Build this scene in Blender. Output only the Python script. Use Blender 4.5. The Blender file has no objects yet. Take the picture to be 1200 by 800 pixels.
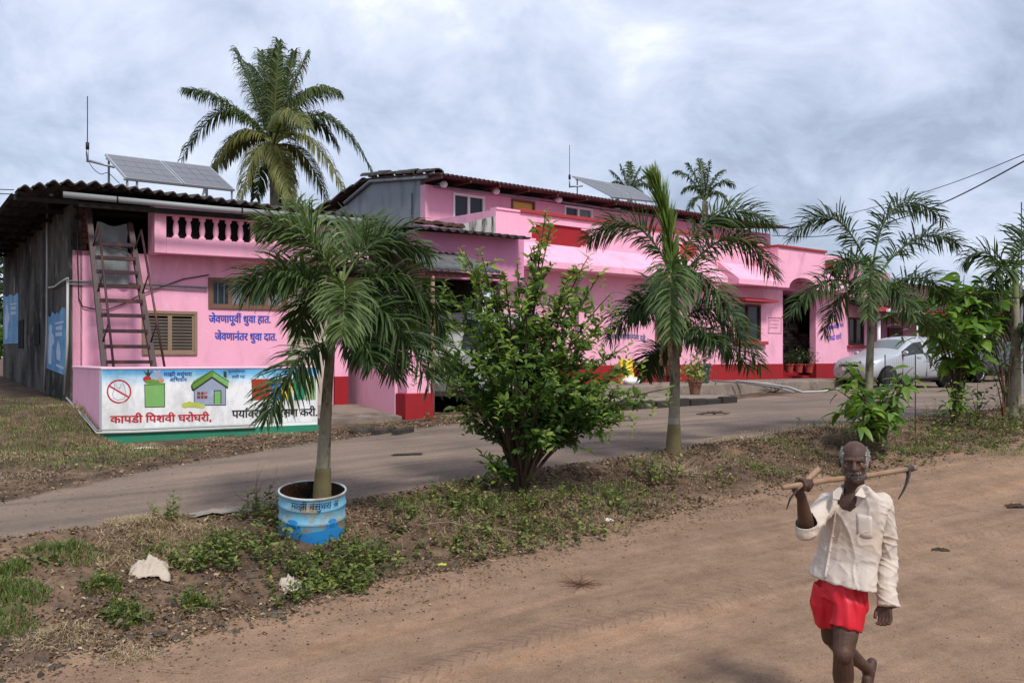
import bpy, math, random
import numpy as np
from mathutils import Vector, Matrix, noise as mnoise
R = math.radians
random.seed(7); rng = np.random.default_rng(7)
scene = bpy.context.scene
COL = scene.collection

# ------------------------------------------------------------------ camera
FL, HZ, CZ = 1150.0, 418.0, 2.1          # focal length and horizon row in 1200 px units, eye height
cam = bpy.data.cameras.new('camera'); camo = bpy.data.objects.new('camera', cam); COL.objects.link(camo)
cam.sensor_width = 36; cam.lens = 36 * FL / 1200; cam.shift_y = (HZ - 400) / 1200
cam.clip_end = 5000; cam.clip_start = 0.05
camo.location = (0, 0, CZ); camo.rotation_euler = (R(90), 0, 0)
scene.camera = camo

# ------------------------------------------------------------------ world, sun, exposure
SUN_EL, SUN_AZ = R(50), R(28)
world = bpy.data.worlds.new('World'); scene.world = world; world.use_nodes = True
nt = world.node_tree; nt.nodes.clear()
def N(nt, t, **kw):
    n = nt.nodes.new(t)
    for k, v in kw.items():
        if k.startswith('i_'): n.inputs[int(k[2:])].default_value = v
        else: setattr(n, k, v)
    return n
def ramp(nt, pts, interp='LINEAR'):
    n = nt.nodes.new('ShaderNodeValToRGB'); cr = n.color_ramp; cr.interpolation = interp
    while len(cr.elements) < len(pts): cr.elements.new(0.5)
    for e, (p, c) in zip(cr.elements, pts):
        e.position = p; e.color = (*c, 1) if len(c) == 3 else c
    return n
def build_world():
    L = nt.links.new
    sky = N(nt, 'ShaderNodeTexSky', sky_type='NISHITA', sun_disc=False, sun_elevation=SUN_EL, sun_rotation=SUN_AZ)
    sc = N(nt, 'ShaderNodeVectorMath', operation='SCALE'); sc.inputs[3].default_value = 0.09
    L(sky.outputs[0], sc.inputs[0])
    tc = N(nt, 'ShaderNodeTexCoord'); sx = N(nt, 'ShaderNodeSeparateXYZ'); L(tc.outputs['Generated'], sx.inputs[0])
    ab = N(nt, 'ShaderNodeMath', operation='MAXIMUM'); L(sx.outputs[2], ab.inputs[0]); ab.inputs[1].default_value = 0.0
    ad = N(nt, 'ShaderNodeMath', operation='ADD'); L(ab.outputs[0], ad.inputs[0]); ad.inputs[1].default_value = 0.50
    dx = N(nt, 'ShaderNodeMath', operation='DIVIDE'); L(sx.outputs[0], dx.inputs[0]); L(ad.outputs[0], dx.inputs[1])
    dy = N(nt, 'ShaderNodeMath', operation='DIVIDE'); L(sx.outputs[1], dy.inputs[0]); L(ad.outputs[0], dy.inputs[1])
    cb = N(nt, 'ShaderNodeCombineXYZ'); L(dx.outputs[0], cb.inputs[0]); L(dy.outputs[0], cb.inputs[1]); cb.inputs[2].default_value = 3.7
    n1 = N(nt, 'ShaderNodeTexNoise'); n1.inputs['Scale'].default_value = 1.5; n1.inputs['Detail'].default_value = 9; n1.inputs['Roughness'].default_value = 0.55; n1.inputs['Distortion'].default_value = 0.5
    n2 = N(nt, 'ShaderNodeTexNoise'); n2.inputs['Scale'].default_value = 4.4; n2.inputs['Detail'].default_value = 7; n2.inputs['Roughness'].default_value = 0.62; n2.inputs['Distortion'].default_value = 0.4
    L(cb.outputs[0], n1.inputs['Vector']); L(cb.outputs[0], n2.inputs['Vector'])
    mx = N(nt, 'ShaderNodeMix', data_type='FLOAT'); mx.inputs[0].default_value = 0.5
    L(n1.outputs[0], mx.inputs[2]); L(n2.outputs[0], mx.inputs[3])
    rp = ramp(nt, [(0.38, (.21, .243, .318)), (0.45, (.285, .325, .415)), (0.51, (.355, .39, .485)), (0.57, (.42, .45, .535)), (0.65, (.575, .595, .63))])
    L(mx.outputs[0], rp.inputs[0])
    mc = N(nt, 'ShaderNodeMix', data_type='RGBA'); mc.inputs[0].default_value = 0.90
    L(sc.outputs[0], mc.inputs[6]); L(rp.outputs[0], mc.inputs[7])
    bg = N(nt, 'ShaderNodeBackground'); bg.inputs[1].default_value = 1.0
    L(mc.outputs[2], bg.inputs[0])
    out = N(nt, 'ShaderNodeOutputWorld'); L(bg.outputs[0], out.inputs[0])
build_world()
sun = bpy.data.lights.new('sun', 'SUN'); suno = bpy.data.objects.new('sun', sun); COL.objects.link(suno)
sun.energy = 1.75; sun.angle = R(10); sun.color = (1, .96, .9)
# light comes from behind the camera, high up and a little from the right
suno.rotation_euler = Vector((math.sin(SUN_AZ) * math.cos(SUN_EL), math.cos(SUN_AZ + math.pi) * math.cos(SUN_EL), math.sin(SUN_EL))).to_track_quat('Z', 'Y').to_euler()
suno.location = (0, 0, 30)
for n in nt.nodes:
    if n.type == 'TEX_SKY': n.sun_rotation = math.pi - SUN_AZ
vs = scene.view_settings; vs.view_transform = 'Standard'; vs.look = 'None'; vs.exposure = 1.0; vs.gamma = 1

# ------------------------------------------------------------------ helpers
def P(px, py, d): return Vector(((px - 600) / FL * d, d, CZ - (py - HZ) / FL * d))
def S(r, g, b, f=1.0):
    def c(x):
        x /= 255.0
        return (x / 12.92 if x <= .04045 else ((x + .055) / 1.055) ** 2.4) * f
    return (c(r), c(g), c(b))
def tag(o, label=None, cat=None, group=None, kind=None):
    if label: o['label'] = label
    if cat: o['category'] = cat
    if group: o['group'] = group
    if kind: o['kind'] = kind
    return o
def empty(name, loc=(0, 0, 0), rz=0.0, parent=None):
    o = bpy.data.objects.new(name, None); COL.objects.link(o); o.location = loc; o.rotation_euler = (0, 0, rz)
    o.empty_display_size = .2
    if parent: o.parent = parent
    return o
def link_mesh(name, me, mat=None, parent=None, smooth=False):
    o = bpy.data.objects.new(name, me); COL.objects.link(o)
    if parent: o.parent = parent
    if mat is not None:
        for m in (mat if isinstance(mat, (list, tuple)) else [mat]): me.materials.append(m)
    if smooth: me.shade_smooth()
    return o
def copy_tree(o, parent=None):
    c = o.copy(); COL.objects.link(c); c.parent = parent
    for ch in list(o.children): copy_tree(ch, c)
    return c
def bevel(o, w=.012, seg=2):
    m = o.modifiers.new('bevel', 'BEVEL'); m.width = w; m.segments = seg; m.limit_method = 'ANGLE'
    return o
def ortho(t):
    t = t.normalized(); a = Vector((0, 0, 1)) if abs(t.z) < .9 else Vector((1, 0, 0))
    s = t.cross(a).normalized(); return s, s.cross(t).normalized()
class MB:
    def __init__(s): s.v = []; s.f = []; s.m = []
    def add(s, vs, fs, m=0):
        b = len(s.v); s.v += [tuple(v) for v in vs]; s.f += [tuple(i + b for i in f) for f in fs]; s.m += [m] * len(fs); return s
    def box(s, x0, x1, y0, y1, z0, z1, m=0, mat=None):
        vs = [Vector((x, y, z)) for z in (z0, z1) for y in (y0, y1) for x in (x0, x1)]
        if mat is not None: vs = [mat @ v for v in vs]
        return s.add(vs, [(0, 2, 3, 1), (4, 5, 7, 6), (0, 1, 5, 4), (2, 6, 7, 3), (0, 4, 6, 2), (1, 3, 7, 5)], m)
    def tube(s, pts, rad, n=8, m=0, cap=True):
        pts = [Vector(p) for p in pts]; k = len(pts)
        if not isinstance(rad, (list, tuple)): rad = [rad] * k
        t0 = (pts[1] - pts[0]); a, b = ortho(t0); vs = []; fs = []
        for i, p in enumerate(pts):
            t = (pts[min(i + 1, k - 1)] - pts[max(i - 1, 0)]).normalized()
            a = (a - t * a.dot(t)).normalized(); b = t.cross(a)
            r = rad[i]; r = r if isinstance(r, (list, tuple)) else (r, r)
            vs += [p + a * (math.cos(2 * math.pi * j / n) * r[0]) + b * (math.sin(2 * math.pi * j / n) * r[1]) for j in range(n)]
        for i in range(k - 1):
            for j in range(n):
                fs.append((i * n + j, i * n + (j + 1) % n, (i + 1) * n + (j + 1) % n, (i + 1) * n + j))
        if cap: fs += [tuple(range(n))[::-1], tuple(range((k - 1) * n, k * n))]
        return s.add(vs, fs, m)
    def prism(s, poly, a0, a1, axis='x', m=0):
        """poly: 2D points in the plane across the axis, extruded a0..a1"""
        n = len(poly)
        def mk(p, a): return {'x': (a, p[0], p[1]), 'y': (p[0], a, p[1]), 'z': (p[0], p[1], a)}[axis]
        vs = [mk(p, a0) for p in poly] + [mk(p, a1) for p in poly]
        fs = [tuple(range(n)), tuple(range(n, 2 * n))[::-1]] + [(i, i + n, (i + 1) % n + n, (i + 1) % n) for i in range(n)]
        return s.add(vs, fs, m)
    def lathe(s, prof, n=16, c=(0, 0, 0), m=0):
        vs = []; fs = []; k = len(prof)
        for r, z in prof: vs += [(c[0] + math.cos(2 * math.pi * j / n) * r, c[1] + math.sin(2 * math.pi * j / n) * r, c[2] + z) for j in range(n)]
        for i in range(k - 1):
            for j in range(n): fs.append((i * n + j, i * n + (j + 1) % n, (i + 1) * n + (j + 1) % n, (i + 1) * n + j))
        return s.add(vs, fs, m)
    def ell(s, c, r, n=16, k=10, mat=None, m=0):
        vs = []; fs = []
        for i in range(k + 1):
            ph = math.pi * i / k
            for j in range(n):
                th = 2 * math.pi * j / n
                v = Vector((r[0] * math.sin(ph) * math.cos(th), r[1] * math.sin(ph) * math.sin(th), r[2] * math.cos(ph)))
                if mat is not None: v = mat @ v
                vs.append(v + Vector(c))
        for i in range(k):
            for j in range(n): fs.append((i * n + j, (i + 1) * n + j, (i + 1) * n + (j + 1) % n, i * n + (j + 1) % n))
        return s.add(vs, fs, m)
    def mesh(s, name):
        me = bpy.data.meshes.new(name); me.from_pydata(s.v, [], s.f)
        if any(s.m): me.polygons.foreach_set('material_index', s.m)
        import bmesh
        bm = bmesh.new(); bm.from_mesh(me); bmesh.ops.recalc_face_normals(bm, faces=bm.faces); bm.to_mesh(me); bm.free()
        return me
    def build(s, name, mat=None, parent=None, smooth=False):
        return link_mesh(name, s.mesh(name), mat, parent, smooth)
def np_mesh(name, V, Fc, mat=None, parent=None, var=None, smooth=False):
    """V (n,3), Fc (m,k) faces of equal size; var (m,) a number per face"""
    me = bpy.data.meshes.new(name); V = np.asarray(V, dtype=np.float32); Fc = np.asarray(Fc, dtype=np.int32); k = Fc.shape[1]
    me.vertices.add(len(V)); me.vertices.foreach_set('co', V.ravel())
    me.loops.add(Fc.size); me.loops.foreach_set('vertex_index', Fc.ravel())
    me.polygons.add(len(Fc)); me.polygons.foreach_set('loop_start', np.arange(len(Fc), dtype=np.int32) * k)
    me.update(calc_edges=True)
    if var is not None:
        a = me.attributes.new('var', 'FLOAT', 'FACE'); a.data.foreach_set('value', np.asarray(var, dtype=np.float32))
    return link_mesh(name, me, mat, parent, smooth)

# ------------------------------------------------------------------ materials
def new_mat(name):
    m = bpy.data.materials.new(name); m.use_nodes = True
    return m, m.node_tree, m.node_tree.nodes['Principled BSDF'], m.node_tree.links.new
def noise_node(nt, vec, scale, detail=5, rough=.55, dist=0, stretch=None):
    n = N(nt, 'ShaderNodeTexNoise'); n.inputs['Scale'].default_value = scale; n.inputs['Detail'].default_value = detail
    n.inputs['Roughness'].default_value = rough; n.inputs['Distortion'].default_value = dist
    if stretch:
        mp = N(nt, 'ShaderNodeMapping'); mp.inputs['Scale'].default_value = stretch
        nt.links.new(vec, mp.inputs[0]); nt.links.new(mp.outputs[0], n.inputs['Vector'])
    else: nt.links.new(vec, n.inputs['Vector'])
    return n
def mixc(nt, fac, a, b, blend='MIX'):
    n = N(nt, 'ShaderNodeMix', data_type='RGBA', blend_type=blend)
    for i, x in ((0, fac), (6, a), (7, b)):
        if hasattr(x, 'links'): nt.links.new(x, n.inputs[i])
        elif i == 0: n.inputs[0].default_value = x
        else: n.inputs[i].default_value = (*x, 1)
    return n.outputs[2]
def M(name, col, rough=.8, var=.25, vs=3.0, bump=.15, bs=30, spec=.3, metal=0, stain=None, stain_amt=(.5, .75), stain_s=(2, 2, .5), ss=1.6, stain2=None):
    m, nt, b, L = new_mat(name)
    tc = N(nt, 'ShaderNodeTexCoord'); v = tc.outputs['Object']
    n1 = noise_node(nt, v, vs, 6, .6)
    dark = tuple(c * (1 - var) for c in col); light = tuple(min(1, c * (1 + var * .5)) for c in col)
    c = mixc(nt, n1.outputs[0], dark, light)
    if stain:
        n2 = noise_node(nt, v, ss, 7, .62, .3, stain_s)
        rp = ramp(nt, [(stain_amt[0], (0, 0, 0)), (stain_amt[1], (1, 1, 1))]); L(n2.outputs[0], rp.inputs[0])
        c = mixc(nt, rp.outputs[0], c, stain)
    if stain2:
        n3 = noise_node(nt, v, ss * 3.1, 6, .7, .2)
        rp = ramp(nt, [(.55, (0, 0, 0)), (.72, (1, 1, 1))]); L(n3.outputs[0], rp.inputs[0])
        c = mixc(nt, rp.outputs[0], c, stain2)
    L(c, b.inputs['Base Color'])
    b.inputs['Roughness'].default_value = rough; b.inputs['Specular IOR Level'].default_value = spec; b.inputs['Metallic'].default_value = metal
    if bump:
        nb = noise_node(nt, v, bs, 6, .65)
        bp = N(nt, 'ShaderNodeBump'); bp.inputs['Strength'].default_value = bump; bp.inputs['Distance'].default_value = .02
        L(nb.outputs[0], bp.inputs['Height']); L(bp.outputs[0], b.inputs['Normal'])
    return m
def leaf_mat(name, cols, rough=.45, transl=.25, spec=.4):
    m, nt, b, L = new_mat(name)
    at = N(nt, 'ShaderNodeAttribute', attribute_name='var')
    rp = ramp(nt, [(i / (len(cols) - 1), c) for i, c in enumerate(cols)]); L(at.outputs['Fac'], rp.inputs[0])
    tc = N(nt, 'ShaderNodeTexCoord'); n = noise_node(nt, tc.outputs['Object'], 9, 3)
    c = mixc(nt, n.outputs[0], rp.outputs[0], (.02, .03, .01)); 
    hs = N(nt, 'ShaderNodeMix', data_type='RGBA'); hs.inputs[0].default_value = .55
    L(c, hs.inputs[6]); L(rp.outputs[0], hs.inputs[7])
    L(hs.outputs[2], b.inputs['Base Color']); b.inputs['Roughness'].default_value = rough; b.inputs['Specular IOR Level'].default_value = spec
    if transl:
        tr = N(nt, 'ShaderNodeBsdfTranslucent'); br = mixc(nt, 1.0, hs.outputs[2], (1.5, 1.6, .8), 'MULTIPLY'); L(br, tr.inputs[0])
        mx = N(nt, 'ShaderNodeMixShader'); mx.inputs[0].default_value = transl
        L(b.outputs[0], mx.inputs[1]); L(tr.outputs[0], mx.inputs[2])
        L(mx.outputs[0], nt.nodes['Material Output'].inputs[0])
    return m
PINK = (.84, .40, .535)
m_pink = M('pink limewash', PINK, .85, .14, 1.4, .15, 45, .2, stain=(.52, .26, .34), stain_amt=(.52, .85), stain_s=(1.6, 1.6, .6), stain2=(.86, .45, .60))
m_pink_pale = M('faded pink limewash', (.80, .42, .54), .88, .12, 2.5, .2, 40, .2, stain=(.34, .20, .20), stain_amt=(.55, .78), stain_s=(5, 5, .5), ss=1.4)
m_pink_dull = M('dull and shaded pink plaster', (.62, .24, .40), .85, .15, 2.5, .15, 40, .2)  # dull pink of far walls, also shade put into soffit and arch colour
m_red = M('red oxide paint', (.30, .014, .020), .7, .25, 3, .15, 40, .25, stain=(.22, .03, .025), stain_amt=(.55, .8))
m_redcop = M('red coping paint', (.36, .045, .05), .75, .25, 3, .15, 40, .2)
m_orangered = M('orange red panel paint', (.40, .06, .045), .75, .2, 4, .1, 40, .2)
m_grime = M('blackened plaster', (.11, .10, .085), .92, .5, 1.6, .5, 18, .15, stain=(.014, .014, .013), stain_amt=(.40, .60), stain_s=(1, 1, .75), ss=.75, stain2=(.20, .18, .15))
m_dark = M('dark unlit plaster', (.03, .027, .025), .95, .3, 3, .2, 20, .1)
m_brick = M('old dark brick', (.12, .04, .03), .9, .4, 8, .5, 30, .1)
m_rooft = M('weathered roof sheet', (.075, .065, .06), .9, .4, 4, .4, 25, .15, stain=(.02, .02, .02), stain_amt=(.5, .65))
m_tile = M('old clay tile', (.11, .065, .05), .9, .45, 6, .4, 25, .12, stain=(.02, .02, .018), stain_amt=(.45, .62), stain_s=(1, 1, 1))
m_asb = M('grey cement sheet', (.14, .14, .14), .9, .3, 3, .3, 25, .15, stain=(.04, .04, .04), stain_amt=(.48, .68))
m_greyw = M('grey plaster', (.25, .27, .29), .85, .15, 2, .2, 25, .2, stain=(.16, .17, .19), stain_amt=(.5, .7))
m_pipe = M('white plastic pipe', (.42, .42, .40), .5, .15, 6, .05, 30, .4, stain=(.25, .24, .22), stain_amt=(.58, .8))
m_gutter = M('grey plastic gutter', (.23, .24, .24), .45, .15, 3, .05, 30, .4, stain=(.25, .25, .25), stain_amt=(.55, .8))
m_metalbr = M('brown painted steel', (.042, .018, .020), .55, .3, 8, .1, 60, .4, stain=(.13, .05, .03), stain_amt=(.55, .7))
m_wood = M('brown window wood', (.17, .09, .06), .7, .3, 7, .25, 40, .3)
m_wood2 = M('light brown wood', (.26, .18, .12), .7, .3, 7, .25, 40, .3)
m_wooddk = M('dark red wood', (.09, .025, .018), .6, .35, 7, .2, 40, .3)
m_glass = M('dark window glass', (.022, .032, .036), .18, .1, 2, 0, 10, .25)
m_glass2 = M('grey glass', (.16, .17, .17), .2, .2, 2, 0, 10, .6)
m_white = M('white paint', (.78, .78, .76), .6, .08, 4, .05, 40, .3)
m_frame = M('white frame paint', (.72, .72, .72), .5, .08, 4, .05, 40, .3)
m_black = M('soot black', (.012, .012, .012), .9, .2, 4, .1, 30, .1)  # plain black for trim; also the colour of shade sheets and holes
m_wire = M('black cable', (.02, .02, .02), .6, .1, 4, 0, 30, .3)
m_steel = M('galvanised steel', (.30, .31, .32), .45, .2, 8, .05, 40, .5, metal=.6)
m_tarp = M('grey tarpaulin', (.24, .26, .265), .75, .2, 5, .5, 9, .25, stain=(.13, .14, .14), stain_amt=(.5, .7), stain_s=(3, 3, .7))
m_conc = M('old concrete', (.25, .20, .165), .92, .3, 2, .35, 20, .15, stain=(.10, .085, .07), stain_amt=(.5, .72), stain_s=(1, 1, 1), stain2=(.33, .28, .23))
m_concdk = M('mossy black concrete', (.045, .04, .035), .95, .4, 4, .5, 18, .1, stain=(.12, .10, .085), stain_amt=(.55, .75), stain_s=(1, 1, 1))
m_beige = M('beige plaster', (.48, .40, .33), .9, .15, 3, .15, 30, .15, stain=(.30, .23, .18), stain_amt=(.5, .75))
m_yellow = M('yellow cloth', (.78, .55, .06), .8, .2, 6, .3, 20, .2)
m_trunk = M('ringed palm trunk', (.25, .23, .165), .85, .35, 7, .45, 30, .2, stain=(.07, .06, .035), stain_amt=(.50, .60), stain_s=(5, 5, 1.3), ss=1.9, stain2=(.40, .37, .31))
m_shaft = M('green crown shaft', (.16, .19, .07), .6, .3, 4, .15, 25, .3, stain=(.22, .15, .07), stain_amt=(.55, .7), stain_s=(4, 4, .5))
m_bark = M('brown bark', (.07, .048, .034), .9, .4, 8, .6, 40, .1)
m_barkred = M('red brown twig bark', (.13, .05, .035), .85, .3, 8, .4, 40, .15)
FOX = [(.024, .050, .016), (.054, .095, .027), (.10, .155, .045), (.22, .27, .10)]
m_fox = leaf_mat('foxtail leaflets', FOX, .5, .2, .25)
m_foxlt = leaf_mat('young palm leaflets', [(.05, .09, .02), (.10, .17, .03), (.22, .31, .06)], .45, .3)
m_coco = leaf_mat('coconut leaflets', [(.022, .045, .014), (.05, .085, .025), (.11, .14, .04), (.23, .22, .07)], .5, .2, .25)
m_cocoy = leaf_mat('yellowing coconut leaflets', [(.08, .10, .03), (.16, .17, .045), (.29, .26, .08)], .5, .25, .25)
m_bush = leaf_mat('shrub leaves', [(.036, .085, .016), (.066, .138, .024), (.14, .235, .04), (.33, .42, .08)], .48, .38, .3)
m_sap = leaf_mat('sapling leaves', [(.05, .12, .018), (.11, .22, .03), (.24, .38, .06)], .45, .35)
m_sapdk = leaf_mat('dark sapling leaves', [(.015, .04, .012), (.035, .075, .02), (.07, .12, .03)], .45, .2)
m_weed = leaf_mat('weed leaves', [(.05, .085, .02), (.11, .17, .035), (.24, .29, .06), (.38, .34, .10)], .6, .25)
m_grass = leaf_mat('green grass', [(.06, .12, .02), (.13, .20, .035), (.25, .28, .07)], .6, .25)
m_straw = leaf_mat('dry straw', [(.26, .17, .10), (.48, .35, .21), (.72, .58, .38)], .8, .1, .15)
m_litter = leaf_mat('leaf litter', [(.06, .036, .024), (.14, .085, .052), (.25, .16, .095), (.38, .26, .16), (.55, .44, .29)], .85, .05, .15)
m_stone = leaf_mat('rubble stone', [(.05, .036, .028), (.11, .082, .066), (.22, .17, .135)], .9, 0, .2)

# ------------------------------------------------------------------ the lie of the land
A1 = math.atan2(1150, 1800); U1 = (math.cos(A1), math.sin(A1)); V1 = (-U1[1], U1[0])
A2 = math.atan2(1150, 1300)
def uv(x, y): return x * U1[0] + y * U1[1], x * V1[0] + y * V1[1]
def xy(u, v): return u * U1[0] + v * V1[0], u * U1[1] + v * V1[1]
def _ss(t): t = np.clip(t, 0, 1); return t * t * (3 - 2 * t)
def v_dirt(u): return np.interp(u, [-4, 0, 3, 4.6, 7.7, 14, 20, 40], [6.6, 6.9, 7.1, 7.2, 7.7, 8.07, 8.5, 9.5])
def v_near(u): return np.interp(u, [-4, .8, 2, 3.7, 5.1, 7.3, 9.4, 11.8, 15, 18, 40], [8.9, 9.05, 9.2, 8.75, 8.75, 8.8, 9.0, 9.3, 9.5, 10.2, 13])
def v_far(u): return np.interp(u, [-8, -3, 1, 3, 5, 7, 10, 14, 17, 22, 40], [8.9, 9.9, 10.9, 12.3, 13.3, 14.0, 14.8, 15.9, 16.6, 18.5, 26])
def ground_h(u, v):
    u = np.asarray(u, float); v = np.asarray(v, float)
    zm = .02 + .04 * (np.clip(u, -10, 20) - 4.4)
    zd = np.interp(u, [-6, -2, 1.3, 2.85, 4.6, 7.7, 14.1, 25, 40], [-.1, 0, .12, .25, .42, .6, .93, 1.1, 1.2])
    zn = np.interp(u, [-6, .8, 3.7, 5.1, 7.3, 9.4, 11.8, 17.8, 40], [.5, .58, .70, .82, .95, 1.04, 1.13, 1.2, 1.3])
    zb = np.interp(u, [-6, 2.5, 5.9, 8, 15, 25, 40], [.86, .88, .91, 1.0, 1.08, 1.18, 1.3])
    vd, vn = v_dirt(u), v_near(u)
    h = zm + (zd - zm) * (v - 3.5) / (vd - 3.5)
    h = np.where(v < 3.5, zm + np.clip(v - 3.5, -8, 0) * .06, h)
    h = np.where(v > vd, zd + (zn - zd) * _ss((v - vd) / (vn - vd)), h)
    h = np.where(v > vn, zn + (zb - zn) * np.clip((v - vn) / (15.2 - vn), 0, 1), h)
    bank = np.interp(v, [13, 14.5, 16.5, 28], [0, .02, .42, .66]) * _ss((2.9 - u) / .35)
    h = np.where(v > 13, h + bank, h)
    h = h + np.clip(v - 15.2, 0, 60) * .004
    return h
def gz(x, y):
    u, v = uv(x, y); return float(ground_h(u, v))
def G(px, py, dz=0.0):
    """the ground point seen at a pixel"""
    k = (px - 600) / FL; prev = 1.0
    for d in np.arange(3, 90, .05):
        z = CZ - (py - HZ) / FL * d
        if z < gz(k * d, d): 
            return Vector((k * d, d, gz(k * d, d) + dz))
    return Vector((k * 40, 40, gz(k * 40, 40)))
def vnoise(X, Y, s, seed=0, oct=3):
    """value noise on arrays"""
    out = np.zeros_like(X, dtype=float); amp = 1.0; tot = 0
    for o in range(oct):
        fx = X * s * 2 ** o + seed * 17.3 + o * 5.1; fy = Y * s * 2 ** o + seed * 9.7 + o * 3.3
        ix = np.floor(fx).astype(np.int64); iy = np.floor(fy).astype(np.int64); tx = fx - ix; ty = fy - iy
        tx = tx * tx * (3 - 2 * tx); ty = ty * ty * (3 - 2 * ty)
        def h(a, b):
            n = (a * 374761393 + b * 668265263 + (seed + o) * 1442695041) & 0xffffffff
            n = ((n ^ (n >> 13)) * 1274126177) & 0xffffffff
            return ((n ^ (n >> 16)) & 0xffff) / 65535.0
        out += amp * ((h(ix, iy) * (1 - tx) + h(ix + 1, iy) * tx) * (1 - ty) + (h(ix, iy + 1) * (1 - tx) + h(ix + 1, iy + 1) * tx) * ty)
        tot += amp; amp *= .5
    return out / tot
def fine_h(u, v):
    """ground height with its small relief"""
    h = ground_h(u, v); x, y = xy(u, v)
    vd, vn, vf = v_dirt(u), v_near(u), v_far(u)
    verge = _ss((v - vd + .25) / .4) * _ss((vn + .1 - v) / .4)
    yard = _ss((v - vf) / .5)
    h = h + ((vnoise(x, y, 2.2, 1, 4) - .5) * .22 + (vnoise(x, y, 7.0, 6, 3) - .5) * .07) * verge + (vnoise(x, y, 1.5, 2, 4) - .5) * .10 * yard * _ss((40 - v) / 10)
    dirt = 1 - _ss((v - vd + .3) / .5)
    rut = np.sin((v * 1.0 + .25 * vnoise(u, v, .25, 3, 2)) * 2 * math.pi / 1.7) * .012 + (vnoise(u * .25, v * 3.0, 1.0, 4, 4) - .5) * .05 + (vnoise(x, y, 7, 5, 3) - .5) * .012
    h = h + rut * dirt * np.exp(-np.clip(u - 25, 0, 50) / 10)
    return h
def build_ground():
    ug = np.concatenate([[-900, -400, -150, -60, -30, -18], np.arange(-12, -4, .35), np.arange(-4, 12, .055), np.arange(12, 24, .13), np.arange(24, 46, .6), [50, 60, 80, 120, 200, 400, 900]])
    vg = np.concatenate([[-900, -400, -120, -40, -15, -6], np.arange(-3, 2, .35), np.arange(2, 11, .05), np.arange(11, 18, .11), np.arange(18, 40, .7), [44, 50, 60, 80, 120, 200, 400, 900]])
    Ug, Vg = np.meshgrid(ug, vg, indexing='ij'); nu, nv = Ug.shape
    Z = fine_h(np.clip(Ug, -12, 60), np.clip(Vg, -8, 60)); X, Y = xy(Ug, Vg)
    vert = np.stack([X, Y, Z], -1).reshape(-1, 3)
    wob = (vnoise(Ug, Vg, .9, 8, 3) - .5) * .5; wob2 = (vnoise(Ug, Vg, 3.5, 9, 3) - .5) * .25
    vd, vn, vf = v_dirt(Ug), v_near(Ug), v_far(Ug)
    paved = _ss((Vg - vn + .08 + wob2 * .8) / .16) * _ss((vf + .05 - Vg + wob2 * 1.2 + wob * .4) / .16)
    dirt = 1 - _ss((Vg - vd + .1 + wob * .5 + wob2 * .7) / .35)
    # the trodden path that links the two roads at the left edge
    pth = np.exp(-((Ug - .35 - (Vg - 8) * .28) / .62) ** 2) * _ss((Vg - 6.2) / .8) * _ss((9.6 - Vg) / .6)
    I = np.arange(nu * nv).reshape(nu, nv)
    F = np.stack([I[:-1, :-1], I[1:, :-1], I[1:, 1:], I[:-1, 1:]], -1).reshape(-1, 4)
    cu = (Ug[:-1, :-1] + Ug[1:, 1:]).ravel() / 2; cv = (Vg[:-1, :-1] + Vg[1:, 1:]).ravel() / 2
    zone = np.zeros(len(F), int); zone[cv < v_dirt(cu)] = 1; zone[(cv > v_near(cu)) & (cv < v_far(cu))] = 2
    m, nt, b, L = new_mat('ground surface')
    tc = N(nt, 'ShaderNodeTexCoord'); v = tc.outputs['Object']
    ap = N(nt, 'ShaderNodeAttribute', attribute_name='paved'); ad = N(nt, 'ShaderNodeAttribute', attribute_name='dirt'); ar = N(nt, 'ShaderNodeAttribute', attribute_name='along')
    n1 = noise_node(nt, v, .55, 7, .6); n2 = noise_node(nt, v, 3.2, 8, .65); n3 = noise_node(nt, v, 22, 6, .7)
    st = noise_node(nt, ar.outputs['Vector'], 1.0, 8, .62, .4, (.22, 2.2, 1)); st2 = noise_node(nt, ar.outputs['Vector'], 1.0, 6, .6, .2, (.5, 7, 1))
    # dirt road
    r1 = ramp(nt, [(.30, (.222, .150, .107)), (.48, (.275, .184, .127)), (.60, (.310, .204, .137)), (.74, (.385, .218, .124))]); L(st.outputs[0], r1.inputs[0])
    r2 = ramp(nt, [(.3, (.74, .72, .70)), (.7, (1.12, 1.1, 1.08))]); L(n2.outputs[0], r2.inputs[0])
    cd = mixc(nt, 1.0, r1.outputs[0], r2.outputs[0], 'MULTIPLY')
    r2b = ramp(nt, [(.35, (.82, .8, .78)), (.65, (1.08, 1.08, 1.08))]); L(st2.outputs[0], r2b.inputs[0]); cd = mixc(nt, .5, cd, r2b.outputs[0], 'MULTIPLY')
    n4 = noise_node(nt, v, 75, 5, .75); r7 = ramp(nt, [(.32, (.62, .60, .58)), (.5, (1, 1, 1)), (.7, (1.25, 1.24, 1.22))]); L(n4.outputs[0], r7.inputs[0]); cd = mixc(nt, .95, cd, r7.outputs[0], 'MULTIPLY')
    n5 = noise_node(nt, v, 11, 5, .7, .5); r8 = ramp(nt, [(.34, (.78, .76, .74)), (.55, (1.03, 1.03, 1.03))]); L(n5.outputs[0], r8.inputs[0]); cd = mixc(nt, .35, cd, r8.outputs[0], 'MULTIPLY')
    # verge and yard soil
    r3 = ramp(nt, [(.3, (.05, .034, .024)), (.5, (.11, .073, .05)), (.7, (.22, .145, .095))]); L(n2.outputs[0], r3.inputs[0])
    cs = mixc(nt, .5, r3.outputs[0], r2.outputs[0], 'MULTIPLY')
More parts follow.
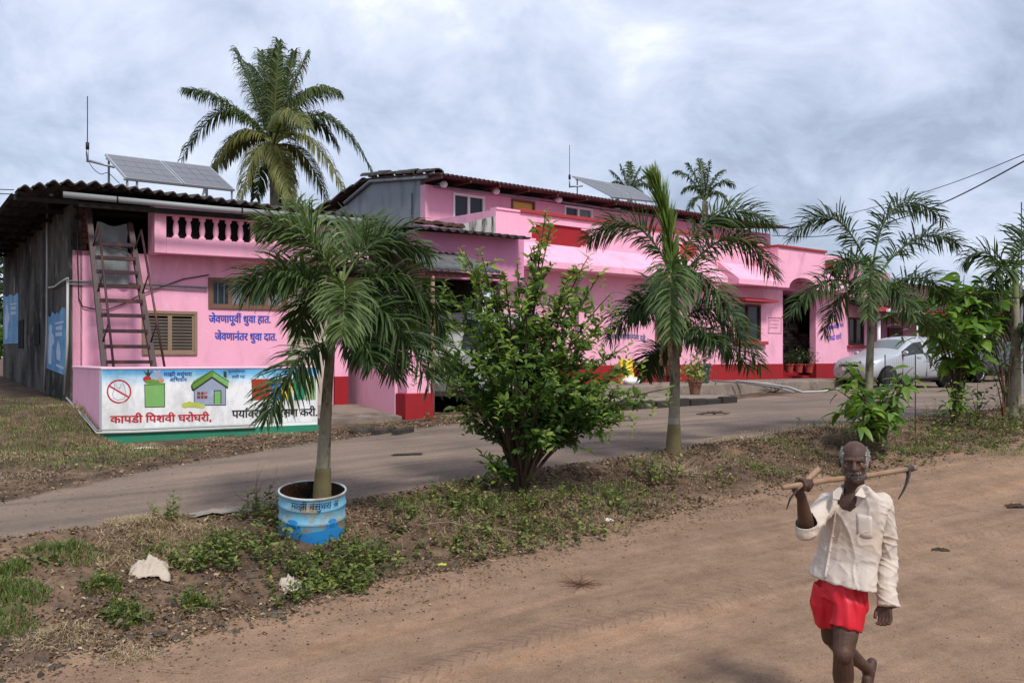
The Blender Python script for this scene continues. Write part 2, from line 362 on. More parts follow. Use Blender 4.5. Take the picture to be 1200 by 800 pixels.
    # thin tar, worn and dusted with soil
    r4 = ramp(nt, [(.3, (.15, .120, .10)), (.5, (.222, .168, .134)), (.7, (.285, .207, .158))]); L(st.outputs[0], r4.inputs[0])
    r5 = ramp(nt, [(.35, (.72, .74, .76)), (.62, (1.06, 1.04, 1.02))]); L(n1.outputs[0], r5.inputs[0])
    cp = mixc(nt, 1.0, r4.outputs[0], r5.outputs[0], 'MULTIPLY')
    r6 = ramp(nt, [(.35, (.75, .75, .75)), (.6, (1.05, 1.05, 1.05))]); L(n3.outputs[0], r6.inputs[0]); cp = mixc(nt, .6, cp, r6.outputs[0], 'MULTIPLY'); cp = mixc(nt, .7, cp, r7.outputs[0], 'MULTIPLY')
    c = mixc(nt, ad.outputs['Fac'], cs, cd); c = mixc(nt, ap.outputs['Fac'], c, cp)
    L(c, b.inputs['Base Color']); b.inputs['Roughness'].default_value = .95; b.inputs['Specular IOR Level'].default_value = .15
    sv = N(nt, 'ShaderNodeSeparateXYZ'); L(ar.outputs['Vector'], sv.inputs[0])
    def mth(op, a, b_=None, c_=None):
        n = N(nt, 'ShaderNodeMath', operation=op)
        for i, q in enumerate((a, b_, c_)):
            if q is None: continue
            if hasattr(q, 'links'): L(q, n.inputs[i])
            else: n.inputs[i].default_value = q
        return n.outputs[0]
    wv = noise_node(nt, ar.outputs['Vector'], .35, 2); wob_ = mth('MULTIPLY', wv.outputs[0], 1.6); tread = None
    for vc in (5.45, 7.0, 3.4):
        q = mth('ABSOLUTE', mth('SUBTRACT', mth('ADD', sv.outputs[1], wob_), vc + .8)); band = mth('SUBTRACT', 1.0, mth('MULTIPLY', q, 6.5)); band = mth('MINIMUM', mth('MAXIMUM', mth('MULTIPLY', band, 4.0), 0.0), 1.0)
        ch = mth('SINE', mth('ADD', mth('MULTIPLY', sv.outputs[0], 62.0), mth('MULTIPLY', q, 34.0))); t_ = mth('MULTIPLY', band, mth('MULTIPLY', mth('MAXIMUM', ch, 0.0), mth('MULTIPLY', n2.outputs[0], 1.6)))
        tread = t_ if tread is None else mth('ADD', tread, t_)
    tread = mth('MULTIPLY', tread, ad.outputs['Fac'])
    bp = N(nt, 'ShaderNodeBump'); bp.inputs['Strength'].default_value = .8; bp.inputs['Distance'].default_value = .02
    mb = N(nt, 'ShaderNodeMath', operation='MULTIPLY_ADD'); L(n4.outputs[0], mb.inputs[0]); mb.inputs[1].default_value = .35; L(mth('ADD', n3.outputs[0], mth('MULTIPLY', tread, .75)), mb.inputs[2]); L(mb.outputs[0], bp.inputs['Height']); L(bp.outputs[0], b.inputs['Normal'])
    for zi, nm in ((0, 'ground'), (1, 'dirt_road'), (2, 'paved_road')):
        f = F[zone == zi]; idx, inv = np.unique(f.ravel(), return_inverse=True)
        o = np_mesh(nm, vert[idx], inv.reshape(-1, 4), m, smooth=True)
        me = o.data
        for an, arr in (('paved', paved), ('dirt', np.maximum(dirt, pth * .9))):
            a = me.attributes.new(an, 'FLOAT', 'POINT'); a.data.foreach_set('value', arr.ravel()[idx].astype(np.float32))
        a = me.attributes.new('along', 'FLOAT_VECTOR', 'POINT')
        a.data.foreach_set('vector', np.stack([Ug.ravel()[idx], Vg.ravel()[idx], np.zeros(len(idx))], -1).astype(np.float32).ravel())
        tag(o, {'ground': 'brown soil verges and yards on both sides of the roads', 'dirt_road': 'reddish dirt road with wheel ruts in the foreground', 'paved_road': 'worn dusty tar lane in front of the pink houses'}[nm], nm.replace('_', ' '), kind='structure')
build_ground()

class Frame:
    def __init__(s, ox, oy, ang): s.ox, s.oy, s.a = ox, oy, ang; s.c, s.s = math.cos(ang), math.sin(ang)
    def f(s, px, py, c=0.0):                       # pixel -> (x, z) on the plane local y = c
        k = (px - 600) / FL; d = (c - s.ox * s.s + s.oy * s.c) / (s.c - k * s.s)
        return (k * d - s.ox) * s.c + (d - s.oy) * s.s, CZ - (py - HZ) / FL * d
    def x(s, px, c=0.0): return s.f(px, 0, c)[0]
    def z(s, px, py, c=0.0): return s.f(px, py, c)[1]
    def side(s, px, py, a=0.0):                    # pixel -> (y, z) on the plane local x = a
        k = (px - 600) / FL; d = (a + s.ox * s.c + s.oy * s.s) / (k * s.c + s.s)
        return -(k * d - s.ox) * s.s + (d - s.oy) * s.c, CZ - (py - HZ) / FL * d
    def loc(s, x, y, z): return Vector((x * s.c - y * s.s + s.ox, x * s.s + y * s.c + s.oy, z))
    def root(s, name): return empty(name, (s.ox, s.oy, 0), s.a)

# ------------------------------------------------------------------ Devanagari lettering
def text_mesh(parts, bold=.012):
    """parts: strings (vowel sign i written before its consonant) or marks 'REPH', 'KSSA'; returns verts, tris"""
    V = []; Fs = []; x = 0.0
    for s in parts:
        if s == 'REPH':
            pts = [(x - .16, .66), (x - .17, .76), (x - .10, .82), (x - .03, .78)]
            for a, b in zip(pts, pts[1:]):
                n = len(V); dx, dy = b[0] - a[0], b[1] - a[1]; l = math.hypot(dx, dy); ox, oy = -dy / l * .032, dx / l * .032
                V += [(a[0] - ox, a[1] - oy), (b[0] - ox, b[1] - oy), (b[0] + ox, b[1] + oy), (a[0] + ox, a[1] + oy)]; Fs.append((n, n + 1, n + 2, n + 3))
            continue
        if s == 'KSSA':
            segs = [((0, .6), (.62, .6)), ((.5, .62), (.5, 0)), ((.12, .6), (.3, .5)), ((.3, .5), (.12, .38)), ((.12, .38), (.05, .25)), ((.05, .25), (.2, .2)), ((.2, .2), (.33, .35)), ((.33, .35), (.5, .35)), ((.2, .2), (.30, .05)), ((.3, .05), (.2, -.08)), ((.33, .35), (.3, .5))]
            for a, b in segs:
                a = (a[0] + x, a[1]); b = (b[0] + x, b[1]); n = len(V); dx, dy = b[0] - a[0], b[1] - a[1]; l = math.hypot(dx, dy); ox, oy = -dy / l * .035, dx / l * .035
                V += [(a[0] - ox, a[1] - oy), (b[0] - ox, b[1] - oy), (b[0] + ox, b[1] + oy), (a[0] + ox, a[1] + oy)]; Fs.append((n, n + 1, n + 2, n + 3))
            x += .6; continue
        if s == ' ': x += .25; continue
        c = bpy.data.curves.new('lettering', 'FONT'); c.body = s; c.size = 1.0; c.resolution_u = 2
        o = bpy.data.objects.new('lettering', c); COL.objects.link(o)
        me = bpy.data.meshes.new_from_object(o); n = len(V)
        vs_ = [tuple(v.co[:2]) for v in me.vertices]
        V += [(a + x, b) for a, b in vs_]; Fs += [tuple(i + n for i in p.vertices) for p in me.polygons]
        x += max((a for a, b in vs_), default=0) + .005
        bpy.data.objects.remove(o); bpy.data.curves.remove(c); bpy.data.meshes.remove(me)
    return V, Fs
def lettering(parts, x0, x1, z0, z1, y, mat, parent, slope=0.0, lab=None, bold=.012, arc=0.0, name='lettering'):
    V, Fs = text_mesh(parts, bold)
    xs = [a for a, b in V]; mn, mx = min(xs), max(xs)
    sx = (x1 - x0) / (mx - mn); sz = (z1 - z0) / .62
    vs_ = []
    for a, b in V:
        t = (a - mn) / (mx - mn); vs_.append((x0 + (a - mn) * sx, y, z0 + b * sz + slope * (a - mn) * sx + arc * 4 * t * (1 - t)))
    n0 = len(vs_); F0 = list(Fs); Fs = list(Fs)
    for k, (ox, oz) in enumerate(((bold * 1.1, 0), (-bold * 1.1, 0), (0, bold * .9))):
        vs_ += [(x_ + ox * sz, y_ - .0005 * (k + 1), z_ + oz * sz) for x_, y_, z_ in vs_[:n0]]; Fs += [tuple(i + n0 * (k + 1) for i in f_) for f_ in F0]
    mb = MB(); mb.add(vs_, Fs); me = bpy.data.meshes.new(name); me.from_pydata(mb.v, [], mb.f)
    o = link_mesh(name, me, mat, parent)
    if lab: o['label'] = lab
    return o
def flat(parent, name, pts, y, mat, lab=None, axis='y'):
    """a painted shape: pts (x, z) on the plane y, or (y, z) on the plane x"""
    me = bpy.data.meshes.new(name)
    me.from_pydata([(p[0], y, p[1]) if axis == 'y' else (y, p[0], p[1]) for p in pts], [], [tuple(range(len(pts)))])
    o = link_mesh(name, me, mat, parent)
    if lab: o['label'] = lab
    return o

# ------------------------------------------------------------------ house with the balcony (left)
k85 = (85 - 600) / FL; yA = 17.56 / (U1[0] - U1[1] * k85)
F1 = Frame(k85 * yA, yA, A1)
def house_left():
    f = F1.f; X = F1.x
    h = tag(F1.root('house'), 'pink low house at the left end with a balustraded balcony and a dark tiled roof', 'house')
    GL = .6                                       # walls start under the soil
    zbal = F1.z(200, 297, -.5); zb_in = zbal + .02
    xr = X(337)
    # lower facade with its two windows cut out
    w1 = (X(166), X(231)); z1 = (F1.z(231, 416), F1.z(231, 365)); w2 = (X(244), X(336)); z2 = (F1.z(300, 363), F1.z(270, 326))
    b = MB(); T = .2
    x0 = 0.0
    b.box(x0, w1[0], 0, T, GL, zb_in); b.box(w1[0], w1[1], 0, T, GL, z1[0]); b.box(w1[0], w1[1], 0, T, z1[1], zb_in)
    b.box(w1[1], w2[0], 0, T, GL, zb_in); b.box(w2[0], w2[1], 0, T, GL, z2[0]); b.box(w2[0], w2[1], 0, T, z2[1], zb_in); b.box(w2[1], xr, 0, T, GL, zb_in)
    fw = b.build('front_wall', m_pink, h)
    # piece of pink wall left of the ladder opening (half height) and brick jamb above
    zt = F1.z(90, 299)
    b = MB(); b.box(0, X(99), 0, T, zb_in, zt); b.build('front_wall', m_pink, h)
    for r in range(14):
        z = zt + .004 + r * .098
        if z + .09 > 4.62: break
        for cidx in range(2):
            xx = .03 + cidx * .125 - (.05 if r % 2 else 0)
            bb = MB(); bb.box(max(.0, xx), xx + .115, .0 + .012 * (r % 3), T, z, z + .085); bb.build('brick', m_brick, h)
    # weathered gable side wall, slightly thicker at the foot
    yE = 11.0
    b = MB(); b.prism([(.0, GL), (yE, GL), (yE, 4.86), (.0, 4.62)], -.03, .15, 'x'); sw = b.build('side_wall', m_grime, h); sw['label'] = 'black stained side wall'
    b = MB(); b.box(.16, 9.0, yE - .2, yE, GL, 4.8); b.box(7.8, 8.0, .2, yE, GL, 4.6); b.build('rear_wall', m_grime, h)
    # two drain holes with streaks in the side wall, their dark painted as black plates
    for pa, pb, qa, qb in ((22, 28, 376, 408), (41, 47, 380, 404)):
        y0, _ = F1.side(pb, 390, -.03); y1, _ = F1.side(pa, 390, -.03); za = F1.side(pa, qb, -.03)[1]; zb = F1.side(pa, qa, -.03)[1]
        bb = MB(); bb.box(-.045, -.031, y0, y1, za, zb); bb.build('wall_recess', m_black, h)
    # deep dark interior behind the upper opening
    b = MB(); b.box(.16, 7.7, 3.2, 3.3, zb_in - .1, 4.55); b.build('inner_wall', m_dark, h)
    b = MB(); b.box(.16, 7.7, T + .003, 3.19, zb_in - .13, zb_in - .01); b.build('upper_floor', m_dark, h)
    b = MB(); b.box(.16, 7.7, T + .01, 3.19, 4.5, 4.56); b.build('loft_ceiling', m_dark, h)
    # balcony
    yb = -.5
    bx0, bx1 = X(181, yb), X(432, yb); ztop = F1.z(200, 241, yb) + .02
    o0, o1 = X(195, yb), X(352, yb); oz0, oz1 = F1.z(210, 279, yb), F1.z(200, 252.5, yb)
    b = MB(); b.box(bx0, o0, yb, yb + .12, zbal, ztop); b.box(o1, bx1, yb, yb + .12, zbal, ztop)
    b.box(o0, o1, yb, yb + .12, zbal, oz0); b.box(o0, o1, yb, yb + .12, oz1, ztop)
    b.box(bx0 + .0, bx0 + .12, yb + .121, -.001, zbal, ztop - .02)
    bal = b.build('balcony', m_pink, h); bevel(bal, .01)
    bb = MB(); bb.box(bx0 + .01, bx1, yb + .12, -.002, zbal + .005, zbal + .1); bb.build('balcony_slab', m_pink_dull, bal)  # soffit slab in duller pink, its shade put into the colour
    bb = MB(); bb.box(bx0 + .13, bx1, yb + .14, yb + .16, zbal + .12, ztop - .03); bb.build('balcony_shade', m_black, bal)  # black sheet standing in for the shade behind the balusters
    prof = [(.060, 0), (.060, .03), (.035, .045), (.040, .08), (.052, .15), (.046, .24), (.030, .31), (.045, .335), (.060, .35), (.060, .40)]
    hh = oz1 - oz0; pr = [(r, z / .40 * hh) for r, z in prof]
    lb = MB(); lb.lathe(pr, 12); lme = lb.mesh('baluster')
    lme.materials.append(m_pink); lme.shade_smooth()
    xs_b = [X(p, yb) for p in (207, 222, 238, 254, 268.5, 283, 297.5, 311, 324.5, 337, 350)]
    for i, xb in enumerate(xs_b):
        o = bpy.data.objects.new('baluster', lme); COL.objects.link(o); o.parent = bal; o.location = (xb, yb + .06, oz0)
    # string courses under and over the balusters
    # windows
    def window(x0, x1, za, zb, wood, leaves, louvre, fw_=.055, name='window'):
        fr = MB(); fr.box(x0, x1, -.03, .06, za, za + fw_); fr.box(x0, x1, -.03, .06, zb - fw_, zb); fr.box(x0, x0 + fw_, -.028, .058, za + fw_, zb - fw_); fr.box(x1 - fw_, x1, -.028, .058, za + fw_, zb - fw_)
        wd = fr.build(name, wood, h); bevel(wd, .006)
        n = leaves; wdt = (x1 - x0 - 2 * fw_) / n
        for i in range(n):
            a = x0 + fw_ + i * wdt; c = a + wdt
            s = MB(); s.box(a, a + .035, -.01, .035, za + fw_, zb - fw_); s.box(c - .035, c, -.01, .035, za + fw_, zb - fw_); s.box(a + .035, c - .035, -.008, .033, za + fw_, za + fw_ + .035); s.box(a + .035, c - .035, -.008, .033, zb - fw_ - .035, zb - fw_)
            s.build('sash', m_wood2 if louvre else wood, wd)
            if louvre:
                k = int((zb - za - 2 * fw_ - .07) / .055)
                lm = MB(); lm.box(a + .035, c - .035, -.014, .014, -.024, .024, mat=Matrix.Translation((0, .012, 0)) @ Matrix.Rotation(R(35), 4, 'X')); lmm = lm.mesh('louvre'); lmm.materials.append(m_louvre)
                for j in range(k):
                    o = bpy.data.objects.new('louvre', lmm); COL.objects.link(o); o.parent = wd; o.location = (0, 0, za + fw_ + .06 + j * .055)
            else:
                g = MB(); g.box(a + .035, c - .035, .012, .018, za + fw_ + .035, zb - fw_ - .035); g.build('pane', m_glass2 if i % 2 else m_glass, wd)
                g = MB()
                for q in range(1, 3): g.tube([(a + wdt * q / 3, -.012, za + fw_ + .035), (a + wdt * q / 3, -.012, zb - fw_ - .035)], .006, 5)
                g.build('window_bar', m_steel, wd)
        return wd
    m_louvre = M('dusty brown louvre', (.13, .112, .088), .7, .3, 6, .2, 40, .3)
    a = window(w1[0], w1[1], z1[0], z1[1], m_wood2, 2, True); a['label'] = 'louvred two leaf window'
    a = window(w2[0], w2[1], z2[0], z2[1], m_wood, 4, False); a['label'] = 'glazed four leaf window'
    # dark board behind the panes, the room's shade put into its colour
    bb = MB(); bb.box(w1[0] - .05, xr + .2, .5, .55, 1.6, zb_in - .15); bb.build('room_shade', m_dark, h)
    # roof: front row of tiles is built singly, the rest is one corrugated sheet
    xa, xb_ = -.95, X(446, -.9) 
    def rz(x): return np.interp(x, [-.95, -.35, .2, 3.2, 6.0, 12], [F1.z(15, 221, -.9), F1.z(66, 211, -.9) - .02, F1.z(100, 212, -.9) - .02, F1.z(300, 240, -.9) - .01, F1.z(400, 253, -.9), F1.z(400, 253, -.9)])
    nx = int((xb_ - xa) / .0333); ys = list(np.arange(-.45, 5.2, .35)) + list(np.arange(5.2, 11.6, .8)); V = []; Fc = []
    gx = np.linspace(xa, xb_, nx + 1)
    for lay, dz in ((0, 0), (1, -.03)):
        for j, y in enumerate(ys):
            rise = .115 * (y + .9) * _ss((gx + 1.0) / 2.0) if y < 4.4 else .115 * 5.3 * _ss((gx + 1.0) / 2.0) - .05 * (y - 4.4)
            st = .018 * (j % 1)
            V.append(np.stack([gx, np.full(nx + 1, y), rz(gx) + rise + .026 * np.cos(gx * 2 * math.pi / .2) + dz + .002 * (j % 2)], -1))
    V = np.concatenate(V); n = nx + 1; m_ = len(ys); Fc = []
    for lay in (0, 1):
        I = np.arange(n * m_).reshape(m_, n) + lay * n * m_
        q = np.stack([I[:-1, :-1], I[:-1, 1:], I[1:, 1:], I[1:, :-1]], -1).reshape(-1, 4); Fc.append(q if lay == 0 else q[:, ::-1])
    np_mesh('roof_sheet', V, np.concatenate(Fc), m_rooft, h, smooth=True)['kind'] = 'stuff'
    k = int((xb_ - xa) / .2)
    tl = MB(); pr = [(-.1 + .2 * i / 10, .03 * math.cos((-.1 + .2 * i / 10) * 2 * math.pi / .2)) for i in range(11)]
    tl.prism([(x_, z_) for x_, z_ in pr] + [(x_, z_ - .022) for x_, z_ in pr[::-1]], 0, .48, 'y'); tme = tl.mesh('roof_tile'); tme.materials.append(m_rooft); tme.materials.append(m_tile)
    for i in range(k):
        xx = -.8 + .2 * i - .0
        if xx > xb_ - .05: break
        o = bpy.data.objects.new('roof_tile', tme); COL.objects.link(o); o.parent = h
        o.location = (xx, -.9 + random.uniform(-.015, .015), float(rz(xx)) + .012 + random.uniform(-.006, .008)); o.rotation_euler = (.105 * float(_ss((xx + 1) / 2)) + random.uniform(-.01, .01), random.uniform(-.02, .02) , random.uniform(-.02, .02))
    # rafters and purlins under the side overhang
    for i in range(9):
        y = -.6 + i * 1.35
        b = MB(); b.box(-.93, .0, y, y + .06, 4.53 + .012 * i, 4.60 + .012 * i); b.build('rafter', m_dark, h)
    for x_ in (-.9, -.45):
        b = MB(); b.box(x_, x_ + .05, -.8, 11.3, 4.606, 4.64); b.build('purlin', m_dark, h)
    b = MB(); b.box(.0, xb_, -.62, -.55, 4.50, 4.58); b.box(.0, xb_, -.1, -.03, 4.56, 4.63); b.build('purlin', m_dark, h)
    # gutter
    g = MB(); p0 = F1.f(74, 228, -.98); p1 = F1.f(255, 245, -.98); p2 = F1.f(425, 259, -.98)
    g.tube([(p0[0], -.98, p0[1]), (p1[0], -.98, p1[1]), (p2[0], -.98, p2[1])], .050, 12); gt = g.build('gutter', m_gutter, h, True)
    for px in (137, 283, 380):
        q = F1.f(px, 234 + (px - 137) * .088, -.98); r_ = MB(); r_.tube([(q[0] - .012, -.98, q[1]), (q[0] + .012, -.98, q[1])], .056, 12); r_.build('gutter_clip', m_black, gt)
    # grey tarpaulin hung in the opening
    tx0, tx1 = X(112, -.02), X(150, -.02); zt0, zt1 = F1.z(130, 334, -.02), F1.z(130, 261, -.02)
    V = []; nx, nz = 22, 30
    for i in range(nz + 1):
        for j in range(nx + 1):
            s, t = j / nx, i / nz
            sag = .05 * math.sin(math.pi * s) * t ** 4
            V.append((tx0 + (tx1 - tx0) * s + .02 * math.sin(t * 7) , -.06 + .025 * math.sin(s * 13 + t * 3) * (1 - .5 * t) + .02 * math.sin(t * 11 + s * 5), zt0 + (zt1 - zt0) * t - sag + .01 * math.sin(s * 9)))
    I = np.arange((nz + 1) * (nx + 1)).reshape(nz + 1, nx + 1)
    t_ = np_mesh('hung_sheet', V, np.stack([I[:-1, :-1], I[:-1, 1:], I[1:, 1:], I[1:, :-1]], -1).reshape(-1, 4), m_tarp, h, smooth=True)
    t_['label'] = 'grey tarpaulin closing the upper doorway'
    # conduits and cables on the front
    def tube_px(name, pts, c, r, mat, par=h):
        b = MB(); L = []
        for p in pts: x_, z_ = F1.f(p[0], p[1], c); L.append((x_, c, z_))
        b.tube(L, r, 7); return b.build(name, mat, par, True)
    tube_px('conduit', [(82, 329), (160, 332), (243, 337)], -.03, .014, m_steel)
    tube_px('conduit', [(82, 332.5), (160, 335.5), (243, 340)], -.03, .012, m_gutter)
    tube_px('cable', [(91, 238), (91, 300), (92.5, 350), (97, 359), (110, 362), (125, 363), (145, 356), (165, 345), (190, 336), (215, 327), (245, 322)], -.035, .011, m_metalbr)
    tube_px('cable', [(115, 282), (125, 284), (138, 288), (155, 292)], -.10, .008, m_wire)
    tube_px('cable', [(115, 281), (130, 290), (148, 294), (157, 300)], -.11, .008, m_wire)
    # pipes on the side wall
    def tube_side(name, pts, a, r, mat):
        b = MB(); L = []
        for p in pts: y_, z_ = F1.side(p[0], p[1], a); L.append((a, y_, z_))
        b.tube(L, r, 7); return b.build(name, mat, h, True)
    tube_side('pipe', [(55, 226), (55.5, 300), (55, 390), (52, 457)], -.07, .022, m_pipe)
    tube_side('pipe', [(79.5, 327), (79, 400), (76, 462)], -.07, .022, m_pipe)
    tube_side('pipe', [(57, 337), (64, 336), (72, 330), (79.5, 326)], -.08, .018, m_pipe)
    tube_side('pipe', [(17, 325), (17.5, 345)], -.05, .014, m_pipe)
    # painted notices on the side wall
    def notice(pa, pb, za0, za1, zb0, zb1, lab, figs):
        (ya, a0), (_, a1) = F1.side(pa, za0, -.036), F1.side(pa, za1, -.036); (yb2, b0), (_, b1) = F1.side(pb, zb0, -.036), F1.side(pb, zb1, -.036)
        n = 12; top = [(ya + (yb2 - ya) * i / n, a0 + (b0 - a0) * i / n + (random.uniform(-.05, .05) if 0 < i < n else 0)) for i in range(n + 1)]
        nb = MB(); pts = [(ya, a1)] + top + [(yb2, b1)]
        nb.prism(pts, -.037, -.0335, 'x'); o = nb.build('painted_notice', m_blueposter, h); o['label'] = lab
        def q(s, t): return (ya + (yb2 - ya) * s, (a1 + (b1 - a1) * s) * (1 - t) + (a0 + (b0 - a0) * s) * t)
        for fg in figs: flat(o, 'painted_figure', [q(*p) for p in fg], -.040, m_posterwhite, axis='x')
        return o
    m_blueposter = M('blue notice paint', (.04, .20, .42), .6, .35, 5, .05, 30, .3, stain=(.10, .34, .55), stain_amt=(.45, .65), stain_s=(1, 1, 1))
    m_posterwhite = M('pale blue white paint', (.42, .52, .66), .7, .2, 6, 0, 30, .2)
    m_posterdark = M('dark painted line', (.05, .10, .22), .7, .2, 6, 0, 30, .2)
    fig = [(.14, .10), (.30, .10), (.34, .42), (.46, .50), (.42, .62), (.34, .66), (.34, .78), (.26, .84), (.18, .78), (.18, .66), (.10, .52)]
    drop = [(.58, .22), (.74, .20), (.78, .34), (.72, .46), (.66, .54), (.60, .46), (.56, .34)]
    bars = [[(.50, .80), (.92, .80), (.92, .83), (.50, .83)], [(.54, .70), (.86, .70), (.86, .76), (.54, .76)], [(.52, .60), (.84, .60), (.84, .66), (.52, .66)], [(.56, .10), (.92, .08), (.92, .12), (.56, .14)]]
    notice(54, 77, 370, 431, 362, 440, 'blue painted notice nearer the corner with a white figure', [fig, drop] + bars)
    notice(4, 21.5, 347, 403, 345, 402, 'farther blue painted notice', [[(x_, z_) for x_, z_ in fig]] + bars[:3])
    # hygiene lettering on the front
    m_blueink = M('blue sign paint', (.035, .07, .42), .6, .2, 8, 0, 30, .3)
    sl = 0.0
    xA, zA = F1.f(245, 378.5); xB, zB = F1.f(315, 378.5)
    lettering(['जेवणापूवी', 'REPH', ' ', 'धुवा', ' ', 'हात.'], X(245, -.005), X(317, -.005), F1.z(280, 378.5), F1.z(280, 370.5), -.006, m_blueink, h, (F1.z(315, 378.5) - F1.z(245, 378)) / (xB - xA), 'blue hand washing slogan, upper line', .03)
    lettering(['जेवणानंतर', ' ', 'धुवा', ' ', 'दात.'], X(252, -.005), X(324, -.005), F1.z(280, 398.5), F1.z(280, 390.5), -.006, m_blueink, h, 0, 'blue hand washing slogan, lower line', .03)
    # plaster plinth line and shallow panel groove
    # beige return wall and the room to the right under the eaves
    xq = X(470)
    b = MB(); b.box(xr + .004, X(384), .03, .18, GL, zbal + .1); b.build('front_wall', m_beige, h)
    b = MB(); b.box(X(384) + .003, xq, 1.2, 1.35, GL, 4.4); b.build('rear_wall', m_pink_pale, h)
    b = MB(); b.box(X(391, .03), X(407, .03), -.02, .028, GL, F1.z(400, 441)); b.build('wall_base', m_red, h)
    b = MB(); b.box(X(391, .03), X(407, .03), -.015, .028, F1.z(400, 441) + .002, F1.z(400, 404)); b.build('front_wall', m_pink, h)
    return h
HL = house_left()
xyard = F1.x(372, -2.6)
def yard_wall():
    h = tag(F1.root('painted_wall'), 'low yard wall painted with a white and sky blue mural of a house, bag and bins', 'wall')
    c = -2.6; f = F1.f; X = lambda p: F1.x(p, c)
    x0 = 0.0; x1 = xyard; zt = F1.z(118, 433, c); zb = .7
    zt2 = F1.z(372, 429.5, c)
    b = MB(); b.box(x0, x1, c, c + .2, zb, zt); w = b.build('wall', m_white, h)
    b = MB(); b.box(x0 + .0, x0 + .2, c + .203, -.04, zb, zt); s = b.build('return_wall', m_pink_pale, h); s['label'] = 'pink stained end of the yard wall'
    b = MB(); b.box(x0 - .015, x1 + .015, c - .015, c + .215, zt, zt + .035); b.box(x0 - .015, x0 + .215, c + .216, -.05, zt, zt + .035); cp = b.build('coping', M('pale pink coping', (.78, .50, .60), .8, .15, 4, .2, 30, .2), h); bevel(cp, .012)
    y = c - .004
    def poly(name, pts, mat, lift=0, lab=None):
        return flat(h, name, [F1.f(p[0], p[1], y - lift) for p in pts], y - lift, mat, lab)
    def lay(mb, pts, lift):   # same but collected into a builder
        n = len(mb.v); mb.v += [(F1.f(p[0], p[1], y - lift)[0], y - lift, F1.f(p[0], p[1], y - lift)[1]) for p in pts]; mb.f.append(tuple(range(n, n + len(pts)))); mb.m.append(0)
    def line(mb, pts, w_, lift):
        for a, b_ in zip(pts, pts[1:]):
            dx, dy = b_[0] - a[0], b_[1] - a[1]; l = math.hypot(dx, dy) or 1; ox, oy = -dy / l * w_ / 2, dx / l * w_ / 2
            lay(mb, [(a[0] - ox, a[1] - oy), (b_[0] - ox, b_[1] - oy), (b_[0] + ox, b_[1] + oy), (a[0] + ox, a[1] + oy)], lift)
    def fin(mb, name, mat, lab=None):
        me = bpy.data.meshes.new(name); me.from_pydata(mb.v, [], mb.f); o = link_mesh(name, me, mat, h)
        if lab: o['label'] = lab
    # the painted sky fades down to white
    ms, nt_, bs_, L = new_mat('mural sky paint')
    tc = N(nt_, 'ShaderNodeTexCoord'); sx = N(nt_, 'ShaderNodeSeparateXYZ'); L(tc.outputs['Object'], sx.inputs[0])
    nn = noise_node(nt_, tc.outputs['Object'], 2.5, 5, .6, .4, (1, 1, 3)); ma = N(nt_, 'ShaderNodeMath', operation='MULTIPLY_ADD'); L(nn.outputs[0], ma.inputs[0]); ma.inputs[1].default_value = .16; L(sx.outputs[2], ma.inputs[2])
    mr = N(nt_, 'ShaderNodeMapRange'); mr.inputs[1].default_value = zt - .16; mr.inputs[2].default_value = zt + .07; L(ma.outputs[0], mr.inputs[0])
    rp = ramp(nt_, [(0, (.76, .76, .77)), (.35, (.55, .70, .80)), (.7, (.16, .45, .68)), (1, (.07, .30, .58))]); L(mr.outputs[0], rp.inputs[0])
    n9 = noise_node(nt_, tc.outputs['Object'], 4, 7, .7, .3, (1, 1, .5)); r9 = ramp(nt_, [(.3, (.66, .64, .62)), (.58, (1, 1, 1))]); L(n9.outputs[0], r9.inputs[0])
    L(mixc(nt_, 1.0, rp.outputs[0], r9.outputs[0], 'MULTIPLY'), bs_.inputs['Base Color']); bs_.inputs['Roughness'].default_value = .8
    b = MB(); b.box(x0 + .002, x1 - .002, c - .003, c - .0005, F1.z(118, 503, c), zt - .002); b.build('mural_ground', ms, h)
    # green base band
    mg = M('green plinth paint', (.03, .21, .125), .75, .25, 4, .15, 30, .25, stain=(.10, .13, .08), stain_amt=(.56, .75), stain_s=(2, 2, 1))
    b = MB(); b.box(x0 - .02, x1 + .005, c - .03, c + .0, zb, F1.z(118, 507, c)); b.build('plinth', mg, h)
    ink = M('mural black outline', (.03, .03, .035), .8, .2, 6, 0, 30, .2)
    red = M('mural red', (.46, .03, .04), .85, .3, 5, 0, 30, .15, stain=(.60, .60, .60), stain_amt=(.60, .78), stain_s=(1, 1, 1), ss=5); mbl = M('mural blue ink', (.04, .10, .30), .8, .2, 6, 0, 30, .2)
    grn = M('mural leaf green', (.20, .42, .13), .85, .3, 5, 0, 30, .15, stain=(.60, .60, .60), stain_amt=(.60, .78), stain_s=(1, 1, 1), ss=5); grn2 = M('mural dark roof green', (.13, .26, .05), .85, .3, 5, 0, 30, .15, stain=(.60, .60, .60), stain_amt=(.60, .78), stain_s=(1, 1, 1), ss=5)
    gry = M('mural blue grey', (.30, .34, .45), .85, .3, 5, 0, 30, .15, stain=(.60, .60, .60), stain_amt=(.60, .78), stain_s=(1, 1, 1), ss=5); olv = M('mural bush yellow green', (.46, .50, .10), .85, .3, 5, 0, 30, .15, stain=(.60, .60, .60), stain_amt=(.60, .78), stain_s=(1, 1, 1), ss=5)
    brn = M('mural brown', (.22, .05, .03), .85, .3, 5, 0, 30, .15, stain=(.60, .60, .60), stain_amt=(.60, .78), stain_s=(1, 1, 1), ss=5); blk = M('mural near black green', (.03, .05, .025), .8, .25, 6, 0, 30, .2)
    # forbidden sign
    cx, cy, r = 139.5, 458.5, 13.6
    mb = MB(); n = 28
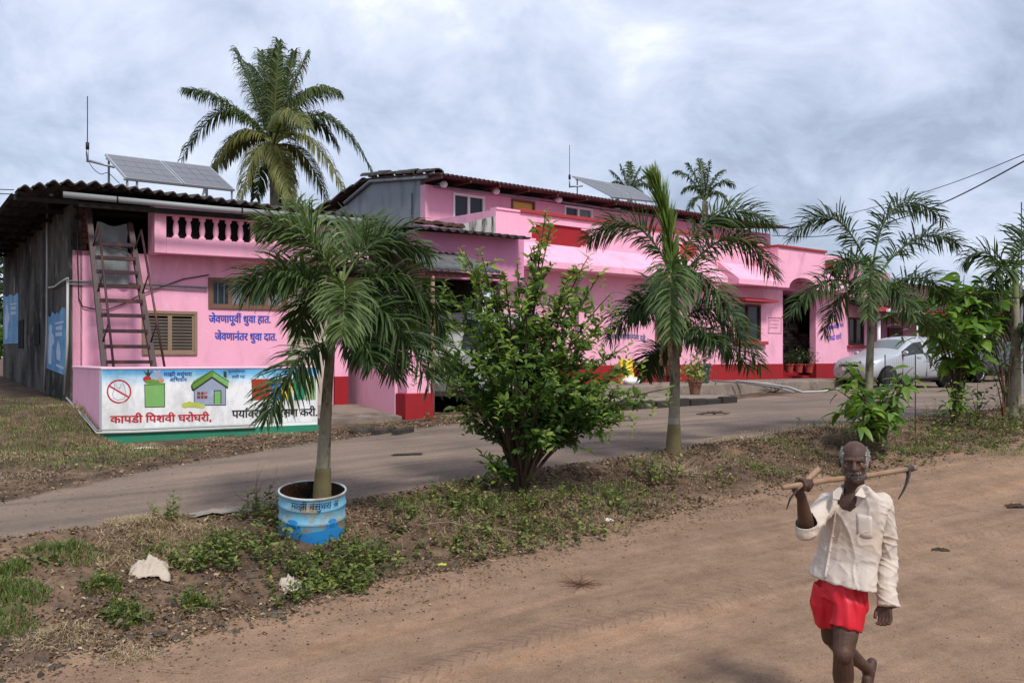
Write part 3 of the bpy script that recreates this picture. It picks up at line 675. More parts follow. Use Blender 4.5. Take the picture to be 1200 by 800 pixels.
    line(mb, [(cx + r * math.cos(2 * math.pi * i / n), cy + r * math.sin(2 * math.pi * i / n) * .97) for i in range(n + 1)], 1.7, .003); line(mb, [(cx - r * .86, cy - r * .5), (cx + r * .86, cy + r * .5)], 1.7, .0035)
    mb2 = MB(); line(mb2, [(134, 449), (134.5, 455), (132, 461), (133, 466), (138, 468.5), (145, 467), (148, 462), (146, 454), (143.5, 448)], .8, .002); line(mb2, [(135.5, 449), (137, 454), (140, 455), (142, 449)], .8, .002); fin(mb2, 'painted_bag', M('mural grey line', (.35, .37, .40), .8, .1, 6, 0, 30, .2)); fin(mb, 'no_plastic_sign', red)
    # cloth bag with vegetables
    poly('painted_bag', [(169.5, 450), (170, 477), (193, 476.5), (193, 448.5), (188, 448)], grn, .001)
    mb = MB(); line(mb, [(169.5, 450), (170, 477), (193, 476.5), (193, 448.5)], .8, .002); line(mb, [(169.5, 451), (193, 450)], .6, .002); fin(mb, 'bag_outline', ink)
    def disc(name, cx, cy, rx, ry, mat, lift=.002): poly(name, [(cx + rx * math.cos(2 * math.pi * i / 14), cy + ry * math.sin(2 * math.pi * i / 14)) for i in range(14)], mat, lift)
    disc('painted_tomato', 172.5, 444, 5, 3.6, red); disc('painted_cabbage', 184, 441.5, 6, 5.2, gry, .0022); disc('painted_leaves', 179, 447, 10, 2.6, grn2, .0025); disc('painted_carrot', 189, 445.5, 3.5, 2.4, M('mural orange', (.62, .25, .14), .85, .3, 5, 0, 30, .15, stain=(.60, .60, .60), stain_amt=(.60, .78), stain_s=(1, 1, 1), ss=5), .003)
    poly('painted_leaves', [(172, 440), (168, 434), (172, 437), (174, 431), (175, 437), (179, 434), (175, 441)], blk, .003); poly('painted_leaves', [(181, 438), (180, 433), (184, 435), (189, 433), (187, 437)], gry, .003)
    # house
    poly('painted_house', [(227.5, 457), (247, 441), (264, 452), (264, 474), (227.5, 474)], gry, .001)
    poly('painted_roof', [(224, 451), (227, 446), (246, 434.5), (250, 434.5), (250, 441), (227.5, 455.5), (225, 457)], grn2, .002)
    poly('painted_roof', [(250, 434.5), (268, 446), (267.5, 455), (262, 452), (250, 441)], grn, .0021)
    mb = MB(); line(mb, [(224.5, 452), (226, 457.5), (248.5, 442), (267, 454.5)], 2.0, .003); line(mb, [(224, 451), (248.5, 434.5), (268.5, 447)], .8, .003); line(mb, [(227.5, 457), (227.5, 474.5), (264.5, 474.5), (264.5, 452)], .7, .003); fin(mb, 'house_outline', blk)
    poly('painted_chimney', [(262, 435), (265.5, 435.5), (265.5, 443), (262, 441)], blk, .003)
    poly('painted_window', [(231, 459), (243, 459), (243, 467), (231, 467)], brn, .002); mb = MB(); line(mb, [(231, 463), (243, 463)], .7, .003); line(mb, [(235, 459), (235, 467)], .7, .003); line(mb, [(239, 459), (239, 467)], .7, .003); fin(mb, 'window_lines', gry)
    poly('painted_door', [(251, 459), (259, 459), (259, 473), (251, 473)], grn, .002); mb = MB(); line(mb, [(251, 473), (251, 457.5), (259, 457.5), (259, 473)], 1.0, .003); fin(mb, 'door_outline', blk)
    pts = []
    for i, (qx, qy, rr) in enumerate([(217, 473, 3.2), (222, 471.5, 3.2), (227, 472.5, 3), (232, 473, 3.2), (237, 474, 2.6)]): disc('painted_bush', qx, qy + 1.5, rr + .6, rr, olv, .0035 + i * .0002)
    poly('painted_bush', [(214, 474), (240, 474), (239, 477), (216, 477)], olv, .0048)
    # bins
    pc = [(295, 317, (.36, .05, .02)), (317, 330, (.04, .17, .46)), (330, 343, (.70, .48, .06)), (344, 357.5, (.02, .22, .11)), (357.5, 370.5, (.30, .42, .20)), (370.5, 384, (.13, .12, .15))]
    for i, (a, b_, col) in enumerate(pc):
        mm = M('mural bin paint', col, .85, .3, 5, 0, 30, .15, stain=(.60, .60, .60), stain_amt=(.60, .78), stain_s=(1, 1, 1), ss=5); b2 = min(b_, 371.5)
        if i == 5: continue
        poly('painted_bin', [(a, 444 - .02 * (a - 300)), (b2, 443.6 - .02 * (a - 300)), (b2 - .5, 468), (a + .8, 469)], mm, .001 + .0002 * i)
        mb = MB(); line(mb, [(a, 444), (a + .8, 469)], .6, .003); line(mb, [((a + b2) / 2, 446), ((a + b2) / 2, 467)], .5, .003); fin(mb, 'bin_outline', ink if i != 2 else olv)
        mb = MB(); q = (a + b2) / 2; line(mb, [(q - 4 + 8 * t / 8, 443 - 5 * math.sin(math.pi * t / 8)) for t in range(9)], .9, .003); fin(mb, 'bin_handle', M('mural handle blue', (.05, .24, .45), .8, .1, 6, 0, 30, .2))
    yl = y - .004
    zf = lambda p, q: F1.z(p, q, yl)
    Xl = lambda p: F1.x(p, yl)
    lettering(['कापडी', ' ', 'िपशवी', ' ', 'घरोघरी,'], Xl(129.5), Xl(247.5), zf(130, 495.5), zf(130, 487.5), yl, red, h, (zf(245, 493.5) - zf(130, 496)) / (Xl(245) - Xl(130)), 'red cloth bag slogan', .035)
    lettering(['पया', 'REPH', 'वरणाचे', ' ', 'र', 'KSSA', 'ण', ' ', 'करी.'], Xl(272), Xl(371.5), zf(272, 489.5), zf(272, 481), yl, ink, h, (zf(370, 487) - zf(272, 489.5)) / (Xl(370) - Xl(272)), 'black environment slogan', .03)
    lettering(['माझी', ' ', 'वसुंधरा'], Xl(192), Xl(225), zf(192, 440.5), zf(192, 436.5), yl, mbl, h, 0, 'small blue mural title', .03)
    lettering(['अिभयान'], Xl(199), Xl(219), zf(199, 447), zf(199, 443), yl, mbl, h, 0, None, .03)
    lettering(['ग्रामपंचायत'], Xl(267), Xl(287), zf(267, 436.5), zf(267, 433.5), yl, mbl, h, 0, None, .02)
    lettering(['वणी', ' ', 'गट'], Xl(272), Xl(287), zf(272, 443), zf(272, 440), yl, mbl, h, 0, None, .02)
    # conduits lying along the foot
    L_ = []
    for p in [(82, 468, 'g'), (95, 484, 0), (104, 496, 0)]: pass
    b = MB(); a0 = F1.side(78, 466, -.12); a1 = F1.side(95, 485, -.10); a2 = F1.side(108, 500, -.08)
    end = F1.f(116, 507, c - .06)
    path = [(-.12, a0[0], a0[1]), (-.10, a1[0], a1[1]), (-.08, a2[0], a2[1]), (end[0] - .03, c - .07, end[1])]
    for p, q in ((160, 506), (210, 504), (300, 500.5)): e = F1.f(p, q, c - .06); path.append((e[0], c - .06, e[1]))
    b.tube(path, .016, 7); b.build('conduit', m_pipe, h, True)
    b = MB(); path2 = [(x_, y_ - .005, z_ + .035) for x_, y_, z_ in path[1:]]; b.tube(path2, .011, 7); b.build('conduit', m_gutter, h, True)
    return h
YW = yard_wall()
def ladder():
    zb = F1.z(122, 432, -1.5) ; h = tag(F1.root('metal_stair'), 'steep brown metal stair with handrails leaning up to the dark loft opening', 'stair')
    h['kind'] = 'thing'
    yb, yt = -1.35, -.22
    B = lambda px, py: (F1.f(px, py, yb)[0], yb, F1.f(px, py, yb)[1]); T = lambda px, py: (F1.f(px, py, yt)[0], yt, F1.f(px, py, yt)[1])
    l0, l1 = Vector(B(123, 436)), Vector(T(103, 240)); r0, r1 = Vector(B(181, 435)), Vector(T(152, 262))
    # extend feet to the yard floor
    def ext(a, b, z): t = (z - a.z) / (b.z - a.z); return a + (b - a) * t
    l0 = ext(l0, l1, 1.02); r0 = ext(r0, r1, 1.02)
    def bar(a, b, w, d, name):
        mb = MB(); dirv = (b - a).normalized(); sx = Vector((1, 0, 0)); sx = (sx - dirv * sx.dot(dirv)).normalized(); sy = dirv.cross(sx)
        vs_ = [p + sx * (w * i) + sy * (d * j) for p in (a, b) for i, j in ((-.5, -.5), (.5, -.5), (.5, .5), (-.5, .5))]
        mb.add(vs_, [(0, 1, 2, 3), (7, 6, 5, 4), (0, 4, 5, 1), (1, 5, 6, 2), (2, 6, 7, 3), (3, 7, 4, 0)]); return mb.build(name, m_metalbr, h)
    bar(l0, l1, .085, .085, 'stringer'); bar(r0, r1, .085, .085, 'stringer')
    for py in (443, 424, 406, 388, 370, 353, 336, 320, 304, 288):
        z = F1.z(150, py, yb + (436 - py) / 180 * (yt - yb))
        a = ext(l0, l1, z); b = ext(r0, r1, z); a.x += .02; b.x -= .02; b.z = a.z
        mb = MB(); mb.box(a.x, b.x, a.y - .07, a.y + .07, z - .028, z + .028); mb.build('tread', m_metalbr, h)
    for (s0, s1, ptop) in ((l0, l1, (105, 236)), (r0, r1, (160, 262))):
        off = Vector((.06, -.22, .34)); e0 = ext(s0, s1, 1.5) + off; e1 = ext(s0, s1, 3.85) + off
        b = MB(); b.tube([e0, e1], .019, 8); b.build('handrail', m_metalbr, h, True)
        for zz in (1.5, 2.3, 3.1, 3.85):
            q = ext(s0, s1, zz); b = MB(); b.tube([q, q + off], .013, 7); b.build('rail_post', m_metalbr, h, True)
        b = MB(); b.tube([e0, e0 + Vector((0, .0, -.42))], .015, 7); b.build('rail_post', m_metalbr, h, True)
    return h
ladder()
def yard_floor():
    h = tag(F1.root('yard_floor'), kind='structure')
    b = MB(); b.box(.2, xyard, -2.39, .0, .7, 1.02); b.build('floor', m_conc, h)
    c = -1.9; x0 = F1.x(376, c); x1 = F1.x(470, c)
    z = F1.z(430, 489, c)
    b = MB(); b.prism([(c, .7), (.02, .7), (.02, z + .14), (c, z)], x0, x1 + .1, 'x'); o = b.build('floor', m_conc, h)
    b = MB(); b.box(x0 + .02, x1 - .1, c - .42, c - .003, .7, z - .14); b.build('step', m_concdk, h)
    # kerb stones by the lane
    for a, b_ in ((412, 437), (438, 461), (462, 482)):
        p = G(a, 510); q = G(b_, 506); mb = MB(); dv = (q - p).normalized(); n = Vector((-dv.y, dv.x, 0)) * .06
        vs_ = [p - n, q - n, q + n, p + n]; mb.add([v + Vector((0, 0, -.1)) for v in vs_] + [v + Vector((0, 0, .08)) for v in vs_], [(0, 3, 2, 1), (4, 5, 6, 7), (0, 1, 5, 4), (1, 2, 6, 5), (2, 3, 7, 6), (3, 0, 4, 7)])
        o = mb.build('kerb_stone', m_concdk); bevel(o, .02); tag(o, {412: 'leftmost black kerb stone by the lane in front of the yard', 438: 'middle black kerb stone by the lane', 462: 'black kerb stone nearest the red gate pillar'}[a], 'kerb stone', 'kerb stones before the red pillar')
yard_floor()
def gate_wall():
    h = tag(F1.root('gate_wall'), 'short pink compound wall ending in a red based gate pillar', 'wall')
    c = -2.0; X = lambda p: F1.x(p, c); zt = F1.z(485, 422, c); zr = F1.z(485, 461, c)
    x0, x1 = X(477), X(505); xp0, xp1 = X(470), X(490)
    b = MB(); b.box(x0, x1, c, c + .32, zr, zt); o = b.build('pillar', m_pink, h); bevel(o, .01)
    b = MB(); b.box(x0 - .05, x1 + .03, c - .04, c + .36, .7, zr + .001); o = b.build('pillar_base', m_red, h); bevel(o, .012)
    b = MB(); b.box(xp0, xp1, c + .1, c + .3, zt + .002, F1.z(480, 410, c + .1)); o = b.build('pillar_top', m_pink, h); bevel(o, .01)
    b = MB(); b.box(x0 - .06, x0 + .1, c + .37, c + 2.9, .8, zt); o = b.build('wall', m_pink_pale, h)
    b = MB(); b.box(x0 - .08, x0 + .12, c + .37, c + 2.9, zt + .001, zt + .03); o = b.build('coping', m_concdk, h)
gate_wall()

# ------------------------------------------------------------------ two storey house in the middle with the long front to the right
F2 = Frame(0, 17.2 / math.cos(A2), A2)
def wave_sheet(name, x0, x1, y0, y1, zf, per, amp, mat, parent, along='y', thick=.02, step=None):
    """corrugated sheet; waves run along 'along'"""
    nx = max(2, int((x1 - x0) / (per / 6))) if along == 'y' else max(2, int((x1 - x0) / .4))
    ny = max(2, int((y1 - y0) / (per / 6))) if along == 'x' else max(2, int((y1 - y0) / .4))
    gx = np.linspace(x0, x1, nx + 1); gy = np.linspace(y0, y1, ny + 1); X, Y = np.meshgrid(gx, gy, indexing='ij')
    Z = np.vectorize(zf)(X, Y) + amp * np.cos((X if along == 'y' else Y) * 2 * math.pi / per)
    if step: Z = Z + step * ((Y - y0) / .3 % 1)
    V = np.concatenate([np.stack([X, Y, Z], -1).reshape(-1, 3), np.stack([X, Y, Z - thick], -1).reshape(-1, 3)])
    I = np.arange((nx + 1) * (ny + 1)).reshape(nx + 1, ny + 1); q = np.stack([I[:-1, :-1], I[1:, :-1], I[1:, 1:], I[:-1, 1:]], -1).reshape(-1, 4); o = (nx + 1) * (ny + 1)
    e = [I[0], I[-1], I[:, 0], I[:, -1]]; Fs = [q, q[:, ::-1] + o]
    for k in e: Fs.append(np.stack([k[:-1], k[1:], k[1:] + o, k[:-1] + o], -1))
    return np_mesh(name, V, np.concatenate(Fs), mat, parent, smooth=False)
def house_right():
    f = F2.f; X = F2.x
    h = tag(F2.root('house'), 'long pink house with a two storey middle, red banded parapet and stone clad entrance', 'house')
    zg = 1.0; zr = F2.z(880, 426.5); zs = 4.16
    xL, xE0, xE1, xR = X(588), X(917), X(956), X(1016)
    # openings on the front: door, left window (behind the palm), right window
    d0, d1 = X(769), X(785); zd = F2.z(777, 366)
    w0, w1 = X(861), X(891); wz0, wz1 = F2.z(885, 399), F2.z(885, 357)
    v0, v1 = X(994), X(1012); vz0, vz1 = F2.z(1000, 404), F2.z(1000, 372)
    T = .22
    def wall(mb, a, b_, za, zb): mb.box(a, b_, 0, T, za, zb)
    b = MB()
    wall(b, xL, d0, zr, zs); wall(b, d0, d1, zd, zs); wall(b, d1, w0, zr, zs); wall(b, w0, w1, zr, wz0); wall(b, w0, w1, wz1, zs); wall(b, w1, xE0, zr, zs)
    fw = b.build('front_wall', m_pink, h)
    b = MB(); b.box(xL, d0 - .02, -.03, T - .01, zg, zr + .001); b.box(d1 + .02, xE0 + .0, -.03, T - .01, zg, zr + .001); b.build('wall_base', m_red, h)
    b = MB(); wall(b, xE1, v0, zr, zs); wall(b, v0, v1, zr, vz0); wall(b, v0, v1, vz1, zs); wall(b, v1, xR, zr, zs); b.box(xR - .2, xR, T + .001, 7, zg, 5.3); b.build('front_wall', m_pink, h)
    b = MB(); b.box(xE1 - .02, xR + .0, -.03, T - .01, zg, zr + .001); b.build('wall_base', m_red, h)
    # entrance recess: stone cladding with single stones below, steps, black shade panel above
    ye = 1.5
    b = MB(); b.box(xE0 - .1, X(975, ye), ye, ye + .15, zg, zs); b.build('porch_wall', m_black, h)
    sm = [M('dark facing stone', (.08, .068, .06), .9, .3, 8, .4, 30, .2), M('grey facing stone', (.24, .215, .19), .9, .3, 8, .4, 30, .2), M('light facing stone', (.40, .36, .31), .9, .3, 8, .4, 30, .2)]
    zt_ = F2.z(935, 384, ye); zrow = zg + .35; V = []; 
    mb = MB(); r = 0
    xs0, xs1 = X(916, ye) - .3, X(962, ye)
    while zrow < zs - .1:
        hgt = .11; xx = xs0 - (r % 2) * .12
        while xx < xs1:
            wd = random.uniform(.16, .3); dd = random.uniform(.02, .07); k = random.choice([0, 1, 1, 2]) if zrow < zt_ else random.choice([0, 0, 1])
            a, c_ = max(xx + .008, xs0), min(xx + wd - .008, xs1)
            if c_ - a > .05: mb.box(a, c_, ye - dd, ye + .01, zrow + .006, zrow + hgt - .006, k)
            xx += wd
        zrow += hgt; r += 1
    o = mb.build('stone_cladding', sm, h); o['kind'] = 'stuff'
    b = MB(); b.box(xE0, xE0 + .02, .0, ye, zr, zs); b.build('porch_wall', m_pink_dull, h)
    b = MB(); b.box(X(936, ye - .1), X(950, ye - .1), ye - .1, ye - .06, F2.z(940, 390, ye), F2.z(940, 360, ye)); b.build('entrance_shade', m_black, h)  # black panel painted in place of the shade inside the entrance
    for i in range(2):
        b = MB(); b.box(xE0 + .02, xE1 + .9, .23 + i * .5, ye, zg, 1.50 + .13 * i); b.build('step', m_red, h)
    # door
    b = MB(); b.box(d0, d1, .12, .16, 1.4, zd); dr = b.build('door', m_wooddk, h)
    for i in range(3):
        a = d0 + (d1 - d0) * i / 3; b = MB(); b.box(a + .05, a + (d1 - d0) / 3 - .05, .10, .119, 1.6, zd - .1); b.build('door_panel', m_wood, dr)
    b = MB(); b.box(d0 - .05, d0, -.02, .1, zr - .3, zd + .06); b.box(d1, d1 + .05, -.02, .1, zr - .3, zd + .06); b.build('door_frame', m_wood, h)
    def win(x0, x1, za, zb, frame, glass, n, y=.0, name='window', bars=0):
        fr = MB(); t = .06
        fr.box(x0, x1, y - .03, y + .07, za, za + t); fr.box(x0, x1, y - .03, y + .07, zb - t, zb); fr.box(x0, x0 + t, y - .028, y + .068, za + t, zb - t); fr.box(x1 - t, x1, y - .028, y + .068, za + t, zb - t)
        for i in range(1, n): q = x0 + (x1 - x0) * i / n; fr.box(q - t * .55, q + t * .55, y - .02, y + .06, za + t, zb - t)
        w = fr.build(name, frame, h)
        for i in range(n):
            a = x0 + (x1 - x0) * i / n + .04; c_ = x0 + (x1 - x0) * (i + 1) / n - .04
            g = MB(); g.box(a, c_, y + .03, y + .036, za + t, zb - t); g.build('pane', glass if not isinstance(glass, list) else glass[i], w)
        for i in range(bars):
            q = x0 + (x1 - x0) * (i + 1) / (bars + 1); g = MB(); g.tube([(q, y - .0, za + t), (q, y - .0, zb - t)], .008, 5); g.build('window_bar', m_steel, w)
        return w
    win(w0, w1, wz0, wz1, m_wooddk, m_glass, 2)['label'] = 'dark ground floor window beside the notice'
    win(v0, v1, vz0, vz1, m_wooddk, m_glass, 2)['label'] = 'dark red framed window behind the silver car'
    for a, c_, z_, lab in ((X(867, -.3), X(906, -.3), F2.z(885, 353.5, -.3), 'red window hood'),):
        b = MB(); b.prism([(-.5, z_), (0, z_), (0, z_ + .14), (-.5, z_ + .06)], a, c_, 'x'); b.build('window_hood', m_redcop, h)['label'] = lab
    b = MB(); b.box(w0 - .1, w1 + .25, -.12, -.001, wz0 - .12, wz0 - .02); b.build('window_sill', m_redcop, h)
    b = MB(); b.box(v0 - .08, v1 + .08, -.12, -.001, vz0 - .10, vz0 - .02); b.build('window_sill', m_redcop, h)
    # framed notice painted beside the entrance
    n0, n1 = X(900), X(915.5); nz0, nz1 = F2.z(908, 391), F2.z(908, 372)
    mk = M('notice line brown', (.30, .10, .12), .8, .1, 5, 0, 30, .2); mb = MB()
    for a, c_, za, zb in ((n0, n1, nz0, nz0 + .025), (n0, n1, nz1 - .025, nz1), (n0, n0 + .025, nz0, nz1), (n1 - .025, n1, nz0, nz1), (n0 + .08, n0 + .105, nz0 + .1, nz1 - .08), (n0 + .08, n1 - .12, nz1 - .10, nz1 - .08), (n0 + .16, n1 - .16, nz1 - .22, nz1 - .2), (n0 + .14, n1 - .2, nz1 - .32, nz1 - .30)):
        n = len(mb.v); mb.v += [(a, -.004, za), (c_, -.004, za), (c_, -.004, zb), (a, -.004, zb)]; mb.f.append((n, n + 1, n + 2, n + 3)); mb.m.append(0)
    me = bpy.data.meshes.new('notice'); me.from_pydata(mb.v, [], mb.f); link_mesh('painted_notice', me, mk, h)['label'] = 'thin framed notice painted on the pink wall'
    m_violet = M('violet sign paint', (.16, .10, .52), .7, .2, 6, 0, 30, .2); m_slate = M('slate blue sign paint', (.10, .14, .24), .7, .2, 6, 0, 30, .2)
    lettering(['सावळाजींचे', ' ', 'मन'], X(968.5, -.004), X(988.5, -.004), F2.z(978, 387.3), F2.z(978, 383), -.006, m_violet, h, .12, 'violet slogan, upper line', .04)
    lettering(['तेवढे', ' ', 'सारे'], X(970.5, -.004), X(986, -.004), F2.z(978, 400), F2.z(978, 395), -.006, m_violet, h, .12, 'violet slogan, lower line', .04)
    lettering(['आमचे', ' ', 'सावळ्याव', ' ', 'दहेू'], X(712, -.004), X(757, -.004), F2.z(735, 399.5), F2.z(735, 394), -.006, m_slate, h, 0, 'slate blue slogan curving over the wall', .04, arc=.05)
    # roof slab with the sloping hoods over the front
    def hood(a, c_, name='hood'):
        b = MB(); b.prism([(0, zs), (-.72, zs), (-.72, zs + .16), (-.02, zs + .66), (0, zs + .66)], a, c_, 'x'); o = b.build(name, m_pink, h); bevel(o, .01); return o
    xa = X(590, -.7); hood(xa, X(852.5, -.7)); xt0, xt1 = X(912, -.72), X(967, -.72)
    hood(X(865.5, -.7), xt0 - .003); hood(xt1 + .003, X(1007.5, -.7))
    # sloping soffits in shade need nothing: they are the underside of the hoods
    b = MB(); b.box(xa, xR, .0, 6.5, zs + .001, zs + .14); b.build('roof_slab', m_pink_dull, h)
    # parapet with red recessed panels and red coping
    zc = F2.z(640, 252.5, 0); zc = 5.5
    xp0 = X(581); 
    panels = [(X(623), X(692)), (X(797), X(818))]
    pz0, pz1 = 4.82, 5.32; xs_ = [xp0] + [q for p in panels for q in p] + [xt0 + .4]
    b = MB()
    b.box(xs_[0], xs_[-1], 0, .16, zs + .142, pz0); b.box(xs_[0], xs_[-1], 0, .16, pz1, zc)
    for i in range(0, len(xs_), 2): b.box(xs_[i], xs_[i + 1], 0, .16, pz0, pz1)
    b.box(xp0, xp0 + .15, .163, 2.7, zs + .142, zc - .002)
    par = b.build('parapet', m_pink, h)
    for i, (a, c_) in enumerate(panels):
        n = 3; b = MB(); b.box(a + .001, c_ - .001, .06, .1, pz0, pz1); b.build('parapet_panel', m_red if i < 1 else m_orangered, par)
        # stepped pink corners of the panel
        for sgn, x_ in ((1, a), (-1, c_)):
            for k in range(3):
                b = MB(); q = x_ + sgn * (.02 + .14 * (2 - k)); b.box(min(x_, q), max(x_, q), .02, .058, pz1 - .055 * (k + 1) - .002 * k, pz1 - .055 * k); b.build('corner_step', m_pink, par)
                b = MB(); b.box(min(x_, q), max(x_, q), .02, .058, pz0 + .055 * k, pz0 + .055 * (k + 1) - .002); b.build('corner_step', m_pink, par)
    b = MB(); b.box(X(609), xt0 - .0, -.06, .22, zc + .001, zc + .085); o = b.build('coping', m_redcop, par); bevel(o, .01)
    b = MB(); b.box(xp0, X(609) - .002, -.03, .2, zc + .001, zc + .05); b.build('coping', m_pink, par)
    b = MB(); b.box(X(692), X(719), -.12, -.003, F2.z(705, 303), F2.z(705, 299)); b.build('ledge', m_redcop, h)
    # entrance block with its arch
    zt0 = 5.34; zarch = F2.z(941, 325.5, -.72); c0, c1 = X(925, -.72), X(957, -.72)
    n = 14; cxm = (c0 + c1) / 2; rw = (c1 - c0) / 2
    pts = [(xt0, zs), (c0, zs)] + [(cxm - rw * math.cos(math.pi * i / n), zs + .02 + (zarch - zs - .02) * math.sin(math.pi * i / n)) for i in range(1, n)] + [(c1, zs), (xt1, zs), (xt1, zt0), (xt0, zt0)]
    b = MB(); b.prism(pts, -.72, -.56, 'y'); tw = b.build('entrance_block', m_pink, h)
    b = MB(); b.box(xt0, xt0 + .15, -.557, .8, zs, zt0); b.build('entrance_cheek', m_pink, h); b = MB(); b.box(xt1 - .15, xt1, -.557, .8, zs, zt0); b.build('entrance_cheek', m_pink, h)
    b = MB(); b.box(xt0 - .04, xt1 + .04, -.78, .9, zt0 + .001, zt0 + .07); o = b.build('coping', m_redcop, h); bevel(o, .01)
    b = MB(); b.box(c0 - .1, c1 + .1, -.1, -.05, zs + .145, zarch + .1); b.build('arch_shade', m_pink_dull, h)  # dull pink board, the shade behind the arch put into its colour
    # right hand parapet
    xr0, xr1 = xt1 + .003, X(990.5); q0, q1 = F2.z(975, 316.5), F2.z(975, 305.5)
    b = MB(); b.box(xr0, xr1 + .1, 0, .16, zs + .142, q0); b.box(xr0, xr1 + .1, 0, .16, q1, 5.42); b.box(xr0, xr0 + .04, 0, .16, q0, q1); b.box(xr1, xr1 + .1, 0, .16, q0, q1); p2 = b.build('parapet', m_pink, h)
    b = MB(); b.box(xr0 + .04, xr1, .06, .1, q0, q1); b.build('parapet_panel', m_red, p2)
    b = MB(); b.box(X(1030, 4), X(1043, 4), 4, 4.3, 4.5, 5.75); b.build('roof_block', m_pink_dull, h)
    # pipes down the front
    for px in (857, 686):
        b = MB(); q = X(px, -.35); b.tube([(q, -.05, 4.75), (q, -.35, 4.6), (q, -.38, 4.1), (q, -.08, 3.9), (q, -.08, 1.9)], .035, 8); b.build('pipe', m_pipe, h, True)
    # upper storey, set back
    yu = 2.8; xu0, xu1 = X(498, yu), X(903, yu); zu = 6.45; zl = zs + .142
    Z = lambda px, py: F2.z(px, py, yu)
    wa = (X(530.5, yu), X(567.5, yu), Z(548, 262), Z(548, 228)); wb = (X(599, yu), X(626.5, yu), Z(612, 258), Z(612, 234.5)); wc = (X(661, yu), X(694, yu), Z(677, 262), Z(677, 242.5))
    b = MB(); xx = xu0
    for a, c_, za, zb in (wa, wb, wc):
        b.box(xx, a, yu, yu + .2, zl, zu); b.box(a, c_, yu, yu + .2, zl, za); b.box(a, c_, yu, yu + .2, zb, zu); xx = c_
    b.box(xx, xu1, yu, yu + .2, zl, zu); b.box(xu0, xu0 + .1, yu - .015, yu - .001, zl, zu)
    b.build('upper_wall', M('upper pink wash', (.70, .36, .46), .85, .10, 2.2, .12, 45, .2, stain=(.60, .30, .40), stain_amt=(.52, .8)), h)
    b = MB(); b.prism([(yu + .205, 4.0), (yu + 6, 4.0), (yu + 6, 5.9), (yu + 3.7, 6.35), (yu + 2.4, 6.82), (yu + .205, 6.6)], xu0 + .0, xu0 + .15, 'x'); o = b.build('side_wall', m_greyw, h); o['label'] = 'bluish grey side wall of the upper storey'
    b = MB(); b.box(xu1 - .2, xu1, yu + .203, yu + 5, zl, 6.4); o = b.build('side_wall', m_beige, h)
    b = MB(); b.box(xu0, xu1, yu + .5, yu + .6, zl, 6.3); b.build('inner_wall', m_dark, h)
    win(wa[0], wa[1], wa[2], wa[3], m_frame, m_glass, 2, yu)['label'] = 'white framed sliding window, large'
    win(wb[0], wb[1], wb[2], wb[3], m_wood, m_yellowc, 1, yu)['label'] = 'brown window with a yellow curtain'
    win(wc[0], wc[1], wc[2], wc[3], m_frame, [m_glass, m_greencurtain], 2, yu)['label'] = 'white framed sliding window, smaller'
    # upper roof
    zf = lambda x, y: 6.62 + .10 * (y - (yu - .75)) if y < yu + 2.5 else 6.62 + .325 - .22 * (y - yu - 2.5)
    wave_sheet('roof_sheet', xu0 - .1, xu1 + .1, yu - .75, yu + 6.4, zf, .146, .022, M('rusty roof sheet', (.13, .075, .065), .85, .35, 4, .25, 25, .2, stain=(.06, .045, .04), stain_amt=(.5, .68), stain_s=(1, 1, 1)), h)['kind'] = 'stuff'
    for px in range(505, 905, 34):
        q = X(px, yu - .3); b = MB(); b.box(q, q + .05, yu - .72, yu - .002, 6.50, 6.57); b.build('rafter', m_wooddk, h)
    b = MB(); b.tube([(X(510, yu - .06), yu - .06, Z(510, 219)), (X(655, yu - .06), yu - .06, Z(655, 236.5)), (X(800, yu - .06), yu - .06, Z(800, 258))], .035, 8); b.build('conduit', m_greyw, h, True)
    for px, py in ((581.5, 224), (655, 234), (520, 216)):
        q = F2.f(px, py, yu - .25); b = MB(); b.ell((q[0], yu - .25, q[1]), (.1, .1, .09), 10, 8); b.tube([(q[0], yu - .25, q[1]), (q[0], yu - .01, q[1] + .05)], .02, 6); b.build('wall_lamp', m_frame, h, True)
    # ridge tiles and loose tiles along the left gable
    tm = MB(); tm.prism([(.16 * math.cos(math.pi * i / 6), .10 * math.sin(math.pi * i / 6)) for i in range(7)] + [(.12 * math.cos(math.pi * i / 6), .07 * math.sin(math.pi * i / 6)) for i in range(6, -1, -1)], 0, .38, 'y'); tme = tm.mesh('ridge_tile'); tme.materials.append(m_rooft)
    for i in range(14):
        y = yu - .6 + i * .42; z = zf(0, y) + .04 if y < yu + 2.5 else zf(0, y) - .02
        o = bpy.data.objects.new('ridge_tile', tme); COL.objects.link(o); o.parent = h; o.location = (xu0 - .02 + random.uniform(-.03, .03), y, z); o.rotation_euler = (.10 if y < yu + 2.5 else -.25, random.uniform(-.1, .1), random.uniform(-.12, .12)); o.scale = (1, 1, random.uniform(.8, 1.5))
    # gable trim pipe
    b = MB(); b.tube([(xu0 - .06, yu - .2, 6.60), (xu0 - .06, yu + 2.4, 6.84), (xu0 - .06, yu + 3.7, 6.4)], .05, 8); b.build('gable_trim', m_greyw, h, True)
    # dark lean-to shade behind palms, front veranda slab and lower slab with kerb
    return h
m_yellowc = M('yellow curtain', (.62, .42, .10), .8, .3, 6, .1, 20, .2); m_greencurtain = M('grey green glass', (.12, .17, .15), .3, .3, 6, .0, 20, .4)
HR = house_right()
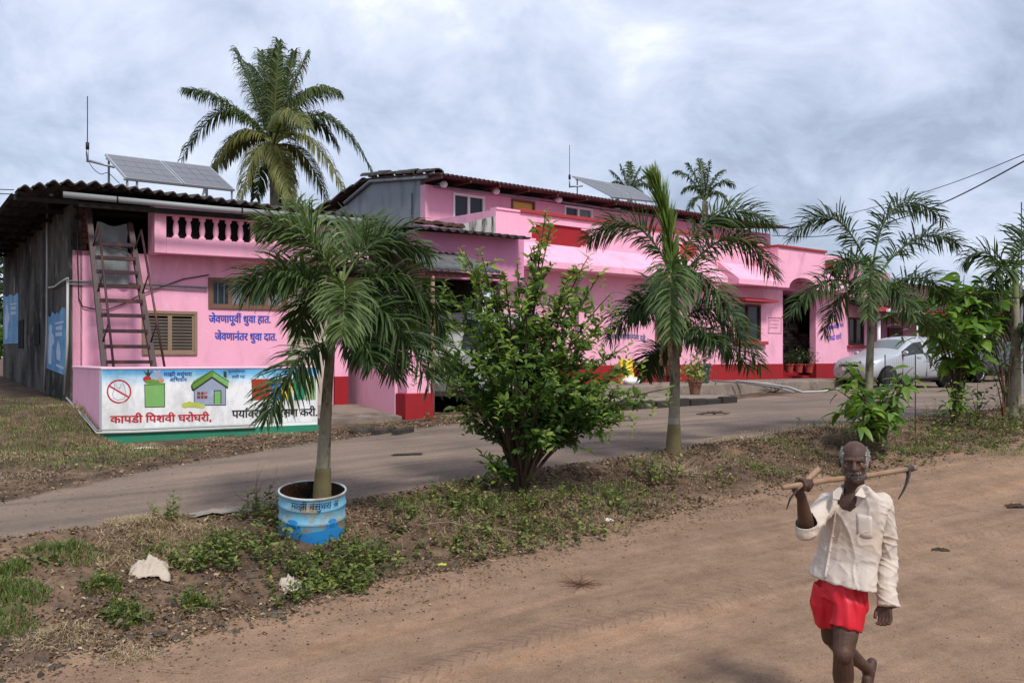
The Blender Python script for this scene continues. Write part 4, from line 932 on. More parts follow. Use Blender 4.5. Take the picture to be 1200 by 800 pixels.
def platforms():
    h = tag(F2.root('veranda_slab'), kind='structure')
    X = F2.x
    b = MB(); b.box(X(600, -2.0), X(1016, -2.0), -2.0, -.0, .8, 1.42); o = b.build('slab', m_conc, h); bevel(o, .03)
    x0, x1 = X(640, -4.1), X(858, -4.1); 
    b = MB(); b.box(x0, x1, -4.1, -2.003, .8, 1.24); o = b.build('slab', m_conc, h); bevel(o, .03)
    n = 7; w = (x1 - X(720, -4.1)) / n
    for i in range(n):
        b = MB(); a = X(720, -4.1) + i * w; b.box(a + .015, a + w - .015, -4.26 + .02 * (i % 2), -4.103, .85, 1.235 - .02 * (i % 3)); o = b.build('kerb_stone', m_concdk, h); bevel(o, .025)
platforms()
def porch():
    h = tag(F1.root('car_porch'), 'open porch with a grey cement sheet awning between the two pink houses', 'porch')
    X = F1.x; f = F1.f
    xa, xb = X(474, .3), X(596, .3)
    zt = 4.66
    # upper wall band and its corrugated roof
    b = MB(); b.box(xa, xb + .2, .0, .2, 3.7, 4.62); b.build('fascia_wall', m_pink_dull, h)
    ze = F1.z(490, 265, -.35)
    z0 = F1.z(488, 265, -.5); z1 = F1.z(592, 276, -.5)
    zf = lambda x, y: z0 + (z1 - z0) * (x - xa) / (xb - xa) + .12 * (y + .5)
    wave_sheet('roof_sheet', xa - .1, xb + .05, -.5, 3.6, zf, .2, .026, m_rooft, h)['kind'] = 'stuff'
    # awning
    za0 = F1.z(530, 316, -1.7); zf2 = lambda x, y: za0 + .30 * (y + 1.7)
    wave_sheet('awning_sheet', X(500, -1.7), X(592, -1.7), -1.7, -.02, zf2, .146, .02, m_asb, h)['kind'] = 'stuff'
    b = MB(); b.box(X(500, -1.6), X(592, -1.6), -1.62, -1.54, za0 - .12, za0 - .035); b.build('beam', m_wooddk, h)
    for px in (507, 588): b = MB(); q = X(px, -1.58); b.tube([(q, -1.58, .9), (q, -1.58, za0 - .12)], .04, 8); b.build('post', M('rusty white post', (.36, .24, .20), .7, .4, 6, .2, 30, .3, stain=(.20, .07, .04), stain_amt=(.48, .6)), h, True)
    # weathered parapet corner above the roof
    q0, q1 = X(543, .9), X(581, .9); b = MB(); b.prism([(q0, F1.z(543, 272, .9)), (q1, F1.z(581, 276, .9)), (q1, F1.z(581, 253, .9)), (q0, F1.z(543, 262, .9))], .9, 1.1, 'y'); b.build('parapet', M('stained white parapet', (.42, .40, .38), .9, .3, 3, .3, 20, .2, stain=(.04, .035, .03), stain_amt=(.48, .6), stain_s=(4, 4, .6)), h)
    for i, px in enumerate((497, 503, 511, 527, 531, 537, 541)):
        b = MB(); p = f(px, 259 + i % 2 + (px - 497) * .12, .2); b.prism([(.13 * math.cos(math.pi * k / 6), .08 * math.sin(math.pi * k / 6)) for k in range(7)], 0, .3, 'y'); o = b.build('loose_tile', m_tile, h); o.location = (p[0], .2, p[1] - .04); o.rotation_euler = (.1, 0, random.uniform(-.8, .8))
    # dark back of the porch
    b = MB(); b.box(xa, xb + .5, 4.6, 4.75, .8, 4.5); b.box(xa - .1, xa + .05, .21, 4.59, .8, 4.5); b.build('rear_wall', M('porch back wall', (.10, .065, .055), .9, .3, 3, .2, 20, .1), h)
    b = MB(); b.box(X(497, -.3), X(503, -.3), .0, .2, .9, 3.7); b.build('pier', m_beige, h)
    b = MB(); b.box(xa, xb, -1.8, 4.59, .7, 1.0); b.build('floor', m_conc, h)
porch()

# ------------------------------------------------------------------ solar panels, masts, wires
m_solar = M('solar cell', (.115, .115, .125), .4, .12, 1.5, 0, 30, .5)
def quad_panel(label, corners, ncol, nrow, legs, group='roof solar arrays'):
    """corners: tl, tr, br, bl in world space"""
    tl, tr, br, bl = [Vector(c) for c in corners]; c0 = (tl + tr + br + bl) / 4
    h = tag(empty('solar_array', c0), label, 'solar panel', group)
    tl, tr, br, bl = [c - c0 for c in (tl, tr, br, bl)]
    n = (tr - tl).cross(bl - tl).normalized(); n = n if n.z > 0 else -n
    P_ = lambda s, t: (tl * (1 - s) + tr * s) * (1 - t) + (bl * (1 - s) + br * s) * t
    def slab(a, b_, c_, d_, up, dn): return [p + n * up for p in (a, b_, c_, d_)] + [p - n * dn for p in (a, b_, c_, d_)]
    FB = [(0, 1, 2, 3), (7, 6, 5, 4), (0, 4, 5, 1), (1, 5, 6, 2), (2, 6, 7, 3), (3, 7, 4, 0)]
    for i in range(2):
        s0, s1 = i / 2 + (.006 if i else 0), (i + 1) / 2 - (.006 if not i else 0)
        b = MB(); b.add(slab(P_(s0, 0), P_(s1, 0), P_(s1, 1), P_(s0, 1), 0, .045), FB); o = b.build('solar_module', m_frame_al, h)
        for a in range(ncol):
            for r in range(nrow):
                x0 = s0 + .012 + (s1 - s0 - .024) * a / ncol; x1 = s0 + .012 + (s1 - s0 - .024) * (a + 1) / ncol; y0 = .02 + .96 * r / nrow; y1 = .02 + .96 * (r + 1) / nrow
                b = MB(); b.add(slab(P_(x0 + .003, y0 + .006), P_(x1 - .003, y0 + .006), P_(x1 - .003, y1 - .006), P_(x0 + .003, y1 - .006), .004, .0), FB); b.build('cell', m_solar, o)
    for a, z in legs:
        q = P_(*a) - n * .05; b = MB(); b.tube([q, Vector((q.x, q.y, z - c0.z))], .022, 6); b.build('support_leg', m_steel, h)
    b = MB(); b.tube([P_(.0, .95) - n * .06, P_(1, .95) - n * .06], .02, 6); b.tube([P_(.0, .1) - n * .06, P_(1, .1) - n * .06], .02, 6); b.build('rail', m_steel, h)
    return h
m_frame_al = M('grey aluminium', (.40, .41, .42), .4, .1, 6, 0, 30, .5, metal=.5)
quad_panel('solar array on the dark roof of the left house', [P(123, 180, 19.6), P(246, 195, 22.3), P(275.5, 222, 20.6), P(147.5, 208, 17.9)], 5, 4, [((.02, .97), 4.95), ((.10, .97), 4.95), ((.98, .97), 4.95), ((.02, .1), 5.2), ((.95, .1), 5.2)])
quad_panel('solar array on the roof of the two storey house', [P(671, 206, 30.0), P(741, 219, 33.5), P(771, 236, 31.8), P(719, 230.5, 28.6)], 5, 4, [((.02, .97), 6.7), ((.5, .97), 6.7), ((.98, .97), 6.7), ((.02, .1), 6.8), ((.95, .1), 6.8)])
def mast(label, pts, group=None):
    h = tag(empty('antenna_mast', pts[0]), label, 'antenna', group); p0 = Vector(pts[0])
    b = MB(); L = [Vector(p) - p0 for p in pts]; b.tube([L[0], L[1]], .022, 7); b.build('pole', m_steel, h, True)
    b = MB(); b.tube([L[1] - Vector((0, 0, .1)), L[2]], .009, 6); b.build('rod', m_wire, h, True)
    b = MB(); b.tube([L[0] + Vector((0, 0, .03)), L[3]], .024, 7); b.build('arm', m_steel, h, True)
    b = MB(); b.tube([L[1] - Vector((0, 0, .05)), L[1] + Vector((0, 0, .08))], .035, 8); b.build('clamp', m_wire, h, True)
mast('thin antenna mast on an arm beside the left roof', [P(102.5, 190, 18.6), P(102.5, 172, 18.6), P(102.5, 113, 18.6), P(134, 196, 18.6)], 'antenna masts on roofs')
mast('thin antenna mast beside the far solar array', [P(667.5, 220, 29), P(667.5, 208, 29), P(667.5, 170, 29), P(683, 218, 29)], 'antenna masts on roofs')
def pole_right():
    p = P(1197, 352, 26); h = tag(empty('thin_pole', p), 'thin dark rod rising above the trees at the right edge', 'antenna')
    b = MB(); b.tube([(0, 0, -2.4), (0, 0, .4)], .035, 7); b.build('pole', m_steel, h); b = MB(); b.tube([(0, 0, .3), (0, 0, 2.6)], .014, 6); b.build('rod', m_wire, h)
pole_right()
def wire(label, pts, r=.012):
    # pts: (px, py, d) run with a slight sag already in them, smoothed
    W = [P(*p) for p in pts]; b = MB(); out = []
    for i in range(len(W) - 1):
        p0 = W[max(i - 1, 0)]; p1 = W[i]; p2 = W[i + 1]; p3 = W[min(i + 2, len(W) - 1)]
        for k in range(6):
            t = k / 6; out.append(.5 * ((2 * p1) + (p2 - p0) * t + (2 * p0 - 5 * p1 + 4 * p2 - p3) * t * t + (3 * p1 - p0 - 3 * p2 + p3) * t ** 3))
    out.append(W[-1]); b.tube(out, r, 5); o = b.build('overhead_wire', m_wire); tag(o, label, 'wire', 'overhead wires'); return o
wire('thick black wire rising steeply to the right edge', [(905, 276, 34), (960, 277, 29), (1020, 266, 25), (1100, 240, 20), (1200, 189, 15), (1300, 130, 12)], .013)
wire('thin upper wire crossing the sky at the right', [(905, 266, 34), (1000, 249, 27), (1100, 220, 21), (1200, 181, 16), (1300, 135, 13)], .008)
wire('upper of the two wires meeting the left roof', [(-80, 219, 12), (0, 222, 14.0), (16, 222.5, 14.6)], .007)
wire('lower of the two wires meeting the left roof', [(-80, 224, 12), (0, 227, 14.0), (20, 228, 14.8)], .007)
wire('loose cable hanging from the left mast', [(103, 172, 18.6), (101, 182, 18.5), (108, 196, 18.4), (118, 204, 18.2), (127, 203, 18.1), (140, 215, 17.9)], .007)

# ------------------------------------------------------------------ far tiled house at the right
def house_far():
    F3 = Frame(P(1016, 0, 36).x, 36, A2)
    h = tag(F3.root('house'), 'far house with a long brown tiled roof behind the silver car', 'house')
    zr, ze = 5.3, 3.75; X = F3.x
    x0, x1 = -3.5, 16.5
    b = MB(); b.box(x0 + 1, x1 - .5, 0, .25, 1.0, 3.9); b.build('front_wall', m_pink_dull, h)
    b = MB(); b.box(x0 + 1, x1 - .5, -.05, -.003, 1.0, 2.0); b.build('wall_base', m_red, h)
    b = MB(); b.box(x0 + 1.2, x0 + 1.45, .26, 7, 1, 3.7); b.box(x1 - .75, x1 - .5, .26, 7, 1, 3.7); b.build('side_wall', m_pink_dull, h)
    for i in range(6):
        a = x0 + 2.2 + i * 2.8; b = MB(); b.box(a, a + 1.1, -.06, -.002, 1.9 if i % 2 else 1.1, 3.2); b.build('window' if i % 2 else 'door', m_wooddk, h)
    # tiled roof: courses of small tiles
    mb = MB(); rows = 17; pitch = (zr - ze) / rows
    for r in range(rows):
        y0 = -2.2 + r * .27; z = ze + r * pitch * 1.0
        n = 84; w = (x1 - x0) / n
        for k in range(n):
            a = x0 + k * w + (w / 2 if r % 2 else 0); dz = random.uniform(0, .025); mb.add([(a, y0, z + dz), (a + w * .5, y0, z + .045 + dz), (a + w * .96, y0, z + dz), (a + w * .96, y0 + .32, z + pitch + dz * .5), (a + w * .5, y0 + .32, z + pitch + .03), (a, y0 + .32, z + pitch)], [(0, 1, 4, 5), (1, 2, 3, 4)])
    me = bpy.data.meshes.new('roof_tiles'); me.from_pydata(mb.v, [], mb.f); o = link_mesh('roof_tiles', me, m_tile, h); o['kind'] = 'stuff'
    b = MB(); b.prism([(-2.15, ze - .08), (2.4, zr - .08), (7, ze - .1), (7, ze - .2), (2.4, zr - .2), (-2.15, ze - .18)], x0, x1, 'x'); b.build('roof_deck', m_dark, h)
    b = MB(); b.box(x0, x1, -2.3, -2.2, ze - .16, ze - .02); b.build('eaves_board', m_redcop, h)
    for i in range(8): b = MB(); q = x0 + .6 + i * 2.7; b.tube([(q, -2.0, 1.0), (q, -2.0, ze - .1)], .06, 8); b.build('veranda_post', m_frame, h, True)
    b = MB(); b.box(X(1040, -2.4), X(1082, -2.4), -2.44, -2.36, F3.z(1060, 366.5, -2.4), F3.z(1060, 363, -2.4)); b.box(X(1135, -2.4), X(1170, -2.4), -2.44, -2.36, F3.z(1150, 359, -2.4), F3.z(1150, 356, -2.4)); b.build('gutter', m_frame, h)
    return h
house_far()

# ------------------------------------------------------------------ palms
def bez(p0, p1, p2, t): return p0 * (1 - t) ** 2 + p1 * (2 * t * (1 - t)) + p2 * t * t
def frond(name, parent, org, P0, P1, P2, n, Lmax, w, mats, mode='fox', droop=.6, tone=.4, rad=.014, bare=.12, rnd=None):
    """one palm frond: a tapering rachis and n leaflets on each side, joined as one part"""
    r = rnd or random; P0, P1, P2 = [Vector(p) - org for p in (P0, P1, P2)]
    V = []; Fc = []; var = []
    # rachis
    k = 10; ring = 5; pts = [bez(P0, P1, P2, i / k) for i in range(k + 1)]
    for i, p in enumerate(pts):
        t = (pts[min(i + 1, k)] - pts[max(i - 1, 0)]).normalized(); a, b_ = ortho(t); rr = rad * (1 - .8 * i / k)
        V += [p + a * (math.cos(2 * math.pi * j / ring) * rr) + b_ * (math.sin(2 * math.pi * j / ring) * rr) for j in range(ring)]
    for i in range(k):
        for j in range(ring): Fc.append((i * ring + j, i * ring + (j + 1) % ring, (i + 1) * ring + (j + 1) % ring, (i + 1) * ring + j)); var.append(.8 if mode == 'fox' else .75)
    for i in range(n):
        t = bare + (1 - bare) * (i + .5) / n
        p = bez(P0, P1, P2, t); T = (bez(P0, P1, P2, min(1, t + .02)) - bez(P0, P1, P2, t - .02)).normalized()
        side = T.cross(Vector((0, 0, 1)))
        if side.length < .1: side = T.cross(Vector((0, 1, 0)))
        side.normalize(); up = side.cross(T).normalized()
        prof = (.55 + .45 * min(1, (t - bare) / .25)) * (1 - .55 * max(0, (t - .65) / .35))
        for sg in (-1, 1):
            L = Lmax * prof * r.uniform(.82, 1.1)
            if mode != 'coco': roll = r.uniform(-1.0, 1.15)
            else: roll = r.uniform(-.15, .45)
            d = (side * sg * math.cos(roll) + up * math.sin(roll)); fwd = (2.6 if mode == 'spear' else .45) + .55 * t + r.uniform(-.1, .1)
            d = (d + T * fwd).normalized(); g = droop * r.uniform(.6, 1.3)
            p1 = p + d * L * .38; d2 = (d + Vector((0, 0, -g * .7))).normalized(); p2 = p1 + d2 * L * .34; d3 = (d2 + Vector((0, 0, -g * .9))).normalized(); p3 = p2 + d3 * L * .28
            wn = d.cross(up + side * r.uniform(-.8, .8)); wn = wn.normalized() if wn.length > .05 else side
            b0 = len(V); ww = w * r.uniform(.8, 1.15)
            V += [p - wn * ww * .25, p + wn * ww * .25, p1 - wn * ww * .5, p1 + wn * ww * .5, p2 - wn * ww * .42, p2 + wn * ww * .42, p3 - wn * ww * .05, p3 + wn * ww * .05]
            c = min(1, max(0, tone + r.uniform(-.22, .28)))
            for q in ((0, 1, 3, 2), (2, 3, 5, 4), (4, 5, 7, 6)): Fc.append(tuple(b0 + z for z in q)); var.append(c)
    return np_mesh(name, [tuple(v) for v in V], Fc, mats, parent, var)
def trunk(parent, org, pts, rads, mat, name='trunk', n=14, rings=None):
    b = MB(); L = [Vector(p) - org for p in pts]; out = []; rr = []
    for i in range(len(L) - 1):
        for k in range(8):
            t = k / 8; out.append(L[i] * (1 - t) + L[i + 1] * t); r0 = rads[i] * (1 - t) + rads[i + 1] * t
            rr.append(r0 * (1.035 if k % 4 == 0 else 1.0) if rings else r0)
    out.append(L[-1]); rr.append(rads[-1]); b.tube(out, rr, n)
    return b.build(name, mat, parent, True)
m_trunkbase = M('olive palm foot', (.15, .125, .06), .85, .3, 5, .35, 30, .2, stain=(.09, .07, .04), stain_amt=(.5, .7))
m_whitewash = M('old whitewash', (.31, .28, .235), .85, .25, 5, .25, 30, .2, stain=(.15, .08, .06), stain_amt=(.48, .6), stain_s=(3, 3, 1))
def foxtail(label, base, tpts, trads, shaft, fronds, d, seed, wl=.34, ww=.022, nf=64, tone=.4, base_to=None):
    """base (px, py, depth); tpts trunk points in px; shaft px points; fronds: (p0, p1, p2, dmid, dtip, scale, tone)"""
    org = P(*base); r = random.Random(seed)
    h = tag(empty('palm_tree', org), label, 'palm tree', 'foxtail palms on the verge')
    trunk(h, org, [P(a, b_, d) for a, b_ in tpts], trads, m_trunk, rings=True)
    if base_to:
        b0, b1 = P(*tpts[0], d), P(*tpts[1], d); t = (tpts[0][1] - base_to) / (tpts[0][1] - tpts[1][1])
        trunk(h, org, [b0, b0 + (b1 - b0) * t], [trads[0] * 1.16, (trads[0] + (trads[1] - trads[0]) * t) * 1.08], m_trunkbase, 'trunk_base', rings=True)
        trunk(h, org, [b0 + (b1 - b0) * t, b0 + (b1 - b0) * (t + .16)], [(trads[0] + (trads[1] - trads[0]) * t) * 1.03] * 2, m_whitewash, 'whitewash_band') if base_to < 540 else None
    trunk(h, org, [P(a, b_, d) for a, b_ in shaft], [trads[-1] * 1.02, trads[-1] * .9, trads[-1] * .45][:len(shaft)], m_shaft, 'crown_shaft')
    for i, fr in enumerate(fronds):
        p0, p1, p2, dm, dt, sc = fr[:6]; tn = fr[6] if len(fr) > 6 else tone; mt = fr[7] if len(fr) > 7 else m_fox; dr = fr[8] if len(fr) > 8 else .5
        frond('frond', h, org, P(p0[0], p0[1], d), P(p1[0], p1[1], d + dm), P(p2[0], p2[1], d + dt), int(nf * sc ** .5), wl * (sc ** .5 if sc < 1 else 1), ww, mt, 'spear' if (mt is m_foxlt) else 'fox', dr, tn, .016, .14, r)
    return h
D1 = 8.66
foxtail('nearest foxtail palm, growing out of the cut blue drum', (377, 590, D1), [(377, 592), (380, 520), (384, 450), (389, 392)], [.074, .056, .044, .038], [(389, 392), (394, 350), (400, 318)],
        [((398, 340), (372, 262), (306, 262), -.1, -.2, 1.1, .62), ((394, 352), (335, 300), (283, 338), -.3, -.5, 1.1, .3), ((394, 350), (345, 290), (312, 335), .4, .6, .8, .3),
         ((400, 335), (440, 248), (503, 300), .2, .3, 1.1, .35), ((400, 345), (478, 290), (522, 385), .0, .1, 1.1, .3), ((398, 358), (455, 330), (505, 452), -.3, -.3, 1.15, .3),
         ((400, 340), (408, 318), (400, 395), -.7, -1.0, .8, .62), ((393, 398), (346, 405), (312, 490), -.3, -.5, .9, .25), ((396, 380), (425, 385), (437, 428), -.4, -.5, .55, .2),
         ((398, 350), (440, 345), (462, 440), .4, .6, 1.0, .35), ((402, 330), (406, 270), (440, 262), .5, .8, .9, .4), ((396, 350), (360, 322), (352, 392), .3, .4, .8, .35),
         ((402, 345), (470, 330), (528, 440), .4, .6, 1.05, .4), ((398, 335), (372, 285), (345, 238), .3, .3, .8, .7, m_fox, .5), ((398, 360), (430, 380), (470, 428), .5, .8, .9, .3)],
        D1, 11, wl=.43, ww=.020, nf=118, base_to=548)
D2 = 11.7
foxtail('foxtail palm with a bright upright spear leaf, in the middle of the verge', (789, 535, D2), [(789, 536), (790, 490), (791, 430), (791, 385)], [.086, .066, .058, .052], [(791, 385), (790, 350), (788, 315)],
        [((789, 352), (790, 262), (762, 208), .0, .1, .95, .6, m_foxlt, .12), ((789, 352), (786, 262), (768, 205), .05, .1, .9, .8, m_foxlt, .12), ((788, 325), (748, 225), (688, 283), .1, .2, 1.1, .38), ((791, 325), (823, 215), (905, 262), .1, .3, 1.2, .4),
         ((792, 335), (862, 228), (908, 325), .3, .2, 1.15, .38), ((789, 318), (785, 280), (786, 395), -.9, -1.3, 1.15, .50), ((792, 388), (835, 318), (892, 430), -.3, -.4, 1.2, .3),
         ((788, 375), (752, 330), (714, 396), -.2, -.2, 1.1, .2), ((792, 398), (838, 372), (878, 432), .5, .7, .9, .25), ((789, 420), (768, 395), (757, 440), .3, .5, .7, .12), ((792, 395), (812, 372), (838, 402), -.6, -.9, .7, .25),
         ((790, 330), (810, 290), (862, 372), -.4, -.7, .9, .4), ((788, 350), (765, 320), (748, 372), .5, .8, .9, .25)],
        D2, 12, wl=.44, ww=.021, nf=135, base_to=497)
for o_ in [o for o in bpy.data.objects if o.name.startswith('palm_tree') and 'upright spear' in o.get('label', '')]:
    for a_, b2_, c2_, d2_ in (((788, 365), (778, 375), (774, 425), -.1), ((792, 365), (800, 372), (797, 415), -.12), ((789, 372), (783, 380), (786, 432), -.2)): frond('dead_sheath', o_, o_.location.copy(), P(*a_, D2), P(*b2_, D2 + d2_), P(*c2_, D2 + d2_), 26, .12, .03, m_straw, 'spear', 1.2, .15, .014, .1, random.Random(5))
D3 = 12.8
foxtail('foxtail palm with a whitewashed trunk in front of the silver car', (1017, 512, D3), [(1016, 513), (1018, 460), (1020, 400), (1022, 345)], [.070, .054, .045, .040], [(1022, 345), (1022, 325), (1021, 303)],
        [((1020, 320), (980, 212), (927, 279), .0, .1, 1.0, .3), ((1022, 320), (1035, 196), (1106, 258), .1, .2, 1.1, .25), ((1024, 330), (1075, 252), (1123, 286), .2, .3, 1.0, .3),
         ((1019, 345), (970, 300), (926, 370), -.4, -.6, 1.0, .3), ((1019, 340), (990, 322), (965, 392), .3, .5, .8, .35), ((1025, 345), (1085, 302), (1112, 352), .3, .5, 1.0, .2),
         ((1022, 312), (1022, 290), (1018, 372), -.7, -1.0, .8, .5), ((1024, 378), (1072, 345), (1128, 402), .4, .6, 1.0, .25), ((1021, 320), (996, 288), (975, 318), -.2, -.4, .8, .35), ((1023, 340), (1050, 320), (1070, 372), -.3, -.5, .8, .35)],
        D3, 13, wl=.38, ww=.021, nf=105, base_to=472)
# the whitewash ring on its trunk
D4 = 15.4
foxtail('dusky foxtail palm at the right edge of the picture', (1188, 490, D4), [(1189, 492), (1190, 440), (1190, 385), (1190, 350)], [.095, .08, .065, .055], [(1190, 350), (1190, 330), (1190, 315)],
        [((1190, 335), (1160, 275), (1128, 308), .2, .3, .9, .3), ((1190, 330), (1195, 270), (1215, 262), .2, .3, 1.0, .35), ((1190, 340), (1225, 290), (1255, 330), .2, .2, 1.0, .3),
         ((1190, 340), (1160, 318), (1138, 372), -.2, -.4, .9, .2), ((1190, 345), (1215, 340), (1240, 400), .2, .3, .9, .2), ((1190, 360), (1172, 350), (1160, 412), .4, .6, .9, .15), ((1190, 380), (1212, 372), (1222, 430), -.3, -.4, .9, .15), ((1190, 330), (1178, 300), (1165, 322), -.4, -.7, .8, .3)],
        D4, 14, wl=.5, ww=.03, nf=64)
# coconut palms behind the houses
def coconut(label, c, tips, d, seed, L, w, nf, base_z=1.0, trw=.17, group='coconut palms behind the houses', droop=1.6):
    r = random.Random(seed); C_ = P(c[0], c[1], d); org = Vector((C_.x, C_.y, base_z))
    h = tag(empty('coconut_palm', org), label, 'coconut palm', group)
    trunk(h, org, [org + Vector((.4, 0, 0)), org + Vector((.1, 0, (C_.z - base_z) * .5)), C_], [trw * 1.25, trw, trw * .8], m_trunk, rings=True)
    for tx, ty, arch, dd, tn, kind in tips:
        T_ = P(tx, ty, d + dd); mid = (C_ + T_) / 2 + Vector((0, dd * .2, arch))
        frond('frond', h, org, C_, mid, T_, nf, L, w, kind, 'coco', droop, tn, .045, .12, r)
    return h, C_, org
a, b_ = m_coco, m_cocoy
hc, cc, oc = coconut('big coconut palm behind the left house roof', (320, 172), [(275, 57, .2, .4, .4, a), (305, 60, .0, 1.5, .45, a), (327, 48, .1, -.5, .5, a), (361, 62, .5, .3, .6, a), (371, 106, 1.3, 1.5, .3, a), (397, 108, 1.5, -.2, .5, a),
    (396, 172, 1.9, .8, .35, a), (439, 208, 3.2, .3, .35, a), (406, 232, 2.2, -1.0, .5, b_), (384, 238, 1.6, 1.5, .4, b_), (282, 234, 1.3, -1.2, .5, b_), (246, 208, 1.9, 1.0, .4, b_), (213, 186, 2.9, .3, .4, a), (216, 105, 1.0, .2, .35, a),
    (361, 150, 1.5, -2.6, .75, a), (240, 226, 2.2, -.4, .6, b_), (340, 238, 1.2, -1.6, .5, b_), (300, 232, 1.4, 1.8, .3, a), (290, 75, .5, 1.8, .25, a), (318, 60, .3, 1.0, .25, a), (345, 60, .2, 1.5, .3, a), (335, 245, .9, 1.2, .2, a), (262, 190, 1.6, 1.8, .3, a)], 34, 21, .92, .042, 115, 1.5)
for i in range(12):
    b = MB(); an = i * 1.1; q = cc - oc + Vector((.34 * math.cos(an), .34 * math.sin(an), -.35 - .12 * (i % 3))); b.ell(q, (.12, .12, .15), 9, 7); b.build('coconut', M('young coconut husk', (.16, .15, .05), .6, .3, 5, .1, 20, .3) if i == 0 else bpy.data.materials['young coconut husk'], hc, True)
coconut('small distant coconut palm above the far solar array', (738, 228), [(716, 200, .3, .5, .35, a), (727, 193, .2, 0, .3, a), (738, 190, .1, .5, .3, a), (750, 196, .2, 0, .4, a), (760, 206, .6, .4, .35, a), (763, 222, 1.0, .3, .3, a), (714, 218, .9, .2, .3, a), (756, 236, 1.0, -.5, .3, a), (722, 238, .9, -.4, .3, a)], 60, 22, .62, .07, 34, 1.5, .2, droop=1.1)
coconut('distant coconut palm directly behind the second foxtail palm', (826, 236), [(791, 201, .9, .3, .35, a), (806, 192, .4, 0, .3, a), (820, 187, .1, .5, .35, a), (832, 189, .1, 0, .4, a), (847, 200, .6, .3, .35, a), (860, 218, 1.2, .3, .3, a), (800, 225, 1.0, .2, .3, a), (855, 242, 1.2, -.5, .3, a), (805, 250, 1.0, -.4, .3, a)], 55, 23, .75, .07, 36, 1.5, .2, droop=1.1)

# ------------------------------------------------------------------ leafy shrub and saplings
def leaf_arrays(pos, dirs, nrm, L, W, fold=.25):
    """diamond leaves folded along the midrib: arrays in, verts and quads out"""
    n = len(pos); d = dirs / np.linalg.norm(dirs, axis=1, keepdims=True)
    s = np.cross(d, nrm); s /= np.linalg.norm(s, axis=1, keepdims=True) + 1e-9; u = np.cross(s, d)
    L = L[:, None]; W = W[:, None]
    v = np.stack([pos, pos + d * L * .35 + s * W * .5 + u * W * fold, pos + d * L * .72 + s * W * .36 + u * W * fold * .6 - u * L * .06, pos + d * L - u * L * .16, pos + d * L * .72 - s * W * .36 + u * W * fold * .6 - u * L * .06, pos + d * L * .35 - s * W * .5 + u * W * fold, pos + d * L * .5], 1)
    base = (np.arange(n) * 7)[:, None]
    f = np.stack([base + np.array([[0, 1, 2, 6]]), base + np.array([[6, 2, 3, 4]]), base + np.array([[0, 6, 4, 5]])], 1).reshape(-1, 4)
    return v.reshape(-1, 3), f
def rand_unit(n):
    v = rng.normal(size=(n, 3)); return v / np.linalg.norm(v, axis=1, keepdims=True)
